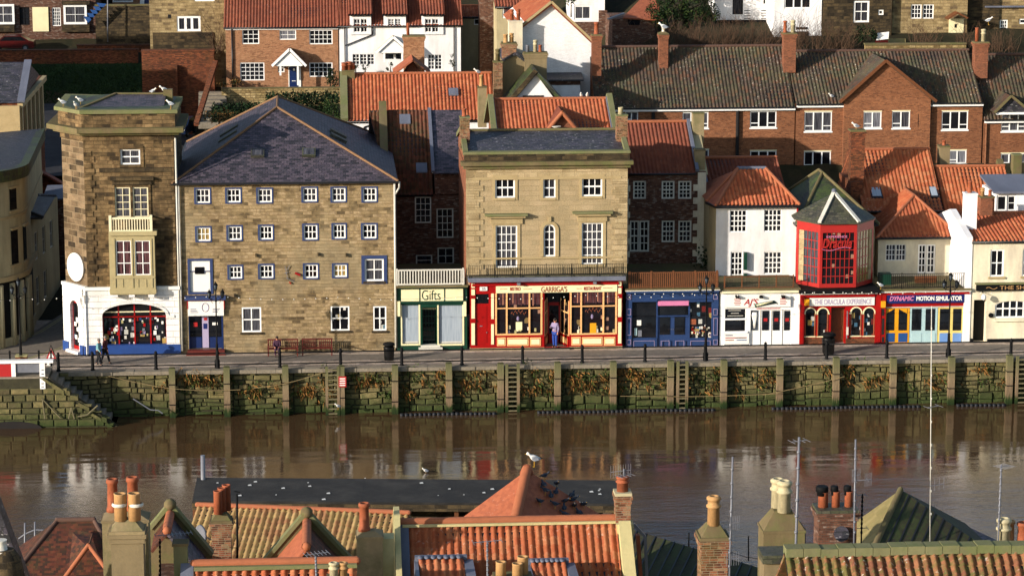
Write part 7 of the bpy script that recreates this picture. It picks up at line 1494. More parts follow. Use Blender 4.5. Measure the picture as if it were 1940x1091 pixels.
# unseen houses added left of frame to throw shade on the bank
for i, (x, y, w_, h_) in enumerate(((-47, 46, 9, 14.5), (-66, 40, 12, 17), (-70, 60, 14, 20), (-80, 78, 14, 20))):
    z_ = hillz(x, y)-1; r0 = thing('shade_house', 'tall unseen house added beyond the left edge to shade the slope', 'house', (x, y, z_), 'unseen houses added at left for their shade'); m = MB('cottage_stone'); m.box(x-w_/2, x+w_/2, y-5, y+5, z_, z_+h_-4); m.build('wall', r0); hip_roof(r0, x-w_/2, x+w_/2, y-5, y+5, z_+h_-4, (x-2, y), (x+2, y), z_+h_, 'slate_dark', pan=False)
# ================================================================ foreground roofs, across the water
def H(name, label, px, py, Y, cat='house'): return thing(name, label, cat, (P(px, py, Y).x, Y, 2.2))
def body(root, mat, x0, x1, y0, y1, zt, zb=2.1): m = MB(mat); m.box(x0, x1, y0, y1, zb, zt); return m.build('wall', root)
# F1 central house
Y1 = -72
r0 = H('central_pantile_house', 'foreground house with broad orange pantile roof between cream gable walls and two dormers', 965, 985, Y1)
A, B = P(762, 990, Y1), P(1167, 986, Y1); zr = (A.z+B.z)/2; A.z = B.z = zr; run, drop = 4.4, 3.3
ro = pantiles('roof', 'pan_front', r0, [A+V((0, -run, -drop)), B+V((0, -run, -drop)), B, A], tw=.248, th=.34, amp=.042, step=.03, n=8)
slab('roof', 'pan_front', r0, [A, B, B+V((0, run, -drop)), A+V((0, run, -drop))]); m = MB('plain_orange')
ridge(m, A+V((-.05, 0, .06)), B+V((.05, 0, .06)), .17, .5); m.build('ridge_tiles', ro); m = MB('yellow_coping'); m.beam(A+V((0, -.2, -.02)), B+V((0, -.2, -.02)), .1, .08); m.build('ridge_mortar', ro)
body(r0, 'yellow_coping', A.x, B.x, Y1-run+.2, Y1+run-.2, zr-drop-.1)
m = MB('yellow_coping'); c0, c1 = P(746, 1000, Y1+.3).x, P(757, 1000, Y1+.3).x; zt_ = P(750, 968, Y1+.2).z
m.prism([(c0, Y1-run, 2), (c0, Y1+run, 2), (c0, Y1+run, zr-drop+.3), (c0, Y1+.8, zt_), (c0, Y1-.3, zt_), (c0, Y1-run, zr-drop+.6)], (c1-c0, 0, 0)); m.build('gable_wall', r0)
m = MB('lead'); m.beam((c1+.12, Y1-run, zr-drop+.06), (c1+.12, Y1, zr+.08), .34, .05); m.build('lead_gutter', ro)
c0, c1 = P(1166, 1000, Y1).x, P(1197, 1000, Y1).x; m = MB('yellow_coping'); zt_ = P(1180, 985, Y1).z
m.box(c0, c1, Y1-.5, Y1+.5, 2, zt_); m.prism([(c0+.05, Y1-run, 2), (c0+.05, Y1-.5, 2), (c0+.05, Y1-.5, zr+.1), (c0+.05, Y1-run, zr-drop+.35)], (c1-c0-.15, 0, 0)); m.build('gable_wall', r0)
chimney(r0, 1167, 1195, 934, 985, Y1-.3, 'chimney_brick', .6, [(.5, .5, .55, .2, 'terracotta', 1)], cap='cream_pot')
for px0, px1, pyt in ((793, 878, 1057), (1006, 1071, 1063)):   # two catslide dormers
    ym = Y1-2.6; a, b = P(px0, pyt, ym), P(px1, pyt, ym); z_ = a.z
    o = pantiles('dormer_roof', 'pan_front', r0, [(a.x, ym-1.6, z_-.5), (b.x, ym-1.6, z_-.5), (b.x, ym, z_), (a.x, ym, z_)], tw=.248, th=.34, amp=.042, step=.03, n=8)
    m = MB('lead'); m.box(a.x-.12, b.x+.12, ym, ym+.25, z_-.1, z_+.04)
    for i in range(7): x = a.x+(b.x-a.x)*(i+.3)/7; m.ball((x, ym, z_+.03), .1, .2, .05)
    m.box(a.x-.14, a.x-.02, ym-1.6, ym+.2, z_-1.6, z_-.1); m.box(b.x+.02, b.x+.32, ym-1.6, ym+.2, z_-1.6, z_-.12); m.build('flashing', o)
# pots of a nearer chimney stack at the bottom edge
def loose_stack(name, label, x0, x1, yt, Y, mat, pots, **kw):
    r = H(name, label, (x0+x1)/2, yt, Y, 'chimney'); p = P((x0+x1)/2, yt, Y)
    o = chimney(r, x0, x1, yt, 1200, Y, mat, pots=pots, name='stack', **kw); m = MB(mat); a, b = P(x0, yt, Y).x, P(x1, yt, Y).x
    m.box(a+.02, b-.02, Y+.02, Y+kw.get('dep', .7)-.02, 2.1, p.z-2); m.build('lower_stack', r); return r
loose_stack('near_chimney_stack', 'three buff pots cut by the bottom edge in front of the central pantile roof', 940, 1006, 1096, -84, 'chimney_brick', [(.15, .3, .5, .16, 'buff_pot', 2), (.62, .25, .45, .16, 'buff_pot', 2), (.8, .75, .55, .17, 'buff_pot', 2)])
loose_stack('near_chimney_stack', 'pair of striped cream pots cut by the bottom edge left of the green stained stack', 622, 660, 1100, -86, 'chimney_brick', [(.3, .4, .5, .13, 'cream_pot', 1), (.75, .5, .48, .13, 'buff_pot', 1)])
# F2 pyramid roof behind with pigeons
r0 = H('pyramid_tiled_house', 'house with smooth orange pyramid roof carrying a big gull and a flock of pigeons', 998, 885, -61.5)
Ap = P(998, 890, -61.5); C = P(955, 1068, -65.5); Lp = P(815, 1016, -61.8); Rp = P(1180, 1017, -60.5); zb = 8.8
C.z = Lp.z = Rp.z = zb; Bp = Lp+Rp-C
for i, f_ in enumerate(((Lp, C, Ap), (C, Rp, Ap), (Rp, Bp, Ap), (Bp, Lp, Ap))): rr_ = slab('roof', 'plain_orange', r0, list(f_), .12); rr_.data.materials[0] = MATS['plain_orange']; ro = rr_ if i == 0 else ro
m = MB('plain_orange'); ridge(m, C+Z*.02, Ap+Z*.02, .24, 2.0); m.mat('terracotta').lathe(Ap-Z*.15, [(.28, 0), (.2, .2), (.1, .35)], 10); m.build('hip_tiles', ro)
m = MB('cream_dirty'); m.prism([p.lerp(Ap, .1)*1.0+V((0, 0, -.4)) if 0 else V((p.x*.94+Ap.x*.06, p.y*.94+Ap.y*.06, 2.1)) for p in (Lp, C, Rp, Bp)], (0, 0, zb-2.25)); m.build('wall', r0)
def onplane(px, py, a, b, c):
    n = (b-a).cross(c-a); d = ray(px, py); return CAM+d*((a-CAM).dot(n)/d.dot(n))
pg = gull_proto(V((0, 0, 0)), 'x', 'pigeon', 'pigeons on the shaded face of the pyramid roof', ('feather_slate', 'feather_slate', 'feather_black', 'beak'))
PG = [(1195, 240), (1185, 300), (1195, 338), (1275, 292), (1235, 378), (1270, 352), (1380, 372), (1158, 414), (1260, 432), (1335, 412), (1325, 460), (1395, 442), (1392, 402), (1460, 434), (1425, 490), (1325, 500)]
PL = ['topmost slate grey pigeon on the pyramid roof', 'upper left pigeon of the close pair below the topmost one', 'lower pigeon of the close pair on the upper roof', 'pigeon highest along the right edge of the pyramid roof', 'dark pigeon at the centre of the flock', 'pigeon just right of the flock centre', 'upper pigeon of the two near the right roof edge', 'leftmost pigeon of the flock, lower on the roof', 'lone pigeon left of the lower group', 'pigeon at the top left of the lower group', 'pigeon below the top left of the lower group', 'pigeon in the middle of the lower right group', 'lower pigeon of the two near the right roof edge', 'rightmost pigeon on the pyramid roof', 'dark pigeon near the ridge at lower right of the flock', 'lowest left pigeon, half behind the orange ridge']
q = random.Random(17)
for i, ((x, y), lb_) in enumerate(zip(PG, PL)):
    p = onplane(700+x/3.593, 840+(y+12)/3.593, C, Rp, Ap)+V((0, 0, .0)); g_ = pg if i == 0 else copytree(pg); g_.location = p; g_.rotation_euler = (0, 0, q.uniform(0, 6.28)); g_.scale = (.62, .75, .8); g_['label'] = lb_
m = MB('feather_white')
# F3 black felted shed along the water
r0 = H('quayside_shed', 'long low black felt roofed shed on posts along the near bank', 760, 930, -42, 'shed')
a, b = P(373, 895, -39.2), P(1168, 919, -41.0); c, d = P(1170, 962, -44.6), P(364, 940, -42.8); m = MB('shed_felt'); a.z = b.z = (a.z+b.z)/2; c.z = d.z = (c.z+d.z)/2
nseg = 5
for i in range(nseg):
    t0, t1 = i/nseg, (i+1)/nseg; pa, pb, pc, pd_ = a.lerp(b, t0), a.lerp(b, t1), d.lerp(c, t1), d.lerp(c, t0); dz = (rnd.random()-.5)*.012
    m.prism([v_+Z*dz for v_ in (pa, pb, pc, pd_)], (0, 0, -.12))
ro = m.build('roof', r0); m = MB('sooty_stone'); m.beam(d+Z*-.25, c+Z*-.25, .12, .3); m.beam(a+Z*-.25, b+Z*-.25, .12, .3)
m.mat('timber')
for i in range(9): p = d.lerp(c, (i+.02)/8.1)+V((.05, .2, 0)); m.box(p.x-.09, p.x+.09, p.y-.09, p.y+.09, -.6, p.z-.1)
m.mat('sooty_stone'); m.beam(d+V((1, 1.5, -1.0)), c+V((-.5, 1.5, -1.0)), .15, .9); m.build('frame', r0)
m = MB('feather_white')
for i in range(26): t = q.random(); s_ = q.random(); p = d.lerp(c, t).lerp(a.lerp(b, t), s_); e = q.uniform(.03, .09); m.poly([p+V((-e, -e, .03)), p+V((e, -e, .03)), p+V((e*.6, e*2, .03)), p+V((-e, e, .03))])
m.build('bird_droppings', ro)
m = MB('metal'); p = P(384, 895, -39.5); m.tube(p-Z*3, P(384, 862, -39.5), .12, .1, 8); solo(m, 'mooring_pole', 'grey mooring pole standing at the left end of the black shed', 'pole')
# F4 long olive pantile roof
r0 = H('olive_pantile_building', 'long building with yellowed olive pantile roof below the black shed', 560, 1000, -51)
al = R(12); e1 = V((math.cos(al), -math.sin(al), 0)); dn = V((-math.sin(al), -math.cos(al), 0)); A = P(374, 957, -49.5); L_ = 9.0; run = 3.4; drop = 1.7
ro = pantiles('roof', 'pan_olive', r0, [A+dn*run-Z*drop, A+dn*run-Z*drop+e1*L_, A+e1*L_, A], tw=.26, th=.33, amp=.045, step=.045, n=6)
slab('roof', 'pan_olive', r0, [A, A+e1*L_, A+e1*L_-dn*run-Z*drop, A-dn*run-Z*drop]); m = MB('pan_red'); ridge(m, A+Z*.04, A+e1*L_+Z*.04, .13, .33); m.build('ridge_tiles', ro)
m = MB('sooty_stone'); b_ = [A+dn*(run-.2)+e1*.15, A+dn*(run-.2)+e1*(L_-.15), A-dn*(run-.2)+e1*(L_-.15), A-dn*(run-.2)+e1*.15]; m.prism([V((p.x, p.y, 2.1)) for p in b_], (0, 0, A.z-drop-2.2)); m.build('wall', r0)
loose_stack('brick_chimney_stack', 'red brick stack with three clustered orange pots in front of the olive pantile roof', 403, 439, 986, -60, 'chimney_brick', [(.35, .15, .9, .17, 'terracotta', 2), (.55, .5, .95, .17, 'terracotta', 2), (.78, .85, 1.0, .17, 'terracotta', 2)], cap='moss_stone', haunch=.28)
p = P(449, 1045, -58); m = MB('iron'); m.tube(p-Z*1, P(449, 935, -58), .045, n=6)
for k in (990, 1037): m.tube(P(438, k, -58), P(452, k, -58), .02, n=4)
m.tube(P(444, 930, -58), P(455, 932, -58), .03, n=4); solo(m, 'chimney_flue_pipe', 'thin black flue pipe beside the brick stack with three orange pots', 'pipe')
# F5, F10 mossy parapet gables with roofs running towards the viewer
def parapet(name, label, apx, bl, br, Y, rlen, matL, matR, inset=.55, roofdrop=.35):
    r = H(name, label, apx[0], apx[1], Y); A = P(*apx, Y); l_ = P(*bl, Y); r_ = P(*br, Y); zb_ = min(l_.z, r_.z)
    m = MB('moss_stone'); m.prism([(l_.x, Y, 2.1), (r_.x, Y, 2.1), r_, A, l_], (0, .3, 0)); m.build('gable_wall', r)
    m = MB('green_cap'); m.beam(l_+V((0, .15, .05)), A+V((0, .15, .05)), .45, .14); m.beam(A+V((0, .15, .05)), r_+V((0, .15, .05)), .45, .14); m.mat('moss_stone').ball(A+V((0, .1, .0)), .25, .3, .22); m.build('coping', r)
    A2 = A-Z*roofdrop; sl, sr = (A.z-l_.z)/(A.x-l_.x), (A.z-r_.z)/(r_.x-A.x); w1 = A.x-l_.x-.15; w2 = r_.x-A.x-.15
    fl = V((A.x-w1, 0, A2.z-w1*sl)); fr = V((A.x+w2, 0, A2.z-w2*sr)); ya, yb = Y-rlen, Y
    o = slab('roof', matL, r, [V((fl.x, ya, fl.z)), V((fl.x, yb, fl.z)), V((A.x, yb, A2.z)), V((A.x, ya, A2.z))]); slab('roof', matR, r, [V((fr.x, ya, fr.z)), V((fr.x, yb, fr.z)), V((A.x, yb, A2.z)), V((A.x, ya, A2.z))])
    m = MB('plain_orange'); ridge(m, V((A.x, ya, A2.z+.04)), V((A.x, yb, A2.z+.04)), .2, .5); m.build('ridge_tiles', o)
    m = MB('dark_brick'); m.box(fl.x+.2, fr.x-.2, ya+.3, yb, 2.1, min(fl.z, fr.z)-.1); m.build('wall', r); return r
parapet('orange_ridge_gable_house', 'house with mossy coped parapet gable and smooth orange roof running towards the viewer', (581, 972), (500, 1066), (668, 1066), -64, 3.2, 'plain_orange', 'plain_brown')  # right slope brown instead of orange: its shade put into the tiles
parapet('mossy_gable_house', 'house with mossy triangular parapet and small shiny ridge, right of the big rendered chimney', (322, 957), (284, 1003), (402, 1052), -64, 2.2, 'plain_brown', 'slate_purple')
# F6 bottom pantile roof
r0 = H('bottom_pantile_house', 'house whose orange ridge and pantile tops run along the bottom edge left of centre', 520, 1068, -78)
A, B = P(368, 1068, -78), P(676, 1072, -78); A.z = B.z = (A.z+B.z)/2
ro = pantiles('roof', 'pan_front', r0, [A+V((0, -4, -3)), B+V((0, -4, -3)), B, A], tw=.3, th=.36, amp=.06, step=.045, n=8); slab('roof', 'pan_front', r0, [A, B, B+V((0, 4, -3)), A+V((0, 4, -3))]); m = MB('plain_orange'); ridge(m, A+Z*.1, B+Z*.1, .17, .5); m.build('ridge_tiles', ro); m = MB('green_cap'); m.beam(A+V((0, -.2, .0)), B+V((0, -.2, .0)), .16, .12); m.build('ridge_mortar', ro)
body(r0, 'beige_render', A.x, B.x, -81.8, -74.2, A.z-3.1); m = MB('lead'); m.beam(A+V((-.22, -4, -2.9)), A+V((-.22, 0, .1)), .4, .08); m.build('verge', ro)
r_ = H('green_post_stack', 'mossy green rendered stub stack at the left end of the bottom pantile roof', 342, 1035, -78, 'chimney'); m = MB('green_cap'); a, b = P(329, 1060, -78).x, P(355, 1060, -78).x; m.box(a, b, -78, -77.5, 2.1, P(342, 1034, -78).z); m.build('stack', r_); m = MB('moss_stone'); m.box(a-.04, b+.04, -78.04, -77.46, P(342, 1034, -78).z, P(342, 1032, -78).z+.05); m.build('cap', r_)
# F7 rendered stack left of the central roof
loose_stack('rendered_chimney_stack', 'green stained rendered stack with one tall banded terracotta pot left of the central roof', 677, 726, 1016, -74, 'buff_render', [(.3, .5, .95, .19, 'terracotta', 0)], cap='buff_render', band=False, haunch=.12, dep=.8)
m = MB('yellow_coping'); a, b = P(724, 1040, -73.6).x, P(747, 1040, -73.6).x; m.box(a, b, -73.6, -72.9, 2.1, P(735, 1020, -73.6).z); solo(m, 'cream_block_pier', 'pale cream block pier between the green stained stack and the central gable wall', 'pier')
# F8 brown hipped roof at left
r0 = H('brown_hipped_house', 'house with dark red brown hipped tile roof at bottom left, scaffold rail behind', 120, 985, -62)
rl, rr = P(108, 984, -60), P(178, 986, -60); rl.z = rr.z = (rl.z+rr.z)/2; drop = 2.6
fl = V((rl.x-2.6, -64.0, rl.z-drop)); fr = V((rr.x+2.2, -64.0, rl.z-drop)); bl = V((rl.x-2.6, -56, rl.z-drop)); br = V((rr.x+2.2, -56, rl.z-drop))
ro = slab('roof', 'plain_brown', r0, [fl, fr, rr, rl]); slab('roof', 'plain_brown', r0, [fr, br, rr]); slab('roof', 'plain_brown', r0, [br, bl, rl, rr]); slab('roof', 'plain_brown', r0, [bl, fl, rl])
m = MB('plain_brown'); ridge(m, rl+Z*.02, rr+Z*.02, .12); ridge(m, fl, rl, .1); ridge(m, fr, rr, .1); m.build('ridge_tiles', ro); body(r0, 'wall_brick', fl.x+.2, fr.x-.2, -63.7, -56.3, rl.z-drop-.1)
ap_ = P(168, 1034, -63.2); q1 = P(120, 1100, -63.8); m = MB('plain_brown'); k0 = V((ap_.x, -61.5, ap_.z)); slab('dormer_roof', 'plain_brown', r0, [q1, V((q1.x, -61, q1.z+1.2)), k0, V((ap_.x, -63.2, ap_.z))]); m = MB('pan_red'); ridge(m, q1+Z*.05, ap_+Z*.05, .1); ridge(m, P(215, 1095, -63.8), ap_+Z*.05, .1); m.build('dormer_ridge', r0)
m = MB('metal'); p0, p1 = P(47, 1040, -56), P(66, 1030, -56)
for x, y0, y1 in ((47, 990, 1040), (66, 988, 1028)): m.tube(P(x, y1+40, -56), P(x, y0, -56), .035, n=6)
for y in (1004, 1023): m.tube(P(35, y+16, -56), P(47, y+7, -56), .03, n=5); m.tube(P(47, y+7, -56), P(66, y-1, -56), .03, n=5); m.tube(P(66, y-1, -56), P(90, y, -56), .03, n=5)
solo(m, 'scaffold_rail', 'grey tubular scaffold rail standing at the water beside the brown hipped roof', 'railing')
# F9 big rendered chimney
r0 = H('large_rendered_chimney', 'large buff rendered double chimney with four clay pots at bottom left', 240, 1000, -78, 'chimney')
chimney(r0, 213, 274, 1006, 1250, -79, 'beige_render', .8, [(.3, .4, .85, .2, 'buff_pot', 2), (.73, .4, .85, .2, 'buff_pot', 2)], cap='buff_render', band=True, haunch=.3, name='stack')
chimney(r0, 197, 284, 985, 1250, -77.6, 'buff_render', .9, [(.22, .5, 1.05, .19, 'terracotta', 0), (.66, .5, 1.1, .2, 'terracotta', 0)], cap='beige_render', band=False, haunch=.2, name='stack')
m = MB('beige_render'); a, b = P(197, 1050, -78).x, P(284, 1050, -78).x; m.box(a+.02, b-.02, -79, -76.8, 2.1, P(240, 1120, -78).z); m.build('lower_stack', r0)
m = MB('offwhite')
for px_ in (226, 258): p = P(px_, 958, -78.7); m.lathe(p, [(.22, 0), (.24, .05), (.2, .1)], 12, cap=False)
m.build('pot_band', r0)
# far left dark slope
r0 = H('edge_dark_roof_house', 'dark steep roof slope cutting the bottom left corner, with a white capped stub', 10, 1000, -78)
a, b = P(-25, 900, -78), P(50, 1100, -78); m = MB('slate_dark'); m.prism([a, b, V((b.x-1, -78, 2)), V((a.x, -78, 2))], (0, .25, 0)); m.mat('slate_dark'); m.beam(a, b, .9, .15); m.build('roof', r0)
m = MB('sooty_stone'); p = P(8, 1040, -80); m.lathe(V((p.x, -80, 2.1)), [(.6, 0), (.6, p.z-3), (.5, p.z-2.4), (.3, p.z-2.1)], 12); m.mat('offwhite'); m.lathe(V((p.x-.1, -80, p.z-.1)), [(.33, 0), (.33, .08), (.2, .1), (.18, .35), (.2, .4)], 10); m.build('stub_chimney', r0)
# F11 dark green roof
r0 = H('dark_green_roof_building', 'low building with dark mossy sheet roof sloping away right of the central house', 1320, 1050, -58)
a, b = P(1190, 1000, -52), P(1462, 1082, -57.5); dnv = V((-.9, -6, -1.6)); m = MB('mossy_slab'); m.prism([a, b, b+dnv, a+dnv], (0, 0, -.12)); ro = m.build('roof', r0)
m = MB('gutter')
for i in range(1, 16): t = i/15; m.beam(a.lerp(b, t)+Z*.02, a.lerp(b, t)+V((-2.4, -6, -1.6))+Z*.02, .05, .04)
m.build('seam', ro); m = MB('dark_brick'); m.prism([V((p.x, p.y, 2.1)) for p in (a, b, b+dnv, a+dnv)], (0, 0, (b+dnv).z-2.4)); m.build('wall', r0)
m = MB('metal'); m.mat('iron')
for x, y0, y1 in ((1230, 1012, 1040), (1305, 1008, 1035), (1418, 1015, 1062), (1525, 1000, 1030)): m.tube(P(x, y1, -52), P(x, y0, -52), .03, n=5)
m.tube(P(1300, 1018, -52), P(1418, 1056, -52), .015, n=4); m.tube(P(1418, 1055, -52), P(1440, 1058, -52), .015, n=4); solo(m, 'riverside_rail', 'thin dark posts and rail along the near water edge at lower right', 'railing')
m = MB('pink'); m.mat('terracotta'); a, b = P(1203, 1006, -71), P(1222, 1091, -71); m.beam(P(1208, 1012, -71), P(1214, 1100, -71), .3, .12); m.mat('metal'); m.beam(P(1200, 992, -71), P(1222, 1016, -71), .12, .1); m.beam(P(1222, 1016, -71), P(1226, 1100, -71), .08, .1); solo(m, 'open_rooflight', 'tilted metal framed rooflight seen edge on beside the central house', 'rooflight')
# right chimneys
loose_stack('slim_brick_chimney', 'slim brick and mossy render stack with one ochre pot, left of the tall aerial', 1328, 1378, 1018, -78, 'chimney_brick', [(.5, .4, .95, .2, 'buff_pot', 1)], cap='moss_stone', haunch=.35, band=True, dep=.9)
loose_stack('mossy_haunched_chimney', 'mossy rendered stack with rounded shoulders and two cream pots', 1445, 1523, 1005, -80, 'moss_stone', [(.42, .75, .95, .2, 'cream_pot', 1), (.52, .3, 1.0, .21, 'cream_pot', 1)], cap='moss_stone', band=False, haunch=.55, dep=1.0)
r0 = H('mossy_flat_stub', 'grey capped beige stub wall at the foot of the mossy haunched chimney', 1470, 1060, -82, 'wall'); m = MB('beige_render'); a, b = P(1447, 1080, -83).x, P(1490, 1080, -83).x; m.box(a, b, -83, -82.2, 2.1, P(1470, 1066, -83).z); m.build('wall', r0); m = MB('slate_grey'); m.box(a-.05, b+.03, -83.1, -82.1, P(1470, 1066, -83).z, P(1470, 1050, -83).z); m.build('cap', r0)
r0 = loose_stack('dark_brick_chimney', 'shaded dark brick chimney with three orange pots under black cowls', 1549, 1621, 966, -74, 'dark_brick', [(.17, .5, .55, .17, 'terracotta', 2), (.5, .5, .55, .14, 'terracotta', 2), (.84, .5, .55, .14, 'terracotta', 2)], cap='slate_grey', dep=.9)
a, b = P(1549, 966, -74), P(1621, 966, -74); m = MB('iron')
for fx, r_ in ((.17, .21), (.5, .13), (.84, .13)): m.lathe(V((a.x+(b.x-a.x)*fx, -73.55, a.z+.5)), [(r_*.8, -.12), (r_*.8, 0), (r_, .02), (r_, .16), (r_*.9, .2)], 12)
m.build('cowl', r0)
m = MB('slate_dark'); p = P(1594, 1012, -74.2); m.lathe(p, [(.02, 0), (.2, .03)], 12); m.mat('metal'); s_ = m
r_ = H('satellite_dish', 'dark round satellite dish on the shaded brick chimney', 1594, 1012, -74.3, 'dish'); m = MB('slate_dark'); m.tube(V((p.x, -74.12, p.z)), V((p.x, -74.22, p.z+.03)), .22, .26, 14); m.build('dish', r_)
r_ = H('satellite_dish', 'grey oval satellite dish left of the brick stack with three orange pots', 378, 1012, -62, 'dish'); p = P(382, 1012, -62); m = MB('metal'); m.tube(p, p+V((-.06, -.04, .0)), .38, .36, 16); m.beam(p, P(400, 1022, -61), .04, .04); m.build('dish', r_)
# F15 pyramid roof at right
r0 = H('slab_pyramid_house', 'house with large pyramid roof, coloured lit ochre at left and dark slabs at right', 1706, 930, -66)
Ap = P(1706, 927, -64); C = P(1625, 1062, -68.5); Lp = P(1560, 1020, -63.5); Rp = P(1905, 1062, -66.0); zb = min(C.z, Lp.z, Rp.z); C.z = Lp.z = Rp.z = zb; Bp = V((Lp.x+Rp.x-C.x, Lp.y+Rp.y-C.y, zb))
ro = slab('roof', 'plain_ochre', r0, [Lp, C, Ap]); slab('roof', 'mossy_slab', r0, [C, Rp, Ap]); slab('roof', 'mossy_slab', r0, [Rp, Bp, Ap]); slab('roof', 'mossy_slab', r0, [Bp, Lp, Ap])  # sunlit look of the left face put into its ochre colour
m = MB('moss_stone'); ridge(m, C, Ap, .14); m.mat('gutter')
for i in range(1, 12): t = i/12; s_ = C.lerp(Rp, t); dd = (Ap-(C+Rp)/2); tt = 1-abs(t-.0)*1.0; e_ = s_.lerp(Ap, 0); m.beam(s_+Z*.02, (C.lerp(Ap, 1) if 0 else Rp.lerp(Ap, 1-t))+Z*.02, .05, .035)
m.build('seam', ro); m = MB('beige_render'); m.prism([V((p.x*.95+Ap.x*.05, p.y*.95+Ap.y*.05, 2.1)) for p in (Lp, C, Rp, Bp)], (0, 0, zb-2.2)); m.build('wall', r0)
r0 = H('plum_slope_house', 'house with smooth plum coloured roof slope behind the slab pyramid', 1830, 980, -60); a, b = P(1762, 962, -60), P(1895, 1026, -60); m = MB('slate_purple'); m.prism([a, b, b+V((0, -3, -1.5)), a+V((0, -3, -1.5))], (0, 0, -.12)); m.build('roof', r0); m = MB('beige_render'); m.prism([V((p.x, p.y, 2.1)) for p in (a, b, b+V((0, -3, 0)), a+V((0, -3, 0)))], (0, 0, b.z-4)); m.build('wall', r0)
# F16 mossy pantile roof bottom right
Y6 = -88
r0 = H('mossy_pantile_house', 'foreground house with thick mossy green ridge over weathered pantiles at bottom right', 1715, 1040, Y6)
A, B = P(1487, 1036, Y6), P(2010, 1043, Y6); A.z = B.z = (A.z+B.z)/2+.0
ro = pantiles('roof', 'pan_moss', r0, [A+V((0, -3.4, -2.7)), B+V((0, -3.4, -2.7)), B, A], tw=.255, th=.34, amp=.055, step=.045, n=8); slab('roof', 'pan_moss', r0, [A, B, B+V((0, 3.4, -2.7)), A+V((0, 3.4, -2.7))])
m = MB('green_cap'); 
for i in range(16): t0, t1 = i/16, (i+1)/16-.002; dz = (rnd.random()-.5)*.04; m.beam(A.lerp(B, t0)+V((0, 0, .02+dz)), A.lerp(B, t1)+V((0, 0, .02+dz)), .5, .24)
m.build('ridge_capping', ro); body(r0, 'beige_render', A.x, B.x, Y6-3.2, Y6+3.2, A.z-2.8)
loose_stack('louvred_pot_stack', 'cream and brown louvred clay pot standing behind the mossy ridge near the right edge', 1882, 1920, 1040, -82, 'chimney_brick', [(.5, .3, .95, .2, 'cream_pot', 1), (.9, .7, .8, .17, 'buff_pot', 0)])
loose_stack('edge_pot_stack', 'orange pot cut by the right edge behind the mossy ridge', 1925, 1960, 1040, -82, 'chimney_brick', [(.4, .4, .8, .2, 'terracotta', 0)])
# aerials
def aerial(label, pts, Y, el=(), r=.035, mat='metal', dark=0):
    p = P(*pts[-1], Y); t = thing('tv_aerial', label, 'aerial', p, 'masts and television aerials'); m = MB(mat); m.tube(p-Z*1.5, P(*pts[0], Y), r, r*.8, 6)
    n = 9
    for i in range(n): c = p.lerp(P(*pts[0], Y), i/n); m.tube(c, c+Z*.08, r*1.25, n=6)
    m.build('mast', t)
    for k, (x, y, L, ne, vert, ang) in enumerate(el):
        c = P(x, y, Y); d = V((math.cos(ang), math.sin(ang)*.8, .05)); m = MB('metal'); m.tube(c-d*L/2, c+d*L/2, .014, n=4)
        for i in range(ne):
            e_ = c+d*L*(i/(max(1, ne-1))-.5); h_ = V((0, 0, .22)) if vert else V((-math.sin(ang)*.25, math.cos(ang)*.25, 0)); m.tube(e_-h_, e_+h_, .008, n=4)
        m.build('antenna', t)
    return t
aerial('tall mast between the slim brick chimney and the mossy one, with a boxy aerial', [(1388, 865), (1381, 1100)], -79, [(1392, 990, .3, 6, 1, .3), (1388, 1058, .4, 6, 1, .2)])
aerial('tallest banded mast rising beside the cream pots', [(1514, 828), (1505, 1100)], -81, [(1514, 835, .5, 4, 0, .3)], r=.045)
aerial('mast with two small panel aerials above the dark brick chimney', [(1621, 832), (1619, 1010)], -75, [(1622, 900, .3, 7, 1, .4), (1645, 908, .25, 6, 1, .4), (1632, 909, .4, 2, 0, 0)])
aerial('short dark twin rod mast beside the dark brick chimney', [(1634, 935), (1632, 1010)], -73, [(1632, 937, .3, 2, 0, 0), (1632, 1000, .4, 2, 0, 0)], r=.03, mat='iron')
aerial('very tall thin mast with white top crossing the river in front of the doors', [(1765, 580), (1764, 975)], -66, [(1768, 770, .5, 2, 0, .4), (1775, 918, .6, 4, 1, .4)], r=.02, mat='offwhite')
aerial('bent mast with small aerial above the louvred pot', [(1897, 880), (1892, 1000)], -82, [(1903, 883, .4, 5, 0, .6)], r=.03)
aerial('aerial with horizontal bar on the central pantile roof', [(923, 1026), (924, 1110)], -78, [(923, 1025, .9, 5, 0, .1)], r=.03)
aerial('broad comb aerial over the bottom pantile roof left of centre', [(598, 1052), (600, 1110)], -82, [(600, 1048, .7, 7, 0, .3)], r=.03)
aerial('many armed white aerial above the cream pot right of the pyramid roof', [(1182, 890), (1182, 912)], -72, [(1176, 892, .7, 9, 1, .2), (1184, 900, .5, 4, 0, .5)], r=.025)
aerial('black mast with white combs beside the large rendered chimney', [(303, 1020), (303, 1100)], -77, [(318, 1012, .8, 4, 0, .15), (345, 1010, .6, 6, 0, .2)], r=.03, mat='iron')
# ================================================================ quayside furniture
YR = -4.4
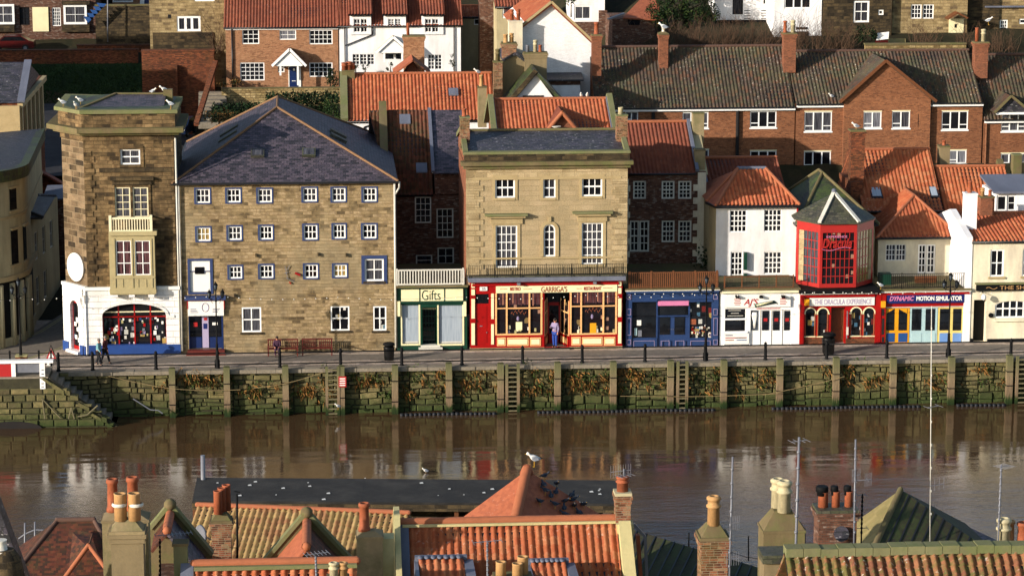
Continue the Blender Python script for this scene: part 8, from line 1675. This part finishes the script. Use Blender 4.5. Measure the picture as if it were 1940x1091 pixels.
# timber fender posts against the wall
fg = 'timber fender posts along the harbour wall'
FP = [326, 430, 541, 647, 748, 851, 948, 1056, 1162, 1270, 1371, 1477, 1584, 1692, 1802, 1912]
FN = ['leftmost timber fender post, below the blue framed entrance', 'second fender post from the left, by the lamp post', 'third fender post, below the gap before the benches', 'fender post carrying the red notice', 'rust stained fender post below the litter bin', 'fender post below the gift shop with rope tied round it', 'fender post left of the middle ladder', 'fender post below the man in blue', 'fender post below the blue shop corner', 'fender post left of the third ladder', 'fender post below the white cafe corner', 'fender post below the white cafe doors', 'fender post just right of the big black bin', 'fender post below the multicoloured doors', 'fender post right of the tall mast, below the pub door', 'rightmost fender post beside the edge ladder']
for i, (px_, lb_) in enumerate(zip(FP, FN)):
    p = P(px_, 730, -5.2); m = MB('fender_wood'); zt_ = ZQ+.28+rnd.uniform(-.04, .06); c = p.x; j = rnd.uniform(-.02, .02)
    m.prism([(c-.18, -5.35, -1), (c+.18, -5.35, -1), (c+.18, -4.98, -1), (c-.18, -4.98, -1)], (j, 0, zt_+1)); m.poly([(c-.15+j, -5.32, zt_+.03), (c+.14+j, -5.3, zt_+.05), (c+.14+j, -5.0, zt_+.04), (c-.15+j, -5.0, zt_+.03)])
    t = thing('fender_post', lb_, 'post', (c, -5.2, 0), fg); m.build('post', t); m = MB('iron')
    for z_ in (1.95, .9+rnd.uniform(-.2, .2)): m = MB('iron'); m.box(c-.19+j*.6, c+.19+j*.6, -5.37, -4.9, z_, z_+.06); m.build('iron_strap', t)
# ladders
def ladder(x0, x1, lb_):
    a, b = P(x0, 730, -5.3).x, P(x1, 730, -5.3).x; t = thing('quay_ladder', lb_, 'ladder', ((a+b)/2, -5.3, 0), 'timber ladders down the harbour wall')
    for x in (a, b): m = MB('fender_wood'); m.box(x-.08, x+.08, -5.38, -5.24, -.6, ZQ+.26); m.build('rail', t)
    z_ = .05
    while z_ < ZQ+.1: m = MB('pale_timber'); m.box(a+.08, b-.08, -5.37, -5.27, z_, z_+.075); m.build('rung', t); z_ += .29
ladder(619, 641, 'weathered ladder beside the red notice on the harbour wall'); ladder(960, 982, 'weathered ladder below the red restaurant, middle of the wall'); ladder(1284, 1301, 'weathered ladder below the blue shop'); ladder(1926, 1950, 'weathered ladder cut by the right edge')
r0 = thing('red_notice', 'small red notice board with white lettering on a fender post', 'sign', P(648, 733, -5.45)); f = Fac(r0, (0, -5.42)); m = MB('sign_red'); f.pb(m, 641.5, 713, 656, 733, 0, .03); o = m.build('board', r0)
m = MB('sign_white')
for i in range(4): f.pb(m, 643.5, 716+i*4.2, 654, 718+i*4.2, -.006, .0)
m.build('lettering', o)
# railing
r0 = thing('quay_railing', 'black iron railing of stout posts and two rails along the quay edge', 'railing', (0, YR, ZQ))
RP = [110, 175, 295, 412, 530, 645, 761, 875, 990, 1103, 1222, 1336, 1450, 1566, 1680, 1797, 1915, 2030]
xsr = [P(p, 675, YR).x for p in RP]
for x in xsr:
    m = MB('iron'); m.lathe((x, YR, ZQ-.02), [(.13, 0), (.13, .12), (.1, .16), (.085, .9), (.11, .95), (.11, 1.02), (.07, 1.06), (.09, 1.1), (.05, 1.16)], 10); m.build('post', r0)
for z_ in (.28, .95):
    m = MB('iron'); xa = P(-30, 670, YR).x
    for a, b in zip([xsr[0]]+xsr[:-1], xsr): 
        if b > a: m.tube((a, YR, ZQ+z_), (b, YR, ZQ+z_), .045, n=6)
    m.build('rail', r0)
r0 = thing('stair_railing', 'black railing section along the street mouth at the left end', 'railing', (P(60, 668, -3).x, -3, ZQ))
pts = [P(x, 690-5, -3.6) for x in (-20, 19, 74, 97)]
for p in pts: m = MB('iron'); m.lathe((p.x, -3.6, ZQ), [(.06, 0), (.05, 1.0), (.08, 1.05), (.04, 1.12)], 8); m.build('post', r0)
m = MB('iron'); m.tube((pts[0].x, -3.6, ZQ+.95), (pts[-1].x, -3.6, ZQ+.95), .025, n=5); m.tube((pts[0].x, -3.6, ZQ+.4), (pts[-1].x, -3.6, ZQ+.4), .02, n=5); m.build('rail', r0)
# lamp posts
def lamp(px_, Y, h, lb_, first=[None]):
    x = P(px_, 660, Y).x; L = V((x, Y, ZQ))
    if first[0]: c = copytree(first[0], None, L); c['label'] = lb_; return c
    t = thing('street_lamp', lb_, 'street lamp', L, 'ornate black lamp posts on the quay'); first[0] = t
    m = MB('iron'); m.lathe(L, [(.16, 0), (.16, .5), (.11, .56), (.09, .62), (.075, 1.4), (.09, 1.45), (.05, 1.5), (.04, h-1.0), (.07, h-.98), (.05, h-.9), (.035, h-.5), (.02, h-.1)], 10); m.build('column', t)
    m = MB('iron'); m.path([L+V((-.38, 0, h-.75)), L+V((-.2, 0, h-.9)), L+V((0, 0, h-.95)), L+V((.2, 0, h-.9)), L+V((.38, 0, h-.75))], .022, 5); m.path([L+V((-.2, 0, h-1.1)), L+V((-.32, 0, h-.85)), L+V((-.1, 0, h-.7))], .015, 4); m.path([L+V((.2, 0, h-1.1)), L+V((.32, 0, h-.85)), L+V((.1, 0, h-.7))], .015, 4); m.build('bracket', t)
    for dx, dz in ((-.38, -.75), (.38, -.75), (0, -.3)):
        c = L+V((dx, 0, h+dz)); m = MB('steam_glass'); m.lathe(c, [(.07, 0), (.13, .28), (.13, .3)], 6); o = m.build('lantern', t); m = MB('iron'); m.lathe(c, [(.15, .29), (.13, .33), (.03, .45), (.02, .52)], 6); m.lathe(c, [(.03, -.06), (.08, 0), (.08, .02)], 6)
        for k in range(6): a = 2*math.pi*(k+.5)/6; m.tube(c+V((.072*math.cos(a), .072*math.sin(a), 0)), c+V((.135*math.cos(a), .135*math.sin(a), .29)), .01, n=3)
        m.build('lantern_frame', o)
    return t
lamp(411, -4.3, 5.0, 'tall black lamp post in front of the blue entrance of the stone mill'); lamp(1337, -4.3, 5.4, 'tall black lamp post in front of the dark blue shop'); lamp(1797, -4.3, 5.6, 'tall black lamp post in front of the multicoloured doors'); lamp(39, -2.2, 4.6, 'black lamp post standing by the side street at the left'); lamp(884, .2, 3.6, 'short lamp cluster between the gift shop and the red restaurant') if 0 else None
m = MB('timber'); p = P(41, 680, -2.2); m.box(p.x-.33, p.x+.33, -2.5, -1.9, ZQ, ZQ+.5); m.mat('ochre').box(p.x-.36, p.x+.36, -2.53, -1.87, ZQ+.5, ZQ+.55); solo(m, 'wooden_box', 'small brown wooden box round the foot of the left lamp post', 'box')
# benches
def bench(px_, Y, lb_, first=[None]):
    x = P(px_, 665, Y).x; L = V((x, Y, ZQ))
    if first[0]: c = copytree(first[0], None, L); c['label'] = lb_; return c
    t = thing('park_bench', lb_, 'bench', L, 'red brown benches against the stone mill'); first[0] = t; W = .92
    m = MB('bench_wood')
    for k in range(5): m.box(x-W, x+W, Y-.28+k*.11, Y-.2+k*.11, ZQ+.43, ZQ+.46)
    m.build('seat', t); m = MB('bench_wood'); m.box(x-W, x+W, Y+.24, Y+.29, ZQ+.88, ZQ+.96); m.box(x-W, x+W, Y+.24, Y+.28, ZQ+.5, ZQ+.55)
    for k in range(15): xx = x-W+.07+k*(2*W-.14)/14; m.box(xx-.025, xx+.025, Y+.25, Y+.275, ZQ+.55, ZQ+.88)
    m.build('backrest', t)
    for sx in (-1, 1):
        for y0, h_ in ((-.3, .64), (.24, .9)): m = MB('bench_wood'); m.box(x+sx*(W-.05)-.035, x+sx*(W-.05)+.035, Y+y0, Y+y0+.07, ZQ, ZQ+h_); m.build('leg', t)
        m = MB('bench_wood'); m.box(x+sx*(W-.05)-.04, x+sx*(W-.05)+.04, Y-.34, Y+.26, ZQ+.64, ZQ+.68); m.build('armrest', t)
    return t
bench(536, -.9, 'left red brown bench against the stone mill, with a seated person'); bench(601, -.9, 'right red brown bench against the stone mill, empty')
def bin_(px_, Y, lb_, w_, h_):
    x = P(px_, 670, Y).x; t = thing('litter_bin', lb_, 'litter bin', (x, Y, ZQ), 'black litter bins'); m = MB('black'); m.lathe((x, Y, ZQ), [(w_*.75, 0), (w_*.85, .1), (w_*.95, h_*.72), (w_, h_*.75)], 4 if w_ < .36 else 8); m.build('body', t); m = MB('iron'); m.lathe((x, Y, ZQ+h_*.75), [(w_*.8, 0), (w_*.8, h_*.12), (w_*1.08, h_*.13), (w_*1.05, h_*.2), (w_*.7, h_*.26)], 8); m.build('lid', t)
    m = MB('offwhite'); m.box(x-.12, x+.12, Y-w_*.8, Y-w_*.74, ZQ+h_*.88, ZQ+h_*.91); m.build('band', t)
bin_(737, -2.6, 'square black litter bin at the right corner of the stone mill', .36, 1.05); bin_(1569, -2.8, 'large round black litter bin in front of the red arched shop', .42, 1.3)
m = MB('dark_interior')
# festoon lights along the shop fronts
r0 = thing('festoon_lights', 'string of small white festoon bulbs sagging along the shopfronts', 'string lights', (0, -4.2, 6)); m = MB('iron'); mb_ = MB('sign_white')
nodes = [(-20, 565), (39, 563), (130, 560), (411, 560), (640, 562), (884, 562), (1110, 558), (1337, 556), (1560, 552), (1797, 549), (1960, 549)]
for (xa, ya), (xb, yb) in zip(nodes, nodes[1:]):
    n = max(3, int(abs(xb-xa)/20)); prev = None
    for i in range(n+1):
        t = i/n; p = P(xa+(xb-xa)*t, ya+(yb-ya)*t+5*math.sin(math.pi*t), -4.2 if xa > 50 else -2.2)
        if prev: m.tube(prev, p, .008, n=3)
        mb_.ball(p-Z*.04, .035, n=5, m=3); prev = p
m.build('cable', r0); mb_.build('bulb', r0)
# landing and stairs at the left
r0 = thing('landing_stairs', 'mossy stone landing with steps going down to the water at the left', 'stairs', (P(120, 760, -7).x, -7, 0))
xL_ = P(-60, 740, -7).x; xT = P(92, 720, -7).x; zT = P(60, 714, -7).z; xE = P(218, 790, -7).x; m = MB('quay_stone'); qq = random.Random(14)
def rubble(m, x0, x1, z0, z1f, y):
    z = z0
    while z < 2.2:
        h_ = qq.uniform(.32, .5); x = x0
        while x < x1:
            w_ = qq.uniform(.4, 1.1); top = z1f(x+w_*.5)
            if z < top-.05:
                zz_ = min(z+h_, top); d = qq.uniform(.02, .14); g = .02
                i = len(m.v)
                for (a, b, o_) in ((x+g, z+g, 0), (x+w_-g, z+g, 0), (x+w_-g, zz_-g, 0), (x+g, zz_-g, 0), (x+g+.05, z+g+.04, -d), (x+w_-g-.05, z+g+.04, -d), (x+w_-g-.05, zz_-g-.04, -d), (x+g+.05, zz_-g-.04, -d)): m.v.append(V((a, y+o_, b)))
                m.fc([i+4, i+5, i+6, i+7])
                for e in range(4): n_ = (e+1) % 4; m.fc([i+e, i+n_, i+4+n_, i+4+e])
            x += w_
        z += h_
ztop_ = lambda x: zT if x < xT else max(.0, zT*(1-(x-xT)/(xE-xT)))
rubble(m, xL_, xE, -.3, ztop_, -7.2)
m.mat('wet_stone'); m.prism([(xL_, -7.18, -.5), (xT, -7.18, -.5), (xT, -7.18, zT-.03), (xL_, -7.18, zT-.03)], (0, 2.5, 0)); m.prism([(xT, -7.18, -.5), (xE+.2, -7.18, -.5), (xE+.2, -7.18, -.05), (xT, -7.18, zT-.05)], (0, .45, 0))
m.build('stair_wall', r0); m = MB('flagstone'); n = 11
for i in range(n):
    x0 = xT+(xE-xT)*i/n; m.box(x0, x0+(xE-xT)/n+.02, -6.75, -4.7, -.5, zT*(1-(i+1)/n))
m.box(xL_, xT, -7.24, -4.5, zT-.04, zT+.06); m.build('treads', r0); m = MB('quay_stone'); x = xT-.3
while x < xE-.1:
    w_ = qq.uniform(.3, .7); z_ = ztop_(x+w_/2); h_ = qq.uniform(.16, .3); sl_ = -zT/(xE-xT)*w_*qq.uniform(.2, 1.0); m.obox((x, -7.3-qq.uniform(0, .08), z_-.12), (w_-.02, 0, sl_), (.02, .6, 0), (0, 0, h_)); x += w_
m.build('capping', r0)
m = MB('dark_interior'); a = P(-30, 785, -7.4).x; b = P(78, 785, -7.4).x; N = 12  # dark arch panel, the shade inside the hole put into colour
for k in range(N):
    t0, t1 = math.pi*k/N, math.pi*(k+1)/N; m.prism([((a+b)/2-math.cos(t0)*(b-a)/2, -7.36, -.1), ((a+b)/2-math.cos(t1)*(b-a)/2, -7.36, -.1), ((a+b)/2-math.cos(t1)*(b-a)/2, -7.36, .42*math.sin(t1)), ((a+b)/2-math.cos(t0)*(b-a)/2, -7.36, .42*math.sin(t0)+.001)], (0, .1, 0))
m.build('culvert_shade', r0)
r0 = thing('white_ticket_stand', 'white framed stand with red and grey panels on the landing at the left edge', 'stand', (P(40, 715, -7).x, -7, zT)); f = Fac(r0, (0, -7.0)); m = MB('white'); f.pb(m, -30, 682, 101, 687, -.2, .25)
f.pb(m, 22, 687, 30, 722, -.12, .0); f.pb(m, 76, 687, 86, 735, -.22, -.1); m.build('frame', r0); m = MB('sign_red'); f.pb(m, -30, 689, 22, 713, -.1, 0); m.build('panel', r0); m = MB('metal'); f.pb(m, 30, 689, 76, 705, -.05, .05); m.mat('white').mat('offwhite'); m.build('panel', r0)
m = MB('iron')
for k in (698, 706, 716, 724, 730): f.pb(m, 79, k, 84, k+1.5, -.23, -.22)
m.build('depth_mark', r0)
m = MB('pale_timber')
for (x0, y0, x1, y1) in ((80, 755, 85, 793), (82, 757, 115, 792), (135, 772, 130, 793), (135, 772, 141, 793), (185, 768, 165, 786), (165, 786, 147, 789)): m.tube(P(x0, y0, -7.4), P(x1, y1, -7.4), .045, n=5)
solo(m, 'driftwood_props', 'thin weathered poles and bent branch leaning on the landing wall', 'poles')
# ropes and the floating boom
def sag(name, lb_, a, b, Y, s_, r=.018, mt='rope', ly=None):
    m = MB(mt); A, B = P(*a, Y), P(*b, Y); pr = None
    for i in range(15): t = i/14; p = A.lerp(B, t)-Z*s_*math.sin(math.pi*t); (m.tube(pr, p, r, n=4, caps=False) if pr else 0); pr = p
    solo(m, name, lb_, 'rope')
sag('mooring_rope', 'pale rope sagging across the wall from the shaded stairs to the third fender post', (205, 712), (455, 738), -5.5, .35); sag('mooring_rope', 'rope rising to the top of the left ladder', (480, 735), (612, 705), -5.5, .15); sag('mooring_rope', 'rope running low from the third ladder to the right', (1175, 750), (1480, 745), -5.5, .1); sag('mooring_rope', 'rope slanting up across the wall below the big black bin', (1445, 748), (1600, 713), -5.5, .05)
m = MB('metal'); A = [P(252, 755, -6.2), P(285, 776, -6.2), P(300, 777, -6.2), P(308, 783, -6.2)]; m.path(A, .035, 5); solo(m, 'bent_rail', 'bent pale metal handrail end at the foot of the water steps', 'handrail')
for x0, x1, lb_ in ((758, 940, 'black ribbed floating boom below the gift shop and red restaurant'), (1018, 1352, 'long black ribbed floating boom below the middle of the wall'), (1462, 1738, 'black ribbed floating boom below the red arched shop'), (1812, 1900, 'short black ribbed floating boom near the right edge')):
    a, b = P(x0, 770, -5.7).x, P(x1, 770, -5.7).x; m = MB('fender_rubber'); x = a
    while x < b: m.tube((x, -5.75+.05*math.sin(x), .03), (x+.2, -5.75+.05*math.sin(x+.2), .03), .13, n=8); m.tube((x+.2, -5.75+.05*math.sin(x+.2), .03), (x+.27, -5.75+.05*math.sin(x+.27), .03), .09, n=6); x += .27
    solo(m, 'floating_boom', lb_, 'floating boom', None, 'black floating booms at the waterline')
# ---------------------------------------------------------------- people
def skin_mesh(name, verts, edges, radii, root, mat, parent=None, L=None, sub=2):
    me = bpy.data.meshes.new(name); me.from_pydata([tuple(V(v)) for v in verts], edges, []); me.materials.append(MATS[mat]); o = bpy.data.objects.new(name, me); col.objects.link(o)
    md = o.modifiers.new('skin', 'SKIN'); me.skin_vertices.new() if not me.skin_vertices else None
    for i, r in enumerate(radii): me.skin_vertices[0].data[i].radius = (r, r) if not isinstance(r, tuple) else r
    me.skin_vertices[0].data[root].use_root = True; md.use_smooth_shade = True; s_ = o.modifiers.new('sub', 'SUBSURF'); s_.levels = 1; s_.render_levels = sub
    if parent is not None: o.parent = parent
    return o
def person(lb_, L, rz, J, cl, hair, h=1.7, face=0, group=None):
    """J joint dict in metres for a 1.7 m figure facing -Y; cl = [(name, material, joint chain, radii)]"""
    t = thing('person', lb_, 'person', L, group); t.rotation_euler = (0, 0, rz); k = h/1.7; t.scale = (k, k, k)
    names = list(J); idx = {n: i for i, n in enumerate(names)}; vs_ = [J[n][:3] for n in names]; rr = [J[n][3] for n in names]
    E = [('pel', 'spine'), ('spine', 'chest'), ('chest', 'neck'), ('neck', 'jaw'), ('jaw', 'head'), ('head', 'crown')]
    for s_ in 'LR': E += [('chest', 'sh'+s_), ('sh'+s_, 'el'+s_), ('el'+s_, 'wr'+s_), ('wr'+s_, 'pa'+s_), ('pel', 'hp'+s_), ('hp'+s_, 'kn'+s_), ('kn'+s_, 'an'+s_), ('an'+s_, 'to'+s_)]
    edges = [(idx[a], idx[b]) for a, b in E]
    body = skin_mesh('body', vs_, edges, rr, idx['pel'], 'skin', t)
    for s_ in 'LR':   # five separate fingers rooted in each palm
        w_, pa = V(J['wr'+s_][:3]), V(J['pa'+s_][:3]); d = (pa-w_).normalized(); sd = d.cross(V((0, 1, 0))); sd = sd.normalized() if sd.length > .1 else V((1, 0, 0)); dn_ = d.cross(sd).normalized()
        V_, E_, R_ = [w_, pa], [(0, 1)], [.028, .03]
        for i, (off, ln) in enumerate(((-.028, .06), (-.01, .075), (.01, .07), (.027, .055), (-.035, .045))):
            b = pa+sd*off+(d*-.02 if i == 4 else d*.01); n0 = len(V_); dd = d if i < 4 else (d-sd*.8).normalized(); V_ += [b, b+dd*ln*.5, b+dd*ln*.85+dn_*ln*.3]; E_ += [(1, n0), (n0, n0+1), (n0+1, n0+2)]; R_ += [.011, .009, .008]
        skin_mesh('hand', V_, E_, R_, 0, 'skin', t, sub=1)
    for nm, mt, ch, rad in cl:
        ids = {}; vv = []; ra = []; ed = []
        for chain, rs in zip(ch, rad):
            pv = None
            for n_, r_ in zip(chain, rs):
                if n_ not in ids: ids[n_] = len(vv); vv.append(J[n_][:3]); ra.append(r_)
                if pv is not None: ed.append((pv, ids[n_]))
                pv = ids[n_]
        skin_mesh(nm, vv, ed, ra, 0, mt, t)
    hd = V(J['head'][:3]); m = MB(hair); m.ball(hd+V((0, .025, .045)), .1, .11, .1, 10, 6); o = m.build('hair', t, V((0, 0, 0)))
    m = MB('hair_dark'); 
    for sx in (-1, 1): m.ball(hd+V((.032*sx, -.092, .0)), .011, n=6, m=4)
    m.build('eyes', t, V((0, 0, 0))); m = MB('skin'); m.ball(hd+V((0, -.1, -.025)), .014, .02, .022, 6, 4); m.build('nose', t, V((0, 0, 0)))
    m = MB('terracotta'); m.box(-.022+hd.x, .022+hd.x, hd.y-.094, hd.y-.08, hd.z-.062, hd.z-.054); m.build('mouth', t, V((0, 0, 0)))
    for sx in (-1, 1): m = MB('skin'); m.ball(hd+V((.092*sx, .01, -.01)), .014, .022, .03, 6, 4); m.build('ear', t, V((0, 0, 0)))
    return t
def stand(step=0, arm=.0, lean=0, reach=None):
    J = {'pel': (0, 0, .9, .13), 'spine': (0, -lean*.3, 1.1, .12), 'chest': (0, -lean*.7, 1.32, .14), 'neck': (0, -lean, 1.46, .052), 'jaw': (0, -lean-.01, 1.52, .062), 'head': (0, -lean-.015, 1.585, .085), 'crown': (0, -lean-.01, 1.65, .065)}
    for s_, x in (('L', 1), ('R', -1)):
        q_ = step*x; a_ = -arm*x
        J['sh'+s_] = (.17*x, -lean*.8, 1.38, .055); J['el'+s_] = (.22*x, -lean*.7+.02-a_*.5, 1.12, .043); J['wr'+s_] = (.22*x, -lean*.7-.08-a_, .9, .03); J['pa'+s_] = (.22*x, -lean*.7-.1-a_, .84, .028)
        J['hp'+s_] = (.09*x, 0, .86, .095); J['kn'+s_] = (.095*x, -q_*.55-.03, .48, .062); J['an'+s_] = (.095*x, -q_, .09+abs(min(0, q_))*.25, .042); J['to'+s_] = (.1*x, -q_-.15, .035+abs(min(0, q_))*.1, .035)
    if reach: J['elR'] = (-.2, -.12, 1.15, .043); J['wrR'] = (-.12, -.33, 1.22, .03); J['paR'] = (-.1, -.39, 1.24, .028)
    return J
def clothes(top, legs, shoe, coat=False, tn='jacket'):
    c = [(tn, top, [('pel', 'spine', 'chest', 'neck'), ('chest', 'shL', 'elL', 'wrL'), ('chest', 'shR', 'elR', 'wrR')], [(.165 if coat else .15, .16, .175, .075), (.175, .08, .062, .045), (.175, .08, .062, .045)])]
    c.append(('trousers', legs, [('pel', 'hpL', 'knL', 'anL'), ('pel', 'hpR', 'knR', 'anR')], [(.14, .115, .08, .065), (.14, .115, .08, .065)]))
    c.append(('left_shoe' if 0 else 'shoe', shoe, [('anL', 'toL')], [(.05, .045)])); c.append(('shoe', shoe, [('anR', 'toR')], [(.05, .045)])); return c
x = P(199, 688, -2.6).x; person('walking person in dark red jacket and black trousers, in front of the arched window', (x, -2.5, ZQ), R(70), stand(.24, .16, .05), clothes('jacket_red', 'cloth_dark', 'shoe'), 'hair_grey', 1.68)
x = P(187, 688, -2.9).x; person('walking person in pale teal coat, left of the one in dark red', (x, -2.95, ZQ), R(70), stand(-.2, .12, .06), clothes('jacket_teal', 'cloth_dark', 'shoe', True, 'coat'), 'hair_grey', 1.62)
x = P(1051, 655, -.1).x; person('person in bright blue trousers and lilac top standing in the doorway of the red restaurant', (x, -.35, ZQ+.12), R(-35), stand(.03, 0, .02, 1), clothes('cloth_lilac', 'cloth_blue', 'shoe', tn='shirt'), 'hair_dark', 1.8)
J = stand(); d_ = -.42
for k_ in list(J): a_ = J[k_]; J[k_] = (a_[0], a_[1]+.1, a_[2]+d_, a_[3])
for s_, sx in (('L', 1), ('R', -1)): J['hp'+s_] = (.09*sx, .05, .5, .095); J['kn'+s_] = (.1*sx, -.36, .5, .062); J['an'+s_] = (.1*sx, -.4, .1, .042); J['to'+s_] = (.1*sx, -.54, .04, .035); J['el'+s_] = (.22*sx, -.02, .74, .043); J['wr'+s_] = (.14*sx, -.22, .62, .03); J['pa'+s_] = (.12*sx, -.29, .6, .028)
x = P(525, 665, -.9).x; person('seated person in dark purple on the left bench', (x, -1.0, ZQ), 0, J, clothes('cloth_purple', 'cloth_purple', 'shoe', tn='jumper'), 'hair_dark', 1.55)
# birds
for px_, py_, Y, rz, s_, lb_ in ((119, 204, 1.6, 0, 1.1, 'gull at the left tip of the tower parapet'), (144, 209, .3, 1.2, 1.1, 'gull facing away on the canted tower parapet'), (152, 200, 2.6, 0.2, 1.1, 'gull behind the other two at the left of the tower parapet'), (311, 181, 4.0, .3, 1.2, 'gull on the stub at the back right of the tower roof'), (290, 182, 4.0, 2.6, 1.0, 'grey gull on the rear ridge of the tower roof'), (323, 207, 0, -.3, 1.1, 'gull at the front right corner of the tower parapet'), (1257, 63, 29.3, 0, 1.5, 'gull on the middle chimney of the brick flats'), (905, 146, 28.5, .2, 1.2, 'gull on the stack behind the orange roof, beside its pot'), (1101, 189, 17.5, 1.4, 1.0, 'left gull of the pair on the orange gable house ridge'), (1112, 189, 17.5, 1.6, 1.0, 'right gull of the pair on the orange gable house ridge'), (1621, 249, 10.8, .2, 1.2, 'gull on the shaded brick stack left of the skylight roof'), (1011, 884, -61.5, .15, 1.15, 'large gull on the peak of the orange pyramid roof'), (1575, 190, 26.5, .3, 1.0, 'gull at the roof foot left of the big brick gable'), (1668, 548, -.3, 0, .9, 'gull on the cornice between the two red shops'), (640, 776, -5.9, .4, .8, 'gull at the foot of the ladder by the red notice'), (1873, 48, 29, 2.8, 1.2, 'gull on the tall stack at the upper right')):
    gull(P(px_, py_, Y), rz, lb_, s_)

gull(PZ(806, 899, -.12), .3, 'small gull floating on the river just beyond the black shed', .8)
# bits and pieces on the quay
p = P(97, 668, -1.6); t = thing('roadworks_sign', 'small triangular folding road sign standing at the mouth of the side street', 'sign', p); L = V((p.x, -1.6, ZQ)); m = MB('iron')
for sx in (-.32, .32): m.tube(L+V((sx, -.15, 0)), L+V((0, 0, 1.0)), .02, n=4); m.tube(L+V((sx, .3, 0)), L+V((0, 0, 1.0)), .02, n=4)
m.build('frame', t); m = MB('sign_red'); m.prism([L+V((-.3, -.14, .2)), L+V((.3, -.14, .2)), L+V((0, -.02, .78))], (0, -.02, 0)); o = m.build('warning_triangle', t); m = MB('sign_white'); m.prism([L+V((-.18, -.165, .27)), L+V((.18, -.165, .27)), L+V((0, -.1, .62))], (0, -.012, 0)); m.build('sign_face', o)
p = P(93, 676, -2.6); m = MB('sign_white'); L = V((p.x, -2.6, ZQ)); m.box(L.x-.15, L.x+.15, L.y-.15, L.y+.15, ZQ, ZQ+.04); m.lathe(L, [(.12, .04), (.03, .45)], 10); solo(m, 'white_cone', 'little white cone beside the folding road sign', 'cone')
# single pieces of repeated trim become parts of their own
def islands(o):
    me = o.data; par = list(range(len(me.vertices)))
    def fd(a):
        while par[a] != a: par[a] = par[par[a]]; a = par[a]
        return a
    for e in me.edges:
        a, b = fd(e.vertices[0]), fd(e.vertices[1])
        if a != b: par[a] = b
    g = {}
    for p in me.polygons: g.setdefault(fd(p.vertices[0]), []).append(p.index)
    return list(g.values())
def split(o, nm=None):
    me = o.data; gs = islands(o)
    if len(gs) < 2: return
    uv = me.uv_layers[0].data; co = [v.co.copy() for v in me.vertices]; P_ = [(list(p.vertices), p.material_index, p.use_smooth, [tuple(uv[l].uv) for l in p.loop_indices]) for p in me.polygons]
    for g in gs:
        vi = {}; fs = []; uvs = []
        for i in g:
            for v in P_[i][0]: vi.setdefault(v, len(vi))
            fs.append([vi[v] for v in P_[i][0]]); [uvs.extend(t) for t in P_[i][3]]
        n_ = bpy.data.meshes.new(nm or o.name.split('.')[0]); n_.from_pydata([co[v] for v in vi], [], fs)
        ms = sorted({P_[i][1] for i in g}); [n_.materials.append(me.materials[k]) for k in ms]
        n_.polygons.foreach_set('material_index', [ms.index(P_[i][1]) for i in g]); n_.polygons.foreach_set('use_smooth', [P_[i][2] for i in g]); n_.uv_layers.new(name='UVMap').data.foreach_set('uv', uvs)
        c = bpy.data.objects.new(n_.name, n_); col.objects.link(c); c.parent = o.parent; c.location = o.location
        for k in kids(o) if g is gs[0] else []: k.parent = c
    bpy.data.objects.remove(o)
for o in list(bpy.data.objects):
    if o.type == 'MESH' and o.parent is not None:
        b = o.name.split('.')[0]; nm = {'quoins': 'quoin', 'display_goods': 'display_item', 'window_display': 'display_item', 'iron_bracket': 'iron_bracket', 'pilaster_panel': 0, 'rooflight': 0, 'stall_riser': 0, 'corbel': 0, 'bracket': 0, 'sticker': 0, 'poster': 0, 'window_hood': 0, 'pilaster': 0, 'pilaster_band': 0, 'bay_base': 0, 'bulb': 0, 'pot_band': 0, 'bird_droppings': 'dropping', 'shutter': 0, 'terrace_planter': 0, 'drainpipe': None}.get(b, None)
        if nm is not None and len(islands(o)) <= 100: split(o, nm or b)
for o in list(bpy.data.objects):
    if '_L' in o: del o['_L']
